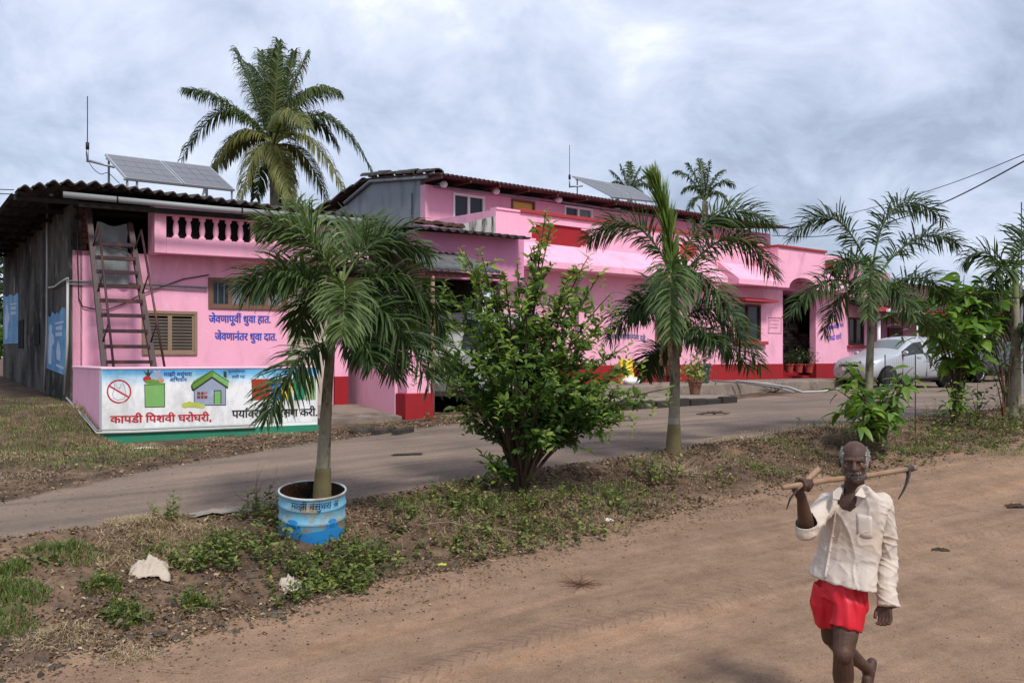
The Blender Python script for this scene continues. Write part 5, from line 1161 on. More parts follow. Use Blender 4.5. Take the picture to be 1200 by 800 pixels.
def shrub():
    d = 9.95; org = P(610, 585, d); h = tag(empty('shrub', org), 'big leafy green shrub standing alone between the first two palms', 'shrub')
    tips = [(640, 246, 0), (647, 262, .1), (632, 282, -.1), (540, 290, .1), (562, 292, .1), (690, 300, .1), (590, 318, -.2), (665, 328, -.2), (570, 360, -.4), (715, 345, 0), (700, 455, -.2), (728, 478, .1), (765, 468, .3), (606, 305, .2), (545, 296, -.1), (560, 345, .5), (505, 398, .2), (486, 432, -.1), (528, 445, -.5), (676, 312, .1), (706, 318, .4), (722, 362, -.1), (690, 382, -.5), (752, 425, .1), (783, 455, .0), (742, 492, -.2), (706, 468, -.6),
            (618, 338, -.5), (578, 338, -.1), (655, 350, .5), (530, 372, -.4), (650, 430, -.9), (598, 398, -.9), (560, 418, -.8), (575, 548, -.2), (520, 330, .3), (630, 300, .5), (735, 405, .6), (700, 440, .4), (585, 470, -.7), (500, 410, .6), (660, 395, .2), (612, 370, .3), (688, 350, .7), (640, 510, -.6), (740, 460, .5), (715, 500, .1),
            (560, 385, -.2), (690, 420, 0), (650, 470, -.2), (545, 490, .1), (675, 455, -.4), (545, 410, .2), (725, 440, -.4), (572, 440, -.4), (700, 395, .3), (640, 370, -.3), (520, 420, .3)]
    Pp = []; Dd = []; Vv = []; Ls = []; stems = MB()
    for i, (px, py, dd) in enumerate(tips):
        T_ = P(px, py, d + dd) - org; b0 = Vector((random.uniform(-.045, .045), random.uniform(-.05, .05), 0)); H = T_.z
        c1 = Vector((T_.x * .26 + b0.x, T_.y * .28, H * .50 + .36)) if H > .5 else Vector((T_.x * .5, T_.y * .5, .35))
        up = random.uniform(.1, .35)
        k = 12; pts = [bez(b0, c1, T_, j / k) for j in range(k + 1)]; th = .012 + .010 * (H > 1)
        stems.tube(pts, [th * .8 * (1 - .85 * j / k) + .002 for j in range(k + 1)], 5)
        # twigs with leaf whorls
        for j in range(15):
            t = .38 + .62 * (j + random.random()) / 18; t = t if H < .6 else max(.42 + .1 * random.random(), .08 + .92 * t)
            p = bez(b0, c1, T_, t); tan = (bez(b0, c1, T_, min(1, t + .02)) - bez(b0, c1, T_, t - .02)).normalized()
            ln = random.uniform(.10, .34) * (1.2 - .75 * t); dirv = (Vector((random.gauss(0, 1), random.gauss(0, 1), random.gauss(.25, .7))).normalized() + tan * .6).normalized(); e = p + dirv * ln
            stems.tube([p, (p + e) / 2 + Vector((0, 0, .02)), e], [.004, .003, .0015], 3, cap=False)
            for q in range(9):
                s = (q + 1) / 9; pp = p + (e - p) * s; ld = (dirv * (.5 + .5 * (s > .85)) + Vector((random.gauss(0, 1), random.gauss(0, 1), random.gauss(.1, .6)))).normalized()
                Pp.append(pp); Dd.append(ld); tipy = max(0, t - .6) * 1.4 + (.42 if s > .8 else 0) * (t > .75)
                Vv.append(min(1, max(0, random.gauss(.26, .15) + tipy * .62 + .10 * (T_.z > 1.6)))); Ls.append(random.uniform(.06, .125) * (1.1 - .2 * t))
        for q in range(10):
            a_ = q * 2.4; ld = Vector((math.cos(a_), math.sin(a_), .55)).normalized(); Pp.append(T_ - Vector((0, 0, .02 * q))); Dd.append(ld); Vv.append(random.uniform(.65, 1)); Ls.append(random.uniform(.05, .09))
    Pp = np.array([tuple(p) for p in Pp]); Dd = np.array([tuple(p) for p in Dd]); Ls = np.array(Ls); nr = rand_unit(len(Pp)) * .6 + np.array([0, -.25, .8])
    V, Fc = leaf_arrays(Pp, Dd, nr, Ls, Ls * .42)
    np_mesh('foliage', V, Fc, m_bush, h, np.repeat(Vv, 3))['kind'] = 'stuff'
    o = stems.build('twigs', m_bark, h); o['kind'] = 'stuff'
    for i in range(6):
        an = i * 1.05; b = MB(); a0 = Vector((.06 * math.cos(an), .06 * math.sin(an), -.05)); b.tube([a0, a0 * 1.1 + Vector((0, 0, .35)), a0 * 1.9 + Vector((.02 * i, 0, .8)), a0 * 3.5 + Vector((.05, 0, 1.35))], [.042, .034, .024, .012], 8); b.build('trunk', m_bark, h, True)
    print('shrub leaves', len(Pp))
shrub()
def big_leaf_mesh(name, L, W, mat, droop=.35, val=.5):
    n = 6; V = []; Fc = []
    for i in range(n + 1):
        t = i / n; w = W * (math.sin(math.pi * min(1, t ** .75 * .98 + .02)) ** .8) * .5; x = L * t; z = -droop * L * t * t
        V += [(x, -w, z + w * .35), (x, 0, z), (x, w, z + w * .35)]
    for i in range(n):
        a_ = i * 3; Fc += [(a_, a_ + 1, a_ + 4, a_ + 3), (a_ + 1, a_ + 2, a_ + 5, a_ + 4)]
    me = bpy.data.meshes.new(name); me.from_pydata(V, [], Fc); at = me.attributes.new('var', 'FLOAT', 'FACE'); at.data.foreach_set('value', np.full(len(Fc), val, np.float32) + rng.uniform(-.08, .08, len(Fc)).astype(np.float32)); me.materials.append(mat); me.shade_smooth(); return me
def sapling(label, base, tips, d, L, W, mat, seed, nleaf, droop, bark, spread=1.0, vals=(.15, .4, .7, .95), th=.02, cat='sapling', group='saplings planted on the verge', t0=.35):
    """young tree with large leaves, each leaf an object of its own"""
    r = random.Random(seed); org = P(base[0], base[1], d); h = tag(empty('sapling', org), label, cat, group)
    ms = [big_leaf_mesh('leaf', L, W, mat, droop, v) for v in vals]; first = True
    for i, (px, py, dd) in enumerate(tips):
        T_ = P(px, py, d + dd) - org; c1 = Vector((T_.x * .3, T_.y * .3, T_.z * .7)); b = MB(); pts = [bez(Vector((0, 0, -.05)), c1, T_, j / 8) for j in range(9)]
        b.tube(pts, [th * (1 - .8 * j / 8) for j in range(9)], 6); b.build('branch' if i else 'trunk', bark, h, True)
        for j in range(nleaf):
            t = t0 + (1 - t0) * (j + .5) / nleaf if len(tips) > 1 else .15 + .85 * j / nleaf
            p = bez(Vector((0, 0, 0)), c1, T_, t); az = r.uniform(0, 6.28); el = r.uniform(-.5, .55)
            me = r.choice(ms); o = bpy.data.objects.new('leaf', me); COL.objects.link(o); o.parent = h
            off = Vector((math.cos(az), math.sin(az), 0)) * r.uniform(0, .09) * spread; o.location = p + off + Vector((0, 0, r.uniform(-.04, .04))); s = r.uniform(.65, 1.15); o.scale = (s, s, s)
            o.rotation_euler = (r.uniform(-.5, .5), -el, az)
    return h
sapling('young bushy sapling with long drooping leaves around the third palm', (1028, 512), [(985, 425, -.3), (1000, 455, -.6), (985, 480, -.2), (1012, 470, -.9), (1040, 452, .4), (1062, 450, -.2), (1070, 430, .3), (1045, 480, -.6), (1005, 498, -.7), (1062, 478, .2), (1000, 425, .3), (1030, 470, .7), (1000, 495, .1), (1045, 495, -.3), (995, 470, -.9), (978, 455, 0), (1072, 445, 0)], 12.75, .22, .085, m_sap, 31, 17, .45, m_bark)
sapling('taller sapling with a bright green crown behind the silver car', (1124, 480), [(1084, 372, -.2), (1168, 352, .1), (1110, 335, .2), (1130, 322, -.1), (1150, 345, .2), (1162, 372, -.2), (1100, 385, -.5), (1128, 372, -.6), (1150, 400, .2), (1085, 345, .2), (1132, 350, .5), (1115, 415, -.2), (1140, 418, .1), (1120, 385, .4), (1108, 352, -.5), (1142, 335, -.4)], 15.2, .27, .16, m_sap, 32, 24, .3, m_bark, 1.6, t0=.62)
sapling('small sapling at the foot of the taller one', (1119, 500), [(1112, 450, 0), (1128, 446, .1), (1106, 470, -.2), (1134, 470, .1), (1120, 460, -.3)], 14.6, .17, .06, m_sap, 33, 11, .4, m_bark)
sapling('thin dark sapling nearest the right palm', (1176, 492), [(1172, 400, 0), (1160, 430, .2), (1186, 420, .1)], 15.0, .14, .06, m_sapdk, 34, 9, .3, m_barkred, th=.012)
sapling('low thin sapling between the bright crown and the right palm', (1145, 492), [(1146, 440, 0), (1136, 458, .2), (1160, 452, -.1), (1168, 462, -.2)], 14.9, .13, .055, m_sapdk, 35, 8, .3, m_barkred, th=.008)
sapling('twiggy dark tree in front of the far house', (1180, 480), [(1150, 372, 0), (1172, 350, .4), (1192, 360, .1), (1205, 380, .3), (1160, 395, -.2), (1140, 385, .3), (1186, 400, -.2)], 17.5, .17, .05, m_sapdk, 36, 20, .5, m_bark, 2.2)
sapling('long leaved olive sapling overhanging the silver car', (1121, 482), [(1062, 382, 0), (1078, 370, .3), (1095, 362, 0), (1108, 372, .2), (1052, 390, .2), (1092, 388, -.2), (1072, 376, .1)], 17.2, .20, .05, leaf_mat('olive sapling leaves', [(.04, .055, .018), (.11, .13, .04), (.24, .22, .08)], .5, .25), 37, 20, .6, m_bark, 1.8, th=.011)
def netting():
    h = tag(empty('net_guard', P(1055, 490, 13.6)), 'fine wire netting tree guard beside the bushy sapling', 'tree guard')
    b = MB(); w = .42; 
    for i in range(17):
        a_ = -w / 2 + w * i / 16; b.box(a_ - .001, a_ + .001, 0, .002, -.1, .85)
    for i in range(34): z = -.1 + .95 * i / 33; b.box(-w / 2, w / 2, 0.003, .005, z - .001, z + .001)
    o = b.build('netting', m_steel, h); o['kind'] = 'stuff'
    for x_ in (-w / 2, w / 2): b = MB(); b.tube([(x_, 0, -.2), (x_, 0, .88)], .008, 5); b.build('stake', m_bark, h)
netting()
# trees far behind, closing the horizon
def far_tree(label, px, py_top, py_bot, wpx, d, seed, mat, zb=1.0, grp='trees on the horizon'):
    r = np.random.default_rng(seed); top = P(px, py_top, d); bot = P(px, py_bot, d); rad = wpx / FL * d / 2; org = Vector((top.x, top.y, zb)); h = tag(empty('tree', org), label, 'tree', grp)
    c = np.array([0, 0, (top.z + bot.z) / 2 - zb]); rz = (top.z - bot.z) / 2
    nl = 14; lobes = r.normal(size=(nl, 3)) * np.array([rad * .42, rad * .42, rz * .42]) + c; n = 2600
    k = r.integers(0, nl, n); u_ = r.normal(size=(n, 3)); u_ /= np.linalg.norm(u_, axis=1, keepdims=True); pos = lobes[k] + u_ * (r.random(n) ** .4)[:, None] * np.array([rad * .38, rad * .38, rz * .42])
    L = r.uniform(.12, .26, n) * (d / 35); V, Fc = leaf_arrays(pos, u_ + r.normal(size=(n, 3)) * .6, r.normal(size=(n, 3)) + np.array([0, 0, 1]), L, L * .5)
    np_mesh('crown', V, Fc, mat, h, np.repeat(np.clip(r.normal(.4, .2, n) , 0, 1), 3))['kind'] = 'stuff'
    b = MB(); b.tube([(0, 0, -.2), (.1, 0, c[2] * .5), (0, 0, c[2])], [.2, .14, .06], 8); b.build('trunk', m_bark, h, True)
far_tree('dark tree behind the far tiled house, left of the rest', 1075, 338, 400, 90, 48, 41, m_sapdk)
far_tree('olive tree behind the far tiled house near the right edge', 1165, 330, 400, 90, 50, 42, m_bush)
far_tree('tree beyond the right edge of the far house', 1230, 318, 410, 110, 46, 43, m_bush)
far_tree('green trees seen past the black side wall', -22, 372, 430, 62, 40, 44, m_sap)
far_tree('dark tree under the eaves at the left edge', -14, 300, 400, 45, 44, 45, m_sapdk)

# ------------------------------------------------------------------ the walking man
def voxel(mb, name, size, mat, parent, smooth_it=4, disp=None, fac=.5):
    me = bpy.data.meshes.new('tmp'); me.from_pydata(mb.v, [], mb.f)
    import bmesh
    bm = bmesh.new(); bm.from_mesh(me); bmesh.ops.recalc_face_normals(bm, faces=bm.faces); bm.to_mesh(me); bm.free()
    o = bpy.data.objects.new('tmp', me); COL.objects.link(o)
    r = o.modifiers.new('r', 'REMESH'); r.mode = 'VOXEL'; r.voxel_size = size
    s = o.modifiers.new('s', 'SMOOTH'); s.iterations = smooth_it; s.factor = fac
    dg = bpy.context.evaluated_depsgraph_get(); dg.update()
    m2 = bpy.data.meshes.new_from_object(o.evaluated_get(dg)); bpy.data.objects.remove(o)
    m2.name = name
    if disp:
        n = len(m2.vertices); nor = [v.normal.copy() for v in m2.vertices]
        for v, nn in zip(m2.vertices, nor): v.co += nn * disp(v.co)
    return link_mesh(name, m2, mat, parent, True)
def person():
    D = 5.35; base = P(986, 864, D); org = Vector((base.x, base.y, gz(base.x, base.y)))
    h = tag(empty('person', org), 'barefoot grey bearded man in cream shirt and red shorts carrying a hoe', 'person')
    Q = lambda px, py, d: P(px, py, d) - org
    skin = M('dark brown skin', (.088, .044, .029), .52, .3, 14, .25, 90, .3, stain=(.045, .022, .015), stain_amt=(.45, .7), stain_s=(1, 1, 1), ss=9)
    b = MB()
    def cap(a, c, ra, rc, n=14):
        b.tube([a, (a + c) / 2, c], [ra, (ra + rc) / 2, rc], n); b.ell(a, (ra,) * 3, 12, 8); b.ell(c, (rc,) * 3, 12, 8)
    def chain(pts, rad, n=14):
        for i in range(len(pts) - 1): cap(pts[i], pts[i + 1], rad[i], rad[i + 1], n)
    # head, looking towards the viewer's left
    hc = Q(1001.5, 541.5, D - .02); Rh = Matrix.Rotation(R(-20), 4, 'Z') @ Matrix.Rotation(R(4), 4, 'X')
    Hh = lambda x, y, z: hc + Rh @ Vector((x, y, z)); HM = Rh
    def he(c, r, n=18, k=12): b.ell(Hh(*c), r, n, k, HM.to_3x3())
    he((0, .014, .028), (.074, .093, .086)); he((0, -.028, -.032), (.057, .060, .074)); he((0, -.060, -.088), (.026, .022, .022)); he((0, -.01, -.06), (.052, .05, .04))
    chain([Hh(0, -.084, .020), Hh(0, -.098, .000), Hh(0, -.110, -.020)], [.009, .011, .0145], 10)
    for s in (-1, 1):
        he((s * .0125, -.094, -.024), (.009, .010, .008), 10, 8); he((s * .043, -.062, -.014), (.019, .018, .017), 10, 8); he((s * .076, .012, -.002), (.009, .019, .031), 10, 8)
        cap(Hh(s * .006, -.090, .027), Hh(s * .046, -.070, .026), .0085, .008, 8); cap(Hh(s * .018, -.079, .015), Hh(s * .042, -.070, .014), .0045, .0045, 8)
        cap(Hh(s * .018, -.077, -.001), Hh(s * .042, -.066, -.001), .005, .005, 8); cap(Hh(s * .052, -.02, -.075), Hh(s * .02, -.055, -.088), .014, .014, 8)
    cap(Hh(-.019, -.083, -.050), Hh(.019, -.083, -.050), .0055, .0055, 8); cap(Hh(0, -.090, -.050), Hh(0, -.090, -.051), .0065, .0065, 8); cap(Hh(-.016, -.081, -.060), Hh(.016, -.081, -.060), .007, .007, 8)
    nb = Q(1001, 580, D + .01); cap(Hh(0, .015, -.06), nb, .050, .058); cap(nb, Q(1000, 592, D + .0), .06, .085)
    # trunk of the body under the clothes
    b.ell(Q(1000, 612, D + .03), (.11, .062, .15), 16, 12); b.ell(Q(992, 660, D + .03), (.10, .06, .14), 16, 12); b.ell(Q(987, 690, D + .02), (.09, .062, .065), 16, 12)
    SR, ER, WR = Q(968, 590, D + .06), Q(945.5, 619, D - .13), Q(939.5, 583, D - .225)
    chain([SR, ER], [.050, .038]); chain([ER, ER + (WR - ER) * .35, WR], [.037, .040, .026])
    SL, EL, WL = Q(1034, 592, D - .04), Q(1039, 655, D + .0), Q(1038, 705, D - .10)
    chain([SL, EL], [.052, .038]); chain([EL, EL + (WL - EL) * .3, WL], [.038, .038, .027])
    HR_, HLl = Q(973, 694, D + .06), Q(998, 694, D - .02)
    KR, AR = Q(974, 745, D + .13), Q(1016, 783, D + .46)
    chain([HR_, KR], [.066, .054]); b.ell(KR, (.054, .054, .056), 12, 8); chain([KR, KR + (AR - KR) * .35 + Vector((0, .02, -.01)), KR + (AR - KR) * .8, AR], [.050, .056, .036, .033])
    KL, AL = Q(988, 765, D - .14), Q(991, 846, D - .03)
    chain([HLl, KL + (HLl - KL) * .3, KL], [.070, .066, .054]); b.ell(KL + Vector((0, -.012, 0)), (.050, .048, .056), 12, 8); chain([KL, KL + (AL - KL) * .32 + Vector((.004, .022, 0)), KL + (AL - KL) * .75, AL], [.050, .057, .036, .033])
    def foot(A, toe, width_dir, roll=0):
        f = (toe - A).normalized(); w = width_dir.normalized(); 
        L = .25; hl = A - f * .055
        up = w.cross(f).normalized(); up = up if up.z > -.2 else -up
        dn = -up
        chain([A, A + f * .02 + dn * .04], [.034, .036]); chain([hl + dn * .045, A + f * .05 + dn * .045, A + f * .13 + dn * .055], [.030, .034, .030])
        chain([A + f * .05 + dn * .03, A + f * .135 + dn * .055 + w * .022], [.030, .026]); chain([A + f * .05 + dn * .04, A + f * .12 + dn * .058 - w * .024], [.028, .022])
        for i in range(5):
            o_ = w * (.034 - i * .0165); ll = (.205, .203, .196, .188, .176)[i]; r_ = (.0125, .009, .0085, .008, .0078)[i]
            chain([A + f * .13 + dn * .06 + o_ * .8, A + f * (ll - .02) + dn * .062 + o_, A + f * ll + dn * .068 + o_], [r_ * 1.15, r_, r_ * .9], 8)
    foot(AL, AL + Vector((-.45, -.85, 0)), Vector((.88, -.45, 0)))
    foot(AR, AR + Vector((-.32, -.35, -.72)), Vector((.7, -.7, .0)))
    # right hand, closed round the hoe shaft
    hA, hB = Q(917.5, 571, D - .40), Q(1073, 548, D + .42); hx = (hB - hA).normalized(); tH = ((Q(939.5, 567, D - .27) - hA).dot(hx)); hcn = hA + hx * tH
    w = (WR - hcn); w = (w - hx * w.dot(hx)).normalized(); up = -w; nrm = hx.cross(up).normalized(); nrm = nrm if nrm.y > 0 else -nrm
    palm = hcn + nrm * .030 + w * .012
    for i in range(4):
        c = hcn + hx * ((i - 1.5) * .0195); pts = []
        for k, th in enumerate((0, 50, 100, 155, 205, 250)): th = R(th); pts.append(c + nrm * (math.cos(th) * (.029 - .0008 * k)) + up * (math.sin(th) * (.030 - .0008 * k)))
        n_ = (5, 6, 6, 5)[i]; chain(pts[:n_], [.0105, .0102, .0098, .0095, .009, .0085][:n_], 8)
        cap(palm + w * .03 + hx * ((i - 1.5) * .014), c + nrm * .029, .013, .0115, 8)
    cap(WR, palm + w * .035, .026, .027)
    chain([palm + w * .035 - hx * .02, hcn + w * .030 + nrm * .0 + hx * .03, hcn + w * .022 - nrm * .022 + hx * .022, hcn - nrm * .031 + hx * .004], [.015, .0125, .0115, .0095], 8)
    # left hand, hanging half closed out of the long cuff
    dH = (Vector((-.12, -.25, -1))).normalized(); sH = Vector((.75, -.62, .05)).normalized(); fH = sH.cross(dH).normalized(); fH = fH if fH.x < 0 else -fH
    pl = WL + dH * .05
    for i in range(4):
        o_ = sH * ((i - 1.5) * .019); k0 = WL + dH * .085 + o_; L = (.026, .029, .027, .021)[i]
        cap(WL + dH * .02 + o_ * .6, k0, .016, .0115, 8)
        k1 = k0 + (dH * .85 + fH * .5).normalized() * L; k2 = k1 + (dH * .45 + fH * .9).normalized() * L * .85; k3 = k2 + (dH * -.1 + fH).normalized() * L * .6
        chain([k0, k1, k2, k3], [.0105, .0095, .0088, .008], 8)
    chain([WL + dH * .025 - sH * .028, WL + dH * .055 - sH * .045 + fH * .012, WL + dH * .085 - sH * .045 + fH * .028], [.015, .0115, .0095], 8)
    voxel(b, 'body', .0042, skin, h, 4)
    # eyes
    me_ = M('eye white', (.25, .20, .17), .3, .1, 5, 0, 30, .5); mi = M('dark iris', (.01, .007, .006), .15, .1, 5, 0, 30, .6)
    for s in (-1, 1):
        e = MB(); e.ell(Hh(s * .030, -.0655, .007), (.0125, .0125, .0115), 14, 10, HM.to_3x3()); o = e.build('eye', me_, h, True)
        e = MB(); e.ell(Hh(s * .030 - .002, -.0765, .0065), (.0055, .0030, .0055), 12, 8, HM.to_3x3()); e.build('iris', mi, o, True)
    # hair and beard: short tufts over a thin shell
    mh = leaf_mat('grey white hair', [(.14, .135, .13), (.32, .31, .30), (.64, .63, .62)], .7, .1, .2)
    def fur(name, cc, rr, test, n, L, flow, lo=0, hi=1):
        u_ = rand_unit(n * 6); pts = u_ * np.array(rr) + np.array(cc); keep = [i for i in range(len(pts)) if test(pts[i][0], pts[i][1], pts[i][2])][:n]
        pts = pts[keep]; nr = u_[keep]; dr = nr * .35 + np.array(flow) + rng.normal(size=(len(keep), 3)) * .35; l = rng.uniform(.6, 1.2, len(keep)) * L
        M3 = np.array(HM.to_3x3()); V, Fc = leaf_arrays((pts @ M3.T) + np.array(hc), dr @ M3.T, nr @ M3.T + rng.normal(size=nr.shape) * .3, l, l * .35, .05)
        np_mesh(name, V, Fc, mh, h, np.repeat(rng.uniform(lo, hi, len(keep)), 3))['kind'] = 'stuff'
    fur('hair', (0, .014, .028), (.0755, .0945, .0875), lambda x, y, z: (z < .082 - max(0, -y) * .5) and y > -.048 and z > -.045 - .0 * y and (abs(x) > .040 or y > .045) and not (y < .03 and z < -.012), 3400, .009, (0, .25, -.7), .35, 1)
    fur('beard', (0, -.028, -.032), (.0595, .0625, .0765), lambda x, y, z: y < -.0 and z < -.052 and not (abs(x) < .017 and -.058 < z < -.045), 2000, .006, (0, -.25, -.9), .0, .6)
    fur('beard', (0, -.012, -.032), (.062, .058, .078), lambda x, y, z: y < .01 and abs(x) > .040 and z < -.02, 500, .008, (0, -.1, -.9), 0, .7)
    fur('moustache', (0, -.030, -.034), (.058, .0625, .074), lambda x, y, z: y < -.075 and -.046 < z < -.034 and abs(x) < .034, 500, .010, (0, -.2, -.9), 0, .7)
    fur('eyebrow', (0, .0, .02), (.070, .094, .07), lambda x, y, z: y < -.066 and .026 < z < .036 and .008 < abs(x) < .048, 200, .009, (0, -.2, .2), 0, .6)
    # shirt
    shirt = M('washed out cream shirt', (.54, .465, .40), .88, .08, 6, .12, 120, .15, stain=(.50, .36, .25), stain_amt=(.5, .74), stain_s=(1, 1, .7), ss=4.5, stain2=(.52, .45, .37))
    b = MB(); rings = [(1001.5, 569, 15.5, .068, 0), (1001.5, 577, 20, .085, 0), (1001, 584, 31, .105, 0), (1000.5, 594, 37, .115, .5), (999, 612, 36, .122, 1.5), (996.5, 635, 33.5, .125, 3), (992.5, 655, 33.5, .130, 5), (988.5, 671, 35.5, .162, 7), (986.3, 681, 36, .175, 8.5)]
    n = 32; vs_ = []
    for (cx, cy, hw, ry, tilt) in rings:
        for j in range(n):
            a = 2 * math.pi * j / n; co, si = math.cos(a), math.sin(a); co = math.copysign(abs(co) ** .85, co); si = math.copysign(abs(si) ** .85, si)
            vs_.append(Q(cx + hw * co, cy + tilt * co, D + .01 - .10 * co) + Vector((0, ry * si, 0)))
    fs = [(i * n + j, i * n + (j + 1) % n, (i + 1) * n + (j + 1) % n, (i + 1) * n + j) for i in range(len(rings) - 1) for j in range(n)] + [tuple(range(n))[::-1], tuple(range((len(rings) - 1) * n, len(rings) * n))]
    b.add(vs_, fs)
    cap(SR + Vector((.02, .0, .005)), SR + (ER - SR) * .5, .062, .058); cap(SR + (ER - SR) * .5, ER + (ER - SR) * .06, .058, .056)
    e1 = ER + (WR - ER) * .20; cap(ER, e1, .056, .054); b.tube([e1 - (WR - ER) * .16, e1], [.058, .060], 18)
    cap(SL + Vector((-.015, 0, .0)), SL + (EL - SL) * .5, .066, .060); cap(SL + (EL - SL) * .5, EL, .060, .056); b.tube([EL, EL + (WL - EL) * .6, WL + Vector((.008, 0, .0))], [.056, .051, .050], 18); b.tube([WL + (EL - WL) * .22 + Vector((.008, 0, 0)), WL + Vector((.010, .0, -.022))], [.050, .057], 18)
    def wr(co):
        # folds: drag lines from shoulder and button line, bunches at the elbows
        x, y, z = co; a = mnoise.noise(Vector((x * 9 + z * 7, y * 6, z * 5 - x * 9))) ; c = mnoise.noise(Vector((x * 22 - z * 16, y * 14, z * 20 + 3))); 
        arm = 1.0 if (Q(1020, 0, D).x < x) else .0
        e = math.sin(z * 150 + 5 * mnoise.noise(Vector((x * 8, y * 8, z * 4)))) * max(0, mnoise.noise(Vector((x * 5, 7, z * 6))) + .15)
        low = max(0, min(1, (1.15 - z) / .3)); f = math.sin(x * 95 + 2.5 * math.sin(z * 9 + x * 8)) * .0026 * low * (1 - arm)
        rd = lambda q: max(0.0, 1 - abs(q) * 3.2) ** 2
        k1 = rd(mnoise.noise(Vector((x * 7 + z * 5, y * 5, z * 3.2 - x * 6)))); k2 = rd(mnoise.noise(Vector((x * 13 - z * 9 + 4, y * 9, z * 8 + x * 6)))); k3 = rd(mnoise.noise(Vector((x * 6, y * 6 + 9, z * 24 + x * 12))))
        return .004 * a + .006 * k1 + .004 * k2 + .006 * k3 * (arm * .8 + .2) + .002 * c + f
    so = voxel(b, 'shirt', .005, shirt, h, 4, wr)
    import bmesh
    bm = bmesh.new(); bm.from_mesh(so.data)
    def pxy(co): p = co + org; return 600 + p.x / p.y * FL, HZ + (CZ - p.z) / p.y * FL
    kill = []
    for f_ in bm.faces:
        c = f_.calc_center_median(); qx, qy = pxy(c)
        if c.y < (nb.y + .02):
            t = (qy - 566) / (591 - 566)
            if t < 1 and 983.5 - 2 * t < qx < 982.5 + (1 - t) * 21: kill.append(f_)
        if (c - e1).dot((WR - ER).normalized()) > -.004 and (c - e1).length < .09 and (c - e1).dot((WR - ER).normalized()) > .002: kill.append(f_)
        if c.z < (WL.z - .018) and (c - WL).length < .07 and qx > 1024: kill.append(f_)
    bmesh.ops.delete(bm, geom=list(set(kill)), context='FACES')
    low = [v for v in bm.verts if not v.link_faces]; bmesh.ops.delete(bm, geom=low, context='VERTS')
    bm.to_mesh(so.data); bm.free()
    sd = so.modifiers.new('thick', 'SOLIDIFY'); sd.thickness = .003; sd.offset = -1
    # collar, placket, pocket, buttons
    def ribbon(name, pts, wdt, nrm_, thick=.003, mat=shirt):
        mb = MB(); mb2 = []
        for i, p in enumerate(pts):
            t = (pts[min(i + 1, len(pts) - 1)] - pts[max(i - 1, 0)]).normalized(); s = t.cross(nrm_).normalized(); w_ = wdt[i] if isinstance(wdt, (list, tuple)) else wdt
            mb2 += [p - s * w_ / 2, p + s * w_ / 2]
        k = len(pts); fs = [(2 * i, 2 * i + 1, 2 * i + 3, 2 * i + 2) for i in range(k - 1)]; mb.add(mb2, fs); o = mb.build(name, mat, so, True); m_ = o.modifiers.new('thick', 'SOLIDIFY'); m_.thickness = thick; m_.offset = 0; return o
    fy = lambda px, py, dd: Q(px, py, D - dd)
    mb = MB(); mb.add([fy(1013, 567, .05), fy(1021, 575, .08), fy(1013, 583, .128), fy(1002, 580, .135), fy(1007, 573, .10)], [(0, 1, 2, 3, 4)]); o = mb.build('collar', shirt, so); o.modifiers.new('t', 'SOLIDIFY').thickness = .004
    mb = MB(); mb.add([fy(984, 569, .04), fy(976, 576, .06), fy(976, 584, .10), fy(983, 585, .125), fy(987, 574, .09)], [(0, 1, 2, 3, 4)]); o = mb.build('collar', shirt, so); o.modifiers.new('t', 'SOLIDIFY').thickness = .004
    cp_ = [nb + Vector((math.cos(a) * .073, math.sin(a) * .066 + .0, .028 + .012 * math.sin(a))) for a in [R(x) for x in range(-35, 216, 18)]]
    ribbon('collar_stand', cp_, .034, Vector((0, 0, 1)).cross(Vector((1, 0, 0))) if False else Vector((0, 0, 0.001)) + Vector((0, -1, 0)) if False else Vector((.01, .01, 1)), .004) if False else None
    mb = MB(); k = len(cp_); mb.add([p for q in cp_ for p in (q - Vector((0, 0, .02)), q * 1.0 + Vector((0, 0, .018)))], [(2 * i, 2 * i + 1, 2 * i + 3, 2 * i + 2) for i in range(k - 1)]); o = mb.build('collar_stand', shirt, so, True); o.modifiers.new('t', 'SOLIDIFY').thickness = .004
    from mathutils.bvhtree import BVHTree
    bv = BVHTree.FromObject(so, bpy.context.evaluated_depsgraph_get()) if False else None
    bmx = bmesh.new(); bmx.from_mesh(so.data); bv = BVHTree.FromBMesh(bmx)
    def on(px, py, lift=.003):
        o_ = Vector((0, 0, CZ)) - org; dv = (P(px, py, 5) - Vector((0, 0, CZ))).normalized(); hit = bv.ray_cast(o_, dv); return (hit[0] - dv * lift) if hit[0] else Q(px, py, D - .14)
    pl_ = [on(982 - 14 * t, 592 + 86 * t, .0005) for t in [i / 16 for i in range(17)]]
    ribbon('placket', pl_, .022, Vector((0, -1, 0)), .0016)
    mbt = M('pale button', (.55, .50, .44), .4, .1, 5, 0, 30, .5)
    for t in (.03, .22, .42, .62, .82): e = MB(); e.ell(on(982 - 14 * t, 592 + 86 * t, .003), (.0055, .003, .0055), 10, 6); e.build('button', mbt, so, True)
    pk = [(1003, 602), (1022, 606), (1023, 627), (1013, 632), (1004, 625)]
    mb = MB(); g_ = []; 
    for i in range(6):
        for j in range(6): s, t = i / 5, j / 5; g_.append(on(1003 + 19 * s + 1 * t, 601 + 4 * s + (25 + 3 * math.sin(math.pi * s)) * t, .0012))
    mb.add(g_, [(i * 6 + j, i * 6 + j + 1, (i + 1) * 6 + j + 1, (i + 1) * 6 + j) for i in range(5) for j in range(5)]); o = mb.build('pocket', shirt, so, True); o.modifiers.new('t', 'SOLIDIFY').thickness = .0006
    bmx.free()
    # shorts
    short = M('shiny red shorts cloth', (.56, .012, .025), .5, .15, 5, .1, 80, .35)
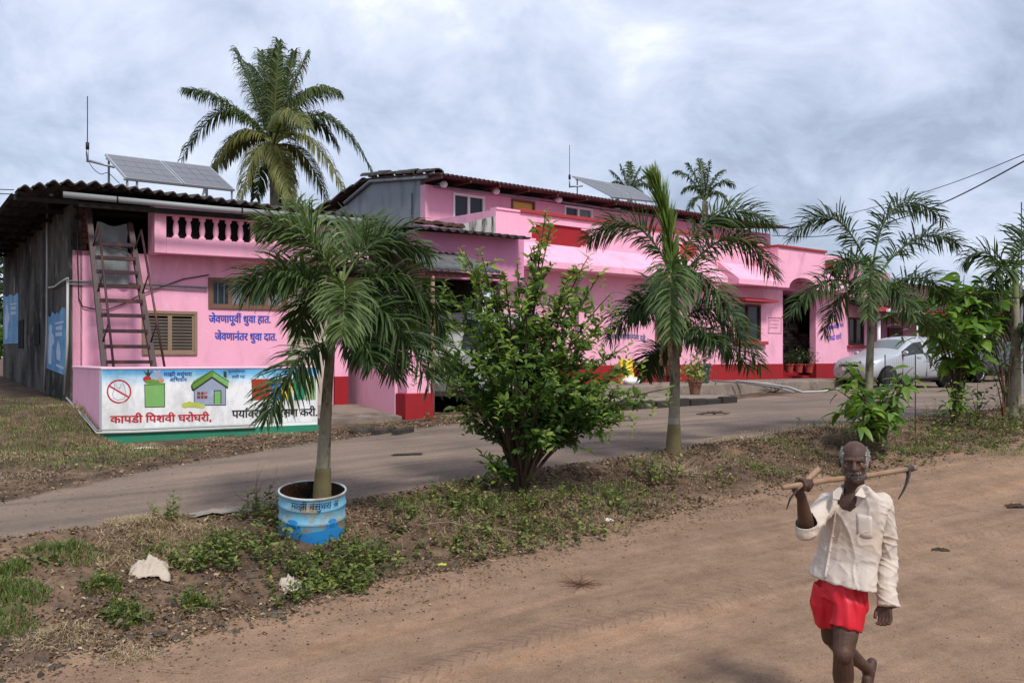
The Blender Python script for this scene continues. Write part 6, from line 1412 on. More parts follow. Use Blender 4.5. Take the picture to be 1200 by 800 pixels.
    b = MB(); cz_ = Q(986, 676, D + .01)
    b.tube([Q(987, 674, D + .01), Q(986, 686, D + .015), Q(985, 700, D + .02)], [(.120, .075), (.138, .095), (.145, .112)], 24)
    def leg(pts): b.tube([Q(*p[:3]) for p in pts], [(p[3], p[4]) for p in pts], 22)
    leg([(972, 684, D + .06, .076, .08), (970, 705, D + .08, .088, .10), (972, 729, D + .10, .084, .085)])
    leg([(998, 686, D + .0, .082, .085), (996, 710, D - .05, .096, .105), (990.5, 737, D - .08, .090, .090)])
    def wr2(co):
        x, y, z = co; return .010 * mnoise.noise(Vector((x * 16 + z * 6, y * 12, z * 5))) + .0035 * math.sin(x * 130 + z * 14 + 3 * mnoise.noise(Vector((x * 6, y * 6, z * 6))))
    sh = voxel(b, 'shorts', .0065, short, h, 4, wr2)
    bm = bmesh.new(); bm.from_mesh(sh.data); kill = []
    for f_ in bm.faces:
        c = f_.calc_center_median(); 
        if f_.normal.z < -.75 and pxy(c)[1] > 722: kill.append(f_)
    bmesh.ops.delete(bm, geom=kill, context='FACES'); bm.to_mesh(sh.data); bm.free(); m_ = sh.modifiers.new('t', 'SOLIDIFY'); m_.thickness = .002
    # ---- the hoe over his shoulders
    wood = M('pale worn wood handle', (.30, .19, .115), .6, .25, 12, .2, 50, .3, stain=(.22, .11, .06), stain_amt=(.5, .7)); iron = M('dark forged iron', (.05, .04, .038), .6, .3, 14, .3, 40, .4, metal=.3)
    oo = hA + org; t = tag(empty('hoe', oo), 'long handled hoe carried across the man\'s shoulders', 'hoe')
    mb = MB(); Lh = (hB - hA).length; mb.tube([Vector((0, 0, 0)), hx * Lh * .3 + Vector((0, 0, .004)), hx * Lh * .6 + Vector((0, 0, -.004)), hx * Lh], [.0135, .0145, .0145, .0165], 10); mb.build('handle', wood, t, True)
    e0 = P(1065, 549, D + .37) - oo; e1_ = P(1062.5, 566, D + .33) - oo; e2 = P(1053, 584, D + .28) - oo; mb = MB()
    mb.tube([e0 + Vector((0, 0, .012)), (e0 + e1_) / 2 + Vector((.004, 0, 0)), e1_, (e1_ + e2) / 2 + Vector((.003, 0, -.002)), e2], [(.016, .016), (.022, .010), (.024, .007), (.023, .005), (.012, .003)], 10); mb.tube([e0 - hx * .03, e0 + hx * .03], .021, 10); mb.build('blade', iron, t, True)
    s0, s1, s2, s3, s4 = P(959.5, 549, D - .24), P(946, 562, D - .285), P(934, 573, D - .33), P(926, 584, D - .34), P(921.5, 597, D - .34)
    t = tag(empty('sickle', s1), 'small wooden handled sickle held in the same fist as the hoe', 'sickle')
    mb = MB(); mb.tube([s0 - s1, (s0 - s1) * .6, Vector((0, 0, 0)), s2 - s1], [.013, .0165, .012, .010], 10); mb.build('handle', wood, t, True)
    mb = MB(); mb.tube([s2 - s1 + Vector((.005, 0, .005)), s3 - s1, s4 - s1], [(.008, .003), (.011, .003), (.003, .002)], 8); mb.build('blade', iron, t, True)
person()

# ------------------------------------------------------------------ the cut drum round the nearest palm
def drum():
    d = 8.72; org = P(366, 618, d); h = empty('drum_planter', org); h.rotation_euler = (R(9), R(2), 0); tag(h, 'blue painted cut drum with dark lettering standing round the nearest palm', 'planter')
    r, H = .288, .345
    m_blue = M('chipped light blue drum paint', (.17, .44, .62), .55, .2, 5, .15, 30, .35, stain=(.30, .27, .20), stain_amt=(.50, .60), stain_s=(1, 1, 1), ss=6, stain2=(.11, .36, .58))
    m_blue2 = M('strong blue drum paint', (.02, .20, .48), .5, .25, 5, .1, 30, .35)
    prof = [(r - .006, -.10), (r, .0), (r, .105), (r + .010, .118), (r, .131), (r, .225), (r + .010, .238), (r, .251), (r, H - .01), (r + .008, H)]
    b = MB(); b.lathe(prof, 48); o = b.build('shell', m_blue, h, True)
    b = MB(); b.lathe([(r - .004, -.1), (r - .004, H)], 48); b.build('inner_shell', M('rusty drum inside', (.10, .045, .02), .9, .4, 5, .3, 20, .2, stain=(.015, .012, .01), stain_amt=(.42, .55), stain_s=(1, 1, 1), ss=2.5, stain2=(.33, .17, .06)), h, True)
    b = MB(); b.lathe([(r - .006, H), (r - .002, H + .010), (r + .008, H + .010), (r + .011, H), (r + .008, H - .008)], 48); b.build('rim', M('pale rim', (.50, .56, .58), .5, .3, 7, .1, 30, .4, stain=(.25, .18, .12), stain_amt=(.5, .65)), h, True)
    b = MB(); b.lathe([(0.0, .17), (.15, .175), (r - .005, .15)], 24); b.build('soil', M('wet black soil', (.02, .014, .010), .9, .4, 8, .6, 25, .1), h)
    def onc(a, z, l=.003): return ((r + l) * math.sin(a), -(r + l) * math.cos(a), z)
    V, Fs = text_mesh(['माझी', ' ', 'वसुंधरा', ' ', 'अ'], .035); xs = [a for a, b_ in V]; mn, mx = min(xs), max(xs)
    me = bpy.data.meshes.new('lettering'); nV = len(V); me.from_pydata([onc(-.42 + 1.45 * (a - mn + ox) / (mx - mn), .262 + c * .085, .0145 + .0006 * k) for k, ox in enumerate((0, .012, -.012)) for a, c in V], [], [tuple(i + nV * k for i in f_) for k in range(3) for f_ in Fs]); link_mesh('lettering', me, M('dark blue drum ink', (.02, .035, .11), .6, .2, 8, 0, 30, .2), h)
    # the wave painted along the foot
    n = 90; V = []; Fs = []
    for i in range(n):
        a = -1.6 + 3.2 * i / (n - 1); t = (a + .62) / .36; zt = .045 + .02 * math.sin(a * 3) + .13 * math.exp(-((a + .42) / .26) ** 4) + .10 * math.exp(-((a - .85) / .22) ** 4)
        for q in range(7): V.append(onc(a, -.09 + (zt + .09) * q / 6, .0025 + (.010 if abs(-.09 + (zt + .09) * q / 6 - .118) < .011 else 0)))
    Fs = [(i * 7 + q, (i + 1) * 7 + q, (i + 1) * 7 + q + 1, i * 7 + q + 1) for i in range(n - 1) for q in range(6)]
    me = bpy.data.meshes.new('painted_wave'); me.from_pydata(V, [], Fs); link_mesh('painted_wave', me, m_blue2, h)
drum()

# ------------------------------------------------------------------ vehicles
def wheel(parent, loc, r=.30, w=.19, hub=None):
    b = MB(); pr = [(r * .62, -w / 2), (r * .93, -w / 2), (r, -w * .36), (r, w * .36), (r * .93, w / 2), (r * .62, w / 2)]; b.lathe(pr, 28); t = b.build('wheel', M_tyre, parent, True); t.rotation_euler = (R(90), 0, 0); t.location = loc
    b = MB(); b.lathe([(0.02, 0), (r * .5, -.02), (r * .62, .03), (r * .66, .045)], 24, (0, 0, w * .32)); b.lathe([(0.02, 0), (r * .5, .02), (r * .62, -.03), (r * .66, -.045)], 24, (0, 0, -w * .32)); b.build('rim', M_rim, t, True)
    for s in (-1, 1):
        for i in range(7):
            a = i * 2 * math.pi / 7; b = MB(); b.prism([(math.cos(a - .12) * r * .12, math.sin(a - .12) * r * .12), (math.cos(a - .10) * r * .6, math.sin(a - .10) * r * .6), (math.cos(a + .10) * r * .6, math.sin(a + .10) * r * .6), (math.cos(a + .12) * r * .12, math.sin(a + .12) * r * .12)], s * w * .34, s * w * .40, 'z'); b.build('spoke', M_rim, t)
    return t
M_tyre = M('tyre rubber', (.02, .02, .02), .85, .2, 8, .1, 30, .2); M_rim = M('alloy rim', (.32, .33, .34), .4, .1, 8, 0, 30, .5, metal=.5)
def car(label, loc, heading, paint, glass, seed=1):
    """hatchback: local +x is the nose, z up; body lofted through cross sections"""
    h = tag(empty('parked_car', loc, heading), label, 'car', 'cars parked in the lane')
    #      x,  zb, sill w, mid w, belt z/w, window top z/w, roof edge z/w, top z
    st = [(1.88, .32, .46, .54, .60, .47, .63, .42, .65, .36, .66), (1.83, .24, .64, .70, .68, .62, .71, .55, .73, .46, .745), (1.60, .20, .75, .80, .77, .75, .81, .66, .835, .55, .86), (1.30, .19, .78, .83, .84, .79, .88, .70, .905, .60, .935), (.95, .19, .79, .835, .90, .81, .935, .74, .96, .66, 1.0), (.80, .19, .79, .84, .92, .815, .95, .765, .985, .69, 1.035), (.70, .19, .79, .84, .93, .82, .98, .775, 1.03, .69, 1.10),
          (.08, .19, .80, .84, .95, .82, 1.34, .655, 1.42, .59, 1.455), (-.02, .19, .80, .84, .955, .82, 1.36, .65, 1.44, .58, 1.475), (-.32, .19, .80, .84, .965, .82, 1.385, .645, 1.46, .57, 1.50), (-.40, .19, .80, .84, .97, .82, 1.388, .645, 1.462, .57, 1.503), (-1.02, .19, .80, .84, .99, .815, 1.36, .645, 1.44, .57, 1.485), (-1.12, .19, .80, .84, .995, .81, 1.34, .645, 1.43, .57, 1.475), (-1.42, .20, .79, .83, 1.01, .795, 1.25, .65, 1.36, .57, 1.41), (-1.66, .23, .76, .80, 1.02, .76, 1.08, .68, 1.14, .58, 1.17), (-1.74, .26, .74, .78, .99, .73, 1.02, .67, 1.05, .58, 1.06), (-1.86, .36, .64, .70, .80, .66, .86, .60, .90, .52, .92)]
    V = []
    for (x, zb, ws, wm, zl, wb, zw, ww_, ze, we, zt) in st:
        half = [(0, zb), (ws * .72, zb), (ws, zb + .05), (wm, (zb + zl) * .52), (wb, zl), (ww_, zw), (we, ze), (we * .55, zt - (zt - ze) * .25), (0, zt)]
        V += [(x, y, z) for y, z in half] + [(x, -y, z) for y, z in half[-2:0:-1]]
    n = 16; Fs = []; Mi = []
    for i in range(len(st) - 1):
        for j in range(n):
            Fs.append((i * n + j, i * n + (j + 1) % n, (i + 1) * n + (j + 1) % n, (i + 1) * n + j))
            jj = j if j < 8 else 15 - j; g_ = 0
            if jj == 4 and i in (6, 7, 8, 10, 12): g_ = 1
            if jj in (6, 7) and i in (6, 13): g_ = 1
            Mi.append(g_)
    Fs += [tuple(range(n)), tuple(range((len(st) - 1) * n, len(st) * n))[::-1]]; Mi += [0, 0]
    b = MB(); b.add(V, Fs); b.m = Mi; me = b.mesh('body'); o = bpy.data.objects.new('tmp', me); COL.objects.link(o); me.materials.append(paint); me.materials.append(glass)
    m_ = o.modifiers.new('s', 'SUBSURF'); m_.levels = 2; m_.render_levels = 2; dg = bpy.context.evaluated_depsgraph_get(); dg.update(); m2 = bpy.data.meshes.new_from_object(o.evaluated_get(dg)); bpy.data.objects.remove(o)
    import bmesh
    for want in (0, 1):
        bm = bmesh.new(); bm.from_mesh(m2); bmesh.ops.delete(bm, geom=[f for f in bm.faces if f.material_index != want], context='FACES')
        if want == 0:
            m3 = bpy.data.meshes.new('body'); bm.to_mesh(m3); bm.free(); link_mesh('body', m3, paint, h, True)
        else:
            bm.faces.ensure_lookup_table(); left = set(bm.faces)
            while left:
                f0 = left.pop(); isl = [f0]; stk = [f0]
                while stk:
                    q = stk.pop()
                    for e in q.edges:
                        for f1 in e.link_faces:
                            if f1 in left: left.discard(f1); isl.append(f1); stk.append(f1)
                vi = {}; vv = []; ff = []
                for f1 in isl:
                    t_ = []
                    for v in f1.verts:
                        if v.index not in vi: vi[v.index] = len(vv); vv.append(tuple(v.co))
                        t_.append(vi[v.index])
                    ff.append(tuple(t_))
                m3 = bpy.data.meshes.new('window'); m3.from_pydata(vv, [], ff); cx_ = sum(v[0] for v in vv) / len(vv); cy_ = sum(v[1] for v in vv) / len(vv)
                link_mesh('windscreen' if abs(cy_) < .1 and cx_ > 0 else 'rear_window' if abs(cy_) < .1 else 'side_window', m3, glass if abs(cy_) < .1 else m_sideglass, h, True)
            bm.free()
    for s in (-1, 1):
        b = MB(); b.ell((.60, s * .91, 1.0), (.05, .09, .06), 12, 8); b.tube([(.60, s * .80, .96), (.60, s * .88, .99)], .02, 6); b.build('wing_mirror', paint, h, True)
        b = MB(); b.ell((1.60, s * .575, .70), (.20, .17, .072), 16, 10); b.build('headlight', M_lamp, h, True); b = MB(); b.ell((-1.74, s * .64, .86), (.08, .12, .15), 12, 8); b.build('tail_light', m_red, h, True)
        b = MB(); b.ell((1.78, s * .55, .36), (.05, .08, .05), 10, 8); b.build('fog_lamp', m_black, h, True)
        for x in (-.05, -.82): b = MB(); b.box(x - .08, x + .08, s * .838 - .012, s * .838 + .012, .86, .89); b.build('door_handle', paint, h)
        for x in (.62, -.36, -1.08): b = MB(); b.box(x - .005, x + .005, s * .822 - .008, s * .822 + .010, .32, .93); b.build('door_seam', m_black, h)
        b = MB(); b.box(-.9, .9, s * .79, s * .835, .20, .27); b.build('sill', m_black, h)
        for x in (1.18, -1.22):
            wheel(h, (x, s * .745, .29)); b = MB(); b.tube([(x, s * .66, .30), (x, s * .832, .30)], .345, 26); b.build('wheel_arch', m_black, h, True)
    b = MB(); b.box(1.80, 1.868, -.42, .42, .36, .48); b.build('grille', m_black, h); b = MB(); b.box(1.85, 1.882, -.24, .24, .50, .61); b.build('number_plate', m_white, h); b = MB(); b.box(1.83, 1.88, -.35, .35, .60, .66); b.build('upper_grille', m_black, h)
    return h
M_lamp = M('headlamp glass', (.55, .56, .58), .15, .1, 8, 0, 30, .6)
m_silver = M('silver car paint', (.46, .48, .50), .32, .06, 3, 0, 30, .5, metal=.4); m_darkpaint = M('dark grey car paint', (.05, .05, .055), .3, .1, 3, 0, 30, .5)
m_sideglass = M('tinted side glass', (.03, .035, .037), .2, .2, 2, 0, 30, .3)
m_wind = M('pale reflecting windscreen', (.12, .145, .15), .2, .2, 2, 0, 30, .35)
cp = P(1049, 450, 29.0); car('silver hatchback parked facing left behind the palms', (cp.x, cp.y, gz(cp.x, cp.y) + .02), R(-153), m_silver, m_wind)
cp = P(1142, 445, 34.0); car('dark car behind the silver hatchback', (cp.x, cp.y, gz(cp.x, cp.y) + .02), math.atan2(-.60, -.80), m_darkpaint, m_glass)
def van():
    d = 20.6; p = P(560, 462, d); h = tag(empty('parked_van', (p.x, p.y, 1.0), math.atan2(-.94, -.25)), 'grey white van parked nose out under the cement sheet awning', 'van')
    mp = M('dull white van paint', (.34, .35, .33), .5, .15, 4, .05, 30, .4, stain=(.2, .19, .17), stain_amt=(.55, .75))
    st = [(1.9, .70, .45, 1.05, .66, 1.10), (1.82, .80, .35, 1.12, .78, 1.20), (1.45, .84, .32, 1.20, .80, 1.55), (1.05, .84, .30, 1.25, .76, 1.92), (.4, .84, .30, 1.28, .76, 2.0), (-1.6, .84, .30, 1.28, .76, 2.0), (-1.9, .80, .36, 1.2, .70, 1.90)]; V = []
    for (x, w, zb, zl, tw, zt) in st:
        half = [(0, zb), (w * .9, zb), (w, zb + .15), (w, zl), (tw, zt - .10), (tw * .9, zt), (0, zt + .03)]; V += [(x, y, z) for y, z in half] + [(x, -y, z) for y, z in half[-2:0:-1]]
    n = 12; Fs = [(i * n + j, i * n + (j + 1) % n, (i + 1) * n + (j + 1) % n, (i + 1) * n + j) for i in range(len(st) - 1) for j in range(n)] + [tuple(range(n)), tuple(range((len(st) - 1) * n, len(st) * n))[::-1]]
    b = MB(); b.add(V, Fs); o = b.build('body', mp, h); bevel(o, .04, 3)
    for s in (-1, 1):
        mb = MB(); mb.add([(1.80, s * .05, 1.24), (1.80, s * .72, 1.24), (1.17, s * .66, 1.84), (1.17, s * .05, 1.84)], [(0, 1, 2, 3)]); o = mb.build('windscreen', m_glass, h); o.modifiers.new('t', 'SOLIDIFY').thickness = .05
        b = MB(); b.ell((1.86, s * .58, .88), (.06, .13, .10), 14, 8); b.build('headlight', M_lamp, h, True)
        b = MB(); b.box(-1.3, .9, s * .80, s * .845, 1.30, 1.78); b.build('side_window', m_glass, h)
        for x in (1.2, -1.2): wheel(h, (x, s * .76, .32), .32, .2)
        b = MB(); b.box(1.35, 1.42, s * .98 - .08, s * .98 + .08, 1.25, 1.45); b.build('wing_mirror', m_black, h)
    b = MB(); b.box(1.84, 1.96, -.80, .80, .42, .60); o = b.build('bumper', M('grey bumper', (.16, .16, .16), .6, .2, 4, 0, 30, .3), h); bevel(o, .03)
    b = MB(); b.box(1.88, 1.93, -.38, .38, .78, .95); b.build('grille', m_black, h)
van()

# ------------------------------------------------------------------ things standing before the long house
def pot(name, label, px, py, d, r, H, mat, plant_n=0, lm=None, pl=.25, group=None, flow=None, zbase=None):
    p = P(px, py, d)
    if zbase is not None: p.z = zbase
    h = tag(empty(name, p), label, 'plant pot', group)
    b = MB(); b.lathe([(0, 0), (r * .68, 0), (r * .95, H * .86), (r * 1.08, H * .87), (r * 1.08, H), (r * .92, H), (r * .88, H * .8), (0, H * .8)], 20); b.build('pot', mat, h, False)
    if plant_n:
        n = plant_n; pos = rng.normal(size=(n, 3)) * np.array([r * .9, r * .9, pl * .42]) + np.array([0, 0, H + pl * .55]); dr = rng.normal(size=(n, 3)) + np.array([0, 0, .5]); Ls = rng.uniform(.06, .13, n); V, Fc = leaf_arrays(pos, dr, rng.normal(size=(n, 3)) * .5 + np.array([0, -.3, 1]), Ls, Ls * .4)
        np_mesh('leaves', V, Fc, lm or m_bush, h, np.repeat(rng.uniform(0, 1, n), 3))['kind'] = 'stuff'
        b = MB(); 
        for i in range(5): a = i * 1.3; b.tube([(0, 0, H * .8), (r * .5 * math.cos(a), r * .5 * math.sin(a), H + pl * .7)], .006, 4)
        o = b.build('stems', m_bark, h); o['kind'] = 'stuff'
    return h
terra = M('terracotta', (.22, .10, .07), .85, .3, 6, .2, 30, .2, stain=(.12, .08, .06), stain_amt=(.5, .7)); terred = M('red pot paint', (.36, .05, .04), .7, .3, 6, .1, 30, .3)
m_ygr = leaf_mat('yellow green pot plant', [(.10, .14, .02), (.22, .26, .05), (.36, .36, .09)], .5, .2)
pot('flower_pot', 'terracotta pot with a yellow green plant on the kerb slab', 814.5, 461, 22.4, .165, .32, terra, 420, m_ygr, .34, 'potted plants', zbase=1.245)
pot('flower_pot', 'dark blue tall tub with pink leaves by the red wall base', 825.5, 449, 25.6, .17, .5, M('dark blue plastic tub', (.03, .045, .07), .4, .2, 5, 0, 30, .4), 200, leaf_mat('pinkish pot plant', [(.10, .05, .05), (.25, .14, .13), (.12, .14, .06)], .5, .2), .5, 'potted plants', zbase=1.425)
for i, (px, lab) in enumerate(((925, 'red pot at the left side of the stone clad entrance'), (936, 'middle red pot with a dark plant in the entrance'), (948, 'red pot at the right side of the entrance'))):
    pot('flower_pot', lab, px, 440, 31.0, .15, .28, terred, 90, m_sapdk, .35, 'potted plants', zbase=1.60)
def yellow_thing():
    p = P(735, 447, 24.6); h = tag(empty('yellow_sack', (p.x, p.y, 1.42)), 'bright yellow cloth draped over a leaning sack by the pink wall', 'sack')
    V = []; n, m_ = 18, 20
    for i in range(m_ + 1):
        for j in range(n + 1):
            s, t = j / n, i / m_; w = .17 * (1 - .10 * math.sin(t * 5)); V.append(((s - .5) * 2 * w + .03 * math.sin(t * 6), .10 * t - .13 * math.sin(math.pi * s) + .025 * math.sin(s * 17 + t * 4) + .015 * math.sin(t * 19), .62 * t + .02 * math.sin(s * 9)))
    I = np.arange((m_ + 1) * (n + 1)).reshape(m_ + 1, n + 1); np_mesh('cloth', V, np.stack([I[:-1, :-1], I[:-1, 1:], I[1:, 1:], I[1:, :-1]], -1).reshape(-1, 4), m_yellow, h, smooth=True)
    b = MB(); b.ell((0, .12, .3), (.16, .12, .30), 14, 10); b.build('sack', m_beige, h, True)
    q = P(747, 447, 24.8); h = tag(empty('discarded_wheel', (q.x, q.y, 1.42), .3), 'old dark tyre leaning on the wall beside the yellow cloth', 'old tyre'); mb = MB(); n = 24
    V = []; Fs = []
    for i in range(n):
        a = 2 * math.pi * i / n
        for j in range(10): c = 2 * math.pi * j / 10; V.append(((.22 + .06 * math.cos(c)) * math.cos(a), .06 * math.sin(c) + .1 * math.sin(a) * .3, .28 + (.22 + .06 * math.cos(c)) * math.sin(a)))
    Fs = [(i * 10 + j, ((i + 1) % n) * 10 + j, ((i + 1) % n) * 10 + (j + 1) % 10, i * 10 + (j + 1) % 10) for i in range(n) for j in range(10)]; mb.add(V, Fs); mb.build('tread', M_tyre, h, True); b = MB(); b.lathe([(.14, 0), (.19, .02), (.17, .04)], 20); o = b.build('rim_liner', m_yellow, h, True); o.rotation_euler = (R(90), 0, 0); o.location = (0, 0, .28)
    q = P(740, 452, 24.2); h = tag(empty('white_sack', (q.x, q.y, 1.42)), 'crumpled white sack below the yellow cloth', 'sack'); me = bpy.data.meshes.new('x'); b = MB(); b.ell((0, 0, .08), (.22, .16, .11), 18, 10); o = b.build('bag', m_white, h, True)
    for v in o.data.vertices: v.co *= 1 + .25 * mnoise.noise(v.co * 12)
yellow_thing()
def long_pipe(label, pts, r, mat, cat='pipe', name='loose_pipe', group=None):
    W = [G(a, b_) if d is None else P(a, b_, d) for a, b_, d in pts]; o0 = W[0].copy(); h = MB(); h.tube([w - o0 + Vector((0, 0, r)) for w in W], r, 8); o = h.build(name, mat, None, True); o.location = o0; tag(o, label, cat, group); return o
long_pipe('long white pipe lying along the veranda edge', [(862, 447, 25.2), (900, 451, 25.0), (925, 455, 24.6), (940, 460.5, 24.0), (965, 459.5, 24.6), (985, 456, 25.4)], .026, m_pipe, group='pipes left on the lane edge')
long_pipe('thin grey pole lying beside the white pipe', [(835, 447, 25.6), (870, 449, 25.4), (910, 455, 25), (930, 461, 24.2)], .025, m_gutter, group='pipes left on the lane edge')
# ------------------------------------------------------------------ ground cover
def cover():
    def zz(u, v): return fine_h(u, v)
    def place(n, ulo, uhi, vlo, vhi, wfun=None, near=True):
        u = rng.uniform(ulo, uhi, n * 3) if not near else ulo + (uhi - ulo) * rng.random(n * 3) ** 1.6; v = rng.random(n * 3); vd = vlo(u); v = vd + (vhi(u) - vd) * v
        if wfun is not None: k = rng.random(len(u)) < wfun(u, v); u, v = u[k], v[k]
        u, v = u[:n], v[:n]; x, y = xy(u, v); return u, v, x, y, zz(u, v)
    # leaf litter
    def litter(n, ulo, uhi, vlo, vhi, smin, smax, wf=None, lift=.012, tilt=.45, mat=m_litter, name='leaf_litter', lab='dry brown leaves littering the verge', vmean=.42, vsd=.25, near=True):
        u, v, x, y, z = place(n, ulo, uhi, vlo, vhi, wf, near); k = len(u); pos = np.stack([x, y, z + rng.uniform(0, lift, k)], -1); a = rng.uniform(0, 6.28, k); dr = np.stack([np.cos(a), np.sin(a), rng.normal(0, tilt, k)], -1); nr = rng.normal(size=(k, 3)) * tilt + np.array([0, 0, 1]); L = rng.uniform(smin, smax, k)
        V, Fc = leaf_arrays(pos, dr, nr, L, L * rng.uniform(.25, .7, k), .3); tag(np_mesh(name, V, Fc, mat, None, np.repeat(np.clip(rng.normal(vmean, vsd, k), 0, 1), 3)), lab, 'leaves', kind='stuff')
    wv = lambda u, v: .25 + .75 * (vnoise(*xy(u, v), 1.8, 21, 3) > .45)
    litter(60000, -1.5, 22, lambda u: v_dirt(u) - .12, lambda u: v_near(u) + .12, .014, .048, wv)
    litter(5200, -1, 20, lambda u: v_dirt(u) - .9, lambda u: v_dirt(u), .012, .035, lambda u, v: np.clip(1 - (v_dirt(u) - v) / .9, 0, 1) ** 2, .006, .2, name='road_edge_litter', lab='small dry leaves blown on to the edge of the dirt road')
    litter(9000, -4, 9.0, lambda u: v_far(u) - .15, lambda u: v_far(u) + np.interp(u, [-4, 2.4, 3, 9], [6, 3.0, 1.7, .7]), .02, .06, None, .02, .4, name='yard_litter', lab='dry leaves and scraps before the mural wall')
    litter(1300, -2, 18, lambda u: v_near(u), lambda u: v_far(u), .012, .03, None, .004, .1, name='lane_litter', lab='scattered leaf scraps on the tar lane')
    litter(900, -2, 12, lambda u: 2.5 + 0 * u, lambda u: v_dirt(u), .006, .018, None, .003, .15, name='dirt_road_scraps', lab='tiny scraps and grit on the dirt road', vmean=.2)
    # thin litter sticks
    # stones
    def stones(n, ulo, uhi, vlo, vhi, smin, smax, name, lab, wf=None):
        u, v, x, y, z = place(n, ulo, uhi, vlo, vhi, wf); k = len(u)
        base = np.array([[-1, -1, -1], [1, -1, -1], [1, 1, -1], [-1, 1, -1], [-.7, -.7, .7], [.7, -.7, .7], [.7, .7, .7], [-.7, .7, .7], [0, 0, 1.05]]) * .5
        f = np.array([[0, 1, 5, 4], [1, 2, 6, 5], [2, 3, 7, 6], [3, 0, 4, 7], [4, 5, 8, 7], [5, 6, 7, 8]]); s = smin + (smax - smin) * rng.random(k) ** 3
        Vt = base[None] * (1 + rng.uniform(-.5, .5, (k, 9, 3))) * s[:, None, None] * rng.uniform(.6, 1.2, (k, 1, 3)); a = rng.uniform(0, 6.28, k); c, si = np.cos(a)[:, None], np.sin(a)[:, None]
        X = Vt[..., 0] * c - Vt[..., 1] * si; Y = Vt[..., 0] * si + Vt[..., 1] * c; V = np.stack([X + x[:, None], Y + y[:, None], Vt[..., 2] * .8 + z[:, None] + (s * .12)[:, None]], -1).reshape(-1, 3)
        F_ = (f[None] + (np.arange(k) * 9)[:, None, None]).reshape(-1, 4); tag(np_mesh(name, V, F_, m_stone, None, np.repeat(np.clip(rng.normal(.45, .25, k), 0, 1), 6)), lab, 'stones', kind='stuff')
    stones(5200, -1.5, 18, lambda u: v_dirt(u) - .25, lambda u: v_dirt(u) + 1.0, .006, .045, 'rubble', 'small grey brown stones along the foot of the verge')
    stones(520, .4, 3.0, lambda u: v_dirt(u) - .1, lambda u: v_dirt(u) + .8, .012, .06, 'rubble', 'loose broken rubble at the near left end of the verge')
    stones(9000, -3, 14, lambda u: 2.2 + 0 * u, lambda u: v_dirt(u), .002, .013, 'grit', 'grit lying on the dirt road')
    stones(900, -3, 12, lambda u: v_far(u) - .1, lambda u: v_far(u) + 2, .01, .06, 'rubble', 'small stones and lumps in the yard before the mural wall')
    # grass, weeds and straw in patches given by where they grow
    def blades(patches, per, mat, name, lab, hmin, hmax, w, lean, vm=.5):
        V = []; var = []
        for (px, py, rad, dens) in patches:
            c = G(px, py); k = int(per * dens); a = rng.uniform(0, 6.28, k); rr = rad * np.sqrt(rng.random(k)) ; x = c.x + rr * np.cos(a) * 1.3; y = c.y + rr * np.sin(a) * .8; u, v = x * U1[0] + y * U1[1], x * V1[0] + y * V1[1]; z = zz(u, v)
            hgt = rng.uniform(hmin, hmax, k) * (1.15 - rr / rad * .5); b_ = rng.uniform(0, 6.28, k); ln = hgt * lean * rng.uniform(.3, 1.3, k); p0 = np.stack([x, y, z - .01], -1); d_ = np.stack([np.cos(b_), np.sin(b_), 0 * b_], -1); s_ = np.stack([-np.sin(b_), np.cos(b_), 0 * b_], -1) * (w * rng.uniform(.6, 1.3, k))[:, None]
            p1 = p0 + d_ * (ln * .35)[:, None] + np.array([0, 0, 1]) * (hgt * .6)[:, None]; p2 = p0 + d_ * ln[:, None] + np.array([0, 0, 1]) * (hgt * .95 - ln * .25)[:, None]
            V.append(np.stack([p0 - s_, p0 + s_, p1 + s_ * .8, p1 - s_ * .8, p2 + s_ * .15, p2 - s_ * .15], 1).reshape(-1, 3)); var.append(np.clip(rng.normal(vm, .28, k), 0, 1))
        V = np.concatenate(V); k = len(V) // 6; f = np.array([[0, 1, 2, 3], [3, 2, 4, 5]]); F_ = (f[None] + (np.arange(k) * 6)[:, None, None]).reshape(-1, 4); tag(np_mesh(name, V, F_, mat, None, np.repeat(np.concatenate(var), 2)), lab, 'grass' if 'straw' not in name else 'straw', kind='stuff')
    gp = [(60, 515, .9, 1.3), (15, 490, .9, 1.2), (100, 500, .5, .7), (160, 535, .5, .6), (30, 530, .7, .8), (12, 700, .22, 1.6), (0, 735, .2, 1), (6, 670, .15, .8), (85, 655, .22, .7), (232, 712, .10, .4), (250, 645, .2, .7), (120, 700, .12, .5), (150, 725, .14, .5), (60, 650, .2, .4), (120, 528, .5, .35), (60, 545, .6, .5), (30, 505, .8, .8), (60, 480, .7, .7), (110, 545, .5, .4), (200, 530, .4, .25), (20, 470, .9, .6), (930, 525, .35, .5), (905, 552, .3, .35), (880, 545, .3, .3), (1060, 530, .3, .6), (1000, 560, .25, .25), (1085, 528, .35, .5), (1120, 515, .4, .6), (1150, 505, .5, .7), (1190, 500, .5, .7), (560, 590, .25, .5), (620, 590, .3, .6), (700, 580, .3, .4), (740, 575, .25, .4), (480, 590, .25, .35), (520, 583, .25, .35), (640, 620, .25, .4), (420, 640, .3, .5), (1170, 530, .4, .4)]
    blades(gp, 800, m_grass, 'grass', 'green grass tufts on the verges', .03, .13, .003, .9, .5)
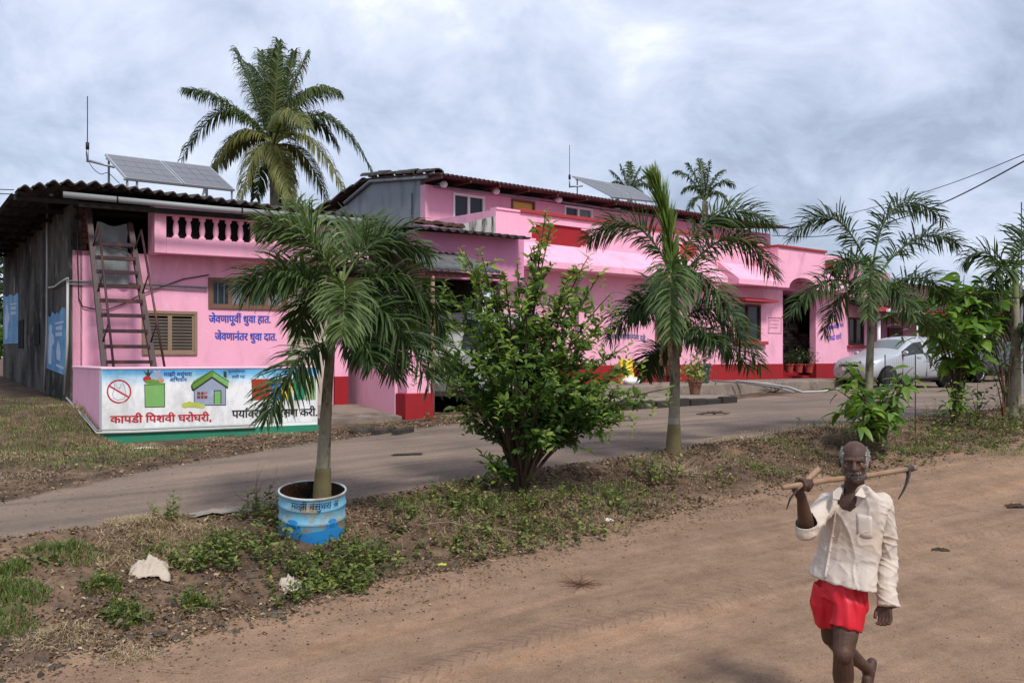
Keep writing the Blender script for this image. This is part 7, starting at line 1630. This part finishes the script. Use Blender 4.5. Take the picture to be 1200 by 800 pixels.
    sp = [(50, 500, .9, .9), (120, 520, .6, .8), (20, 535, .7, .7), (180, 530, .5, .5), (85, 480, .5, .6), (620, 615, .5, .7), (700, 595, .4, .5), (540, 615, .4, .6), (800, 555, .5, .6), (640, 600, .5, .5), (1060, 515, .4, .4), (175, 612, .32, 1.6), (205, 625, .3, 1.4), (160, 640, .3, .9), (205, 655, .2, .6), (130, 655, .25, .5), (235, 640, .3, .6), (70, 750, .25, .7), (150, 770, .15, .2), (880, 515, .5, .5), (930, 505, .6, .7), (975, 500, .5, .6), (860, 535, .4, .4), (480, 600, .3, .5), (560, 620, .3, .3), (700, 600, .4, .4), (760, 590, .3, .4), (1050, 505, .4, .4), (300, 600, .3, .4), (960, 545, .4, .4), (1000, 530, .4, .3), (100, 520, .5, .3), (90, 478, .6, .3), (250, 515, .3, .4), (330, 510, .4, .4), (20, 560, .5, .3), (600, 640, .3, .2), (820, 560, .3, .3)]
    blades(sp, 1200, m_straw, 'straw', 'dry straw and dead grass lying on the verges', .03, .10, .0022, 2.6, .5)
    # twiggy dead litter on the dark part of the verge
    # leafy weeds
    Pp = []; Dd = []; Ls = []; Vv = []; st = MB()
    wp = [(240, 660, .30, 1.3, .10), (265, 665, .25, .8, .09), (215, 668, .2, .5, .08), (375, 672, .34, 2.0, .12), (350, 690, .25, 1.2, .11), (400, 682, .3, 1.3, .11), (415, 655, .25, 1.0, .11), (322, 645, .16, .7, .10), (323, 600, .18, .8, .13), (305, 612, .15, .6, .1), (300, 640, .2, .4, .08), (345, 708, .12, .5, .1), (440, 660, .25, .8, .12), (425, 690, .2, .5, .08), (120, 695, .12, .4, .05), (150, 725, .15, .5, .06), (230, 715, .14, .5, .06), (50, 655, .2, .3, .04), (195, 612, .08, .4, .16), (180, 650, .15, .4, .06),
          (560, 600, .35, 1.0, .14), (600, 612, .35, 1.0, .14), (545, 580, .3, .8, .12), (650, 600, .35, .9, .13), (500, 625, .3, .5, .09), (480, 600, .25, .4, .08), (620, 640, .35, .7, .09), (580, 640, .3, .6, .09), (680, 625, .35, .6, .09), (720, 600, .35, .6, .10), (690, 585, .3, .6, .10), (770, 565, .18, .9, .18), (745, 590, .3, .5, .08), (820, 560, .35, .4, .07), (530, 650, .3, .4, .07),
          (1080, 520, .3, .7, .14), (1100, 505, .3, .8, .2), (1125, 500, .3, .9, .22), (1150, 500, .35, .8, .18), (1180, 510, .4, .8, .15), (1150, 520, .4, .5, .1), (1195, 525, .4, .5, .1), (1060, 545, .3, .3, .06), (1010, 525, .2, .6, .12), (1035, 535, .3, .3, .06), (960, 500, .3, .3, .08), (1195, 500, .3, .8, .25), (1105, 530, .3, .4, .07), (440, 505, .25, .3, .08), (520, 492, .3, .5, .14), (560, 488, .4, .6, .15)]
    for (px, py, rad, dens, hh) in wp:
        c = G(px, py)
        hh *= 1.35
        for i in range(int(30 * dens)):
            a = random.uniform(0, 6.28); rr = rad * math.sqrt(random.random()); x = c.x + rr * math.cos(a) * 1.3; y = c.y + rr * math.sin(a) * .8; u, v = uv(x, y); z = float(zz(np.array([u]), np.array([v]))[0]); H = hh * random.uniform(.4, 1.3); tx, ty = random.gauss(0, .35) * H, random.gauss(0, .35) * H; tip = Vector((x + tx, y + ty, z + H)); b0 = Vector((x, y, z - .01)); st.tube([b0, tip], [.0018, .001], 3, cap=False)
            for q in range(9):
                t = .25 + .75 * q / 8; p = b0 + (tip - b0) * t; an = random.uniform(0, 6.28); Pp.append(tuple(p)); Dd.append((math.cos(an), math.sin(an), random.gauss(.35, .4))); Ls.append(random.uniform(.022, .055) * (1 + hh)); Vv.append(min(1, max(0, random.gauss(.42, .28))))
    Pp = np.array(Pp); Ls = np.array(Ls); V, Fc = leaf_arrays(Pp, np.array(Dd), rng.normal(size=Pp.shape) * .35 + np.array([0, 0, 1]), Ls, Ls * .5, .15); tag(np_mesh('weeds', V, Fc, m_weed, None, np.repeat(Vv, 3)), 'low green leafy weeds along the verge', 'weeds', kind='stuff')
    tag(st.build('weed_stems', m_bark), 'thin stems of the verge weeds', 'weeds', kind='stuff')
    # dead twigs scattered through the litter
    b = MB()
    for i in range(900):
        u = -1 + 17 * random.random() ** 1.4; v = random.uniform(float(v_dirt(u)) - .1, float(v_near(u)) + .05); x, y = xy(u, v); z = float(zz(np.array([u]), np.array([v]))[0]); a = random.uniform(0, 6.28); l = random.uniform(.05, .22); q = Vector((x, y, z + .01)); e = q + Vector((math.cos(a) * l, math.sin(a) * l, random.uniform(0, .07))); b.tube([q, (q + e) / 2 + Vector((random.gauss(0, .01), random.gauss(0, .01), .012)), e], [.0028, .0022, .001], 3, cap=False)
    tag(b.build('dead_twigs', m_twig), 'thin dead twigs lying in the verge litter', 'twigs', kind='stuff')
m_twig = M('dry pale twig', (.27, .19, .135), .9, .35, 10, .2, 50, .15)
cover()

# ------------------------------------------------------------------ single things lying about
def crumple(name, label, px, py, sx, sy, hh, mat, cat, seed, d=None, rz=0, group=None):
    c = G(px, py); o_ = []; n = 26; r = random.Random(seed); off = Vector((r.uniform(0, 50), r.uniform(0, 50), 0)); V = []
    for i in range(n + 1):
        for j in range(n + 1):
            s, t = i / n * 2 - 1, j / n * 2 - 1; e = 1 + .35 * mnoise.noise(Vector((s * 1.6, t * 1.6, 3)) + off); x, y = s * sx * e, t * sy * e
            f = max(0, 1 - (s * s + t * t) * .6); z = hh * f * (.6 + .8 * mnoise.noise(Vector((s * 2.2, t * 2.2, 0)) + off)) + hh * .30 * abs(mnoise.noise(Vector((s * 6, t * 6, 9)) + off)) + .01
            xx, yy = x * math.cos(rz) - y * math.sin(rz), x * math.sin(rz) + y * math.cos(rz); u, v = uv(c.x + xx, c.y + yy); V.append((xx, yy, float(ground_h(u, v)) - c.z + max(z, .012)))
    I = np.arange((n + 1) ** 2).reshape(n + 1, n + 1); o = np_mesh(name, V, np.stack([I[:-1, :-1], I[1:, :-1], I[1:, 1:], I[:-1, 1:]], -1).reshape(-1, 4), mat, smooth=True); o.location = c; m_ = o.modifiers.new('t', 'SOLIDIFY'); m_.thickness = .004; tag(o, label, cat, group)
m_rag = M('dirty white cloth', (.46, .39, .32), .9, .2, 6, .4, 18, .15, stain=(.42, .30, .22), stain_amt=(.5, .72), stain_s=(1, 1, 1))
crumple('white_rag', 'larger crumpled cream rag lying below the straw pile', 178, 674, .155, .12, .13, m_rag, 'rag', 3, rz=.2)
crumple('white_rag', 'smaller pale rag half hidden in the weeds below the drum', 341, 694, .085, .10, .11, m_rag, 'rag', 8, rz=.5)
crumple('white_bag', 'scrap of white plastic at the foot of the shrub', 712, 613, .06, .035, .03, m_white, 'litter', 12)
crumple('old_sheet', 'grey flattened board lying left of the blue drum', 262, 602, .28, .08, .05, M('weathered grey board', (.26, .23, .20), .9, .3, 6, .3, 25, .15), 'board', 15, rz=.35)
crumple('white_bag', 'scrap of white plastic in the yard before the mural', 172, 527, .16, .06, .03, m_white, 'litter', 17)
crumple('yellow_leaf', 'single big yellow green leaf at the road edge', 518, 663, .035, .022, .012, M('yellow leaf', (.42, .48, .06), .6, .2, 8, .1, 30, .3), 'leaf', 19)
crumple('road_patch', 'dark crumbled patch in the tar lane behind the drum', 478, 533, .17, .07, .006, m_concdk, 'patch', 22)
crumple('dark_clod', 'dark clod on the dirt road at the right edge', 1190, 595, .10, .05, .03, M('dark clod', (.06, .04, .03), .95, .3, 8, .5, 20, .1), 'clod', 25)
crumple('dark_clod', 'small dark clod on the dirt road right of the man', 1102, 647, .07, .04, .02, bpy.data.materials['dark clod'], 'clod', 27)
crumple('dark_debris', 'thin dark bark curl on the tar lane beyond the second palm', 836, 486, .24, .05, .06, m_bark, 'bark', 29)
def twig_thing(name, label, px, py, n, spread, hgt, seed, r0=.005, cat='twig', mat=m_twig, up=.5):
    c = G(px, py); r = random.Random(seed); h = MB()
    for i in range(n):
        a = r.uniform(0, 6.28); p = Vector((0, 0, 0)); dv = Vector((math.cos(a), math.sin(a), up * r.uniform(.2, 1.2))).normalized(); L = [p.copy()]
        for k in range(5): dv = (dv + Vector((r.gauss(0, .25), r.gauss(0, .25), r.gauss(-.05, .2)))).normalized(); p = p + dv * spread / 5; p.z = max(p.z, .004); L.append(p.copy())
        h.tube(L, [r0 * (1 - .7 * k / 5) for k in range(6)], 4)
    o = h.build(name, mat); o.location = c; o['kind'] = 'stuff' if n > 12 else 'thing'; tag(o, label, cat)
m_strawd = M('dark dead grass', (.15, .08, .05), .9, .3, 10, .2, 40, .1)
twig_thing('grass_wisp', 'tangled wisp of brown dead grass on the dirt road', 680, 685, 60, .20, .1, 5, .0022, 'dead grass', m_strawd, .25)
twig_thing('dead_shoot', 'grey leafless branch lying down the bank below the shrub', 556, 622, 5, .65, .3, 9, .007, 'branch', m_twig, .5)
twig_thing('palm_flower_stalk', 'pale dry palm flower stalk spread on the bank by the second palm', 790, 558, 46, .34, .3, 11, .004, 'dry stalk', M('pale dry stalk', (.40, .31, .22), .85, .3, 8, .2, 30, .15), .55)
twig_thing('dry_stalks', 'upright dry weed stalks behind the blue drum', 302, 596, 9, .45, .5, 14, .003, 'dry stalk', m_strawd, 3.0)
twig_thing('dry_stalks', 'small bare twig lying on the near dirt road', 203, 787, 4, .16, .1, 15, .003, 'twig', m_twig, .15)
twig_thing('dry_brush', 'dark brush heap beside the white pipe on the veranda edge', 905, 461, 50, .45, .3, 16, .006, 'brushwood', m_bark, .9)
twig_thing('dry_stalks', 'dry twigs standing at the road side right of the shrub', 775, 585, 7, .3, .3, 17, .003, 'twig', m_twig, .8)
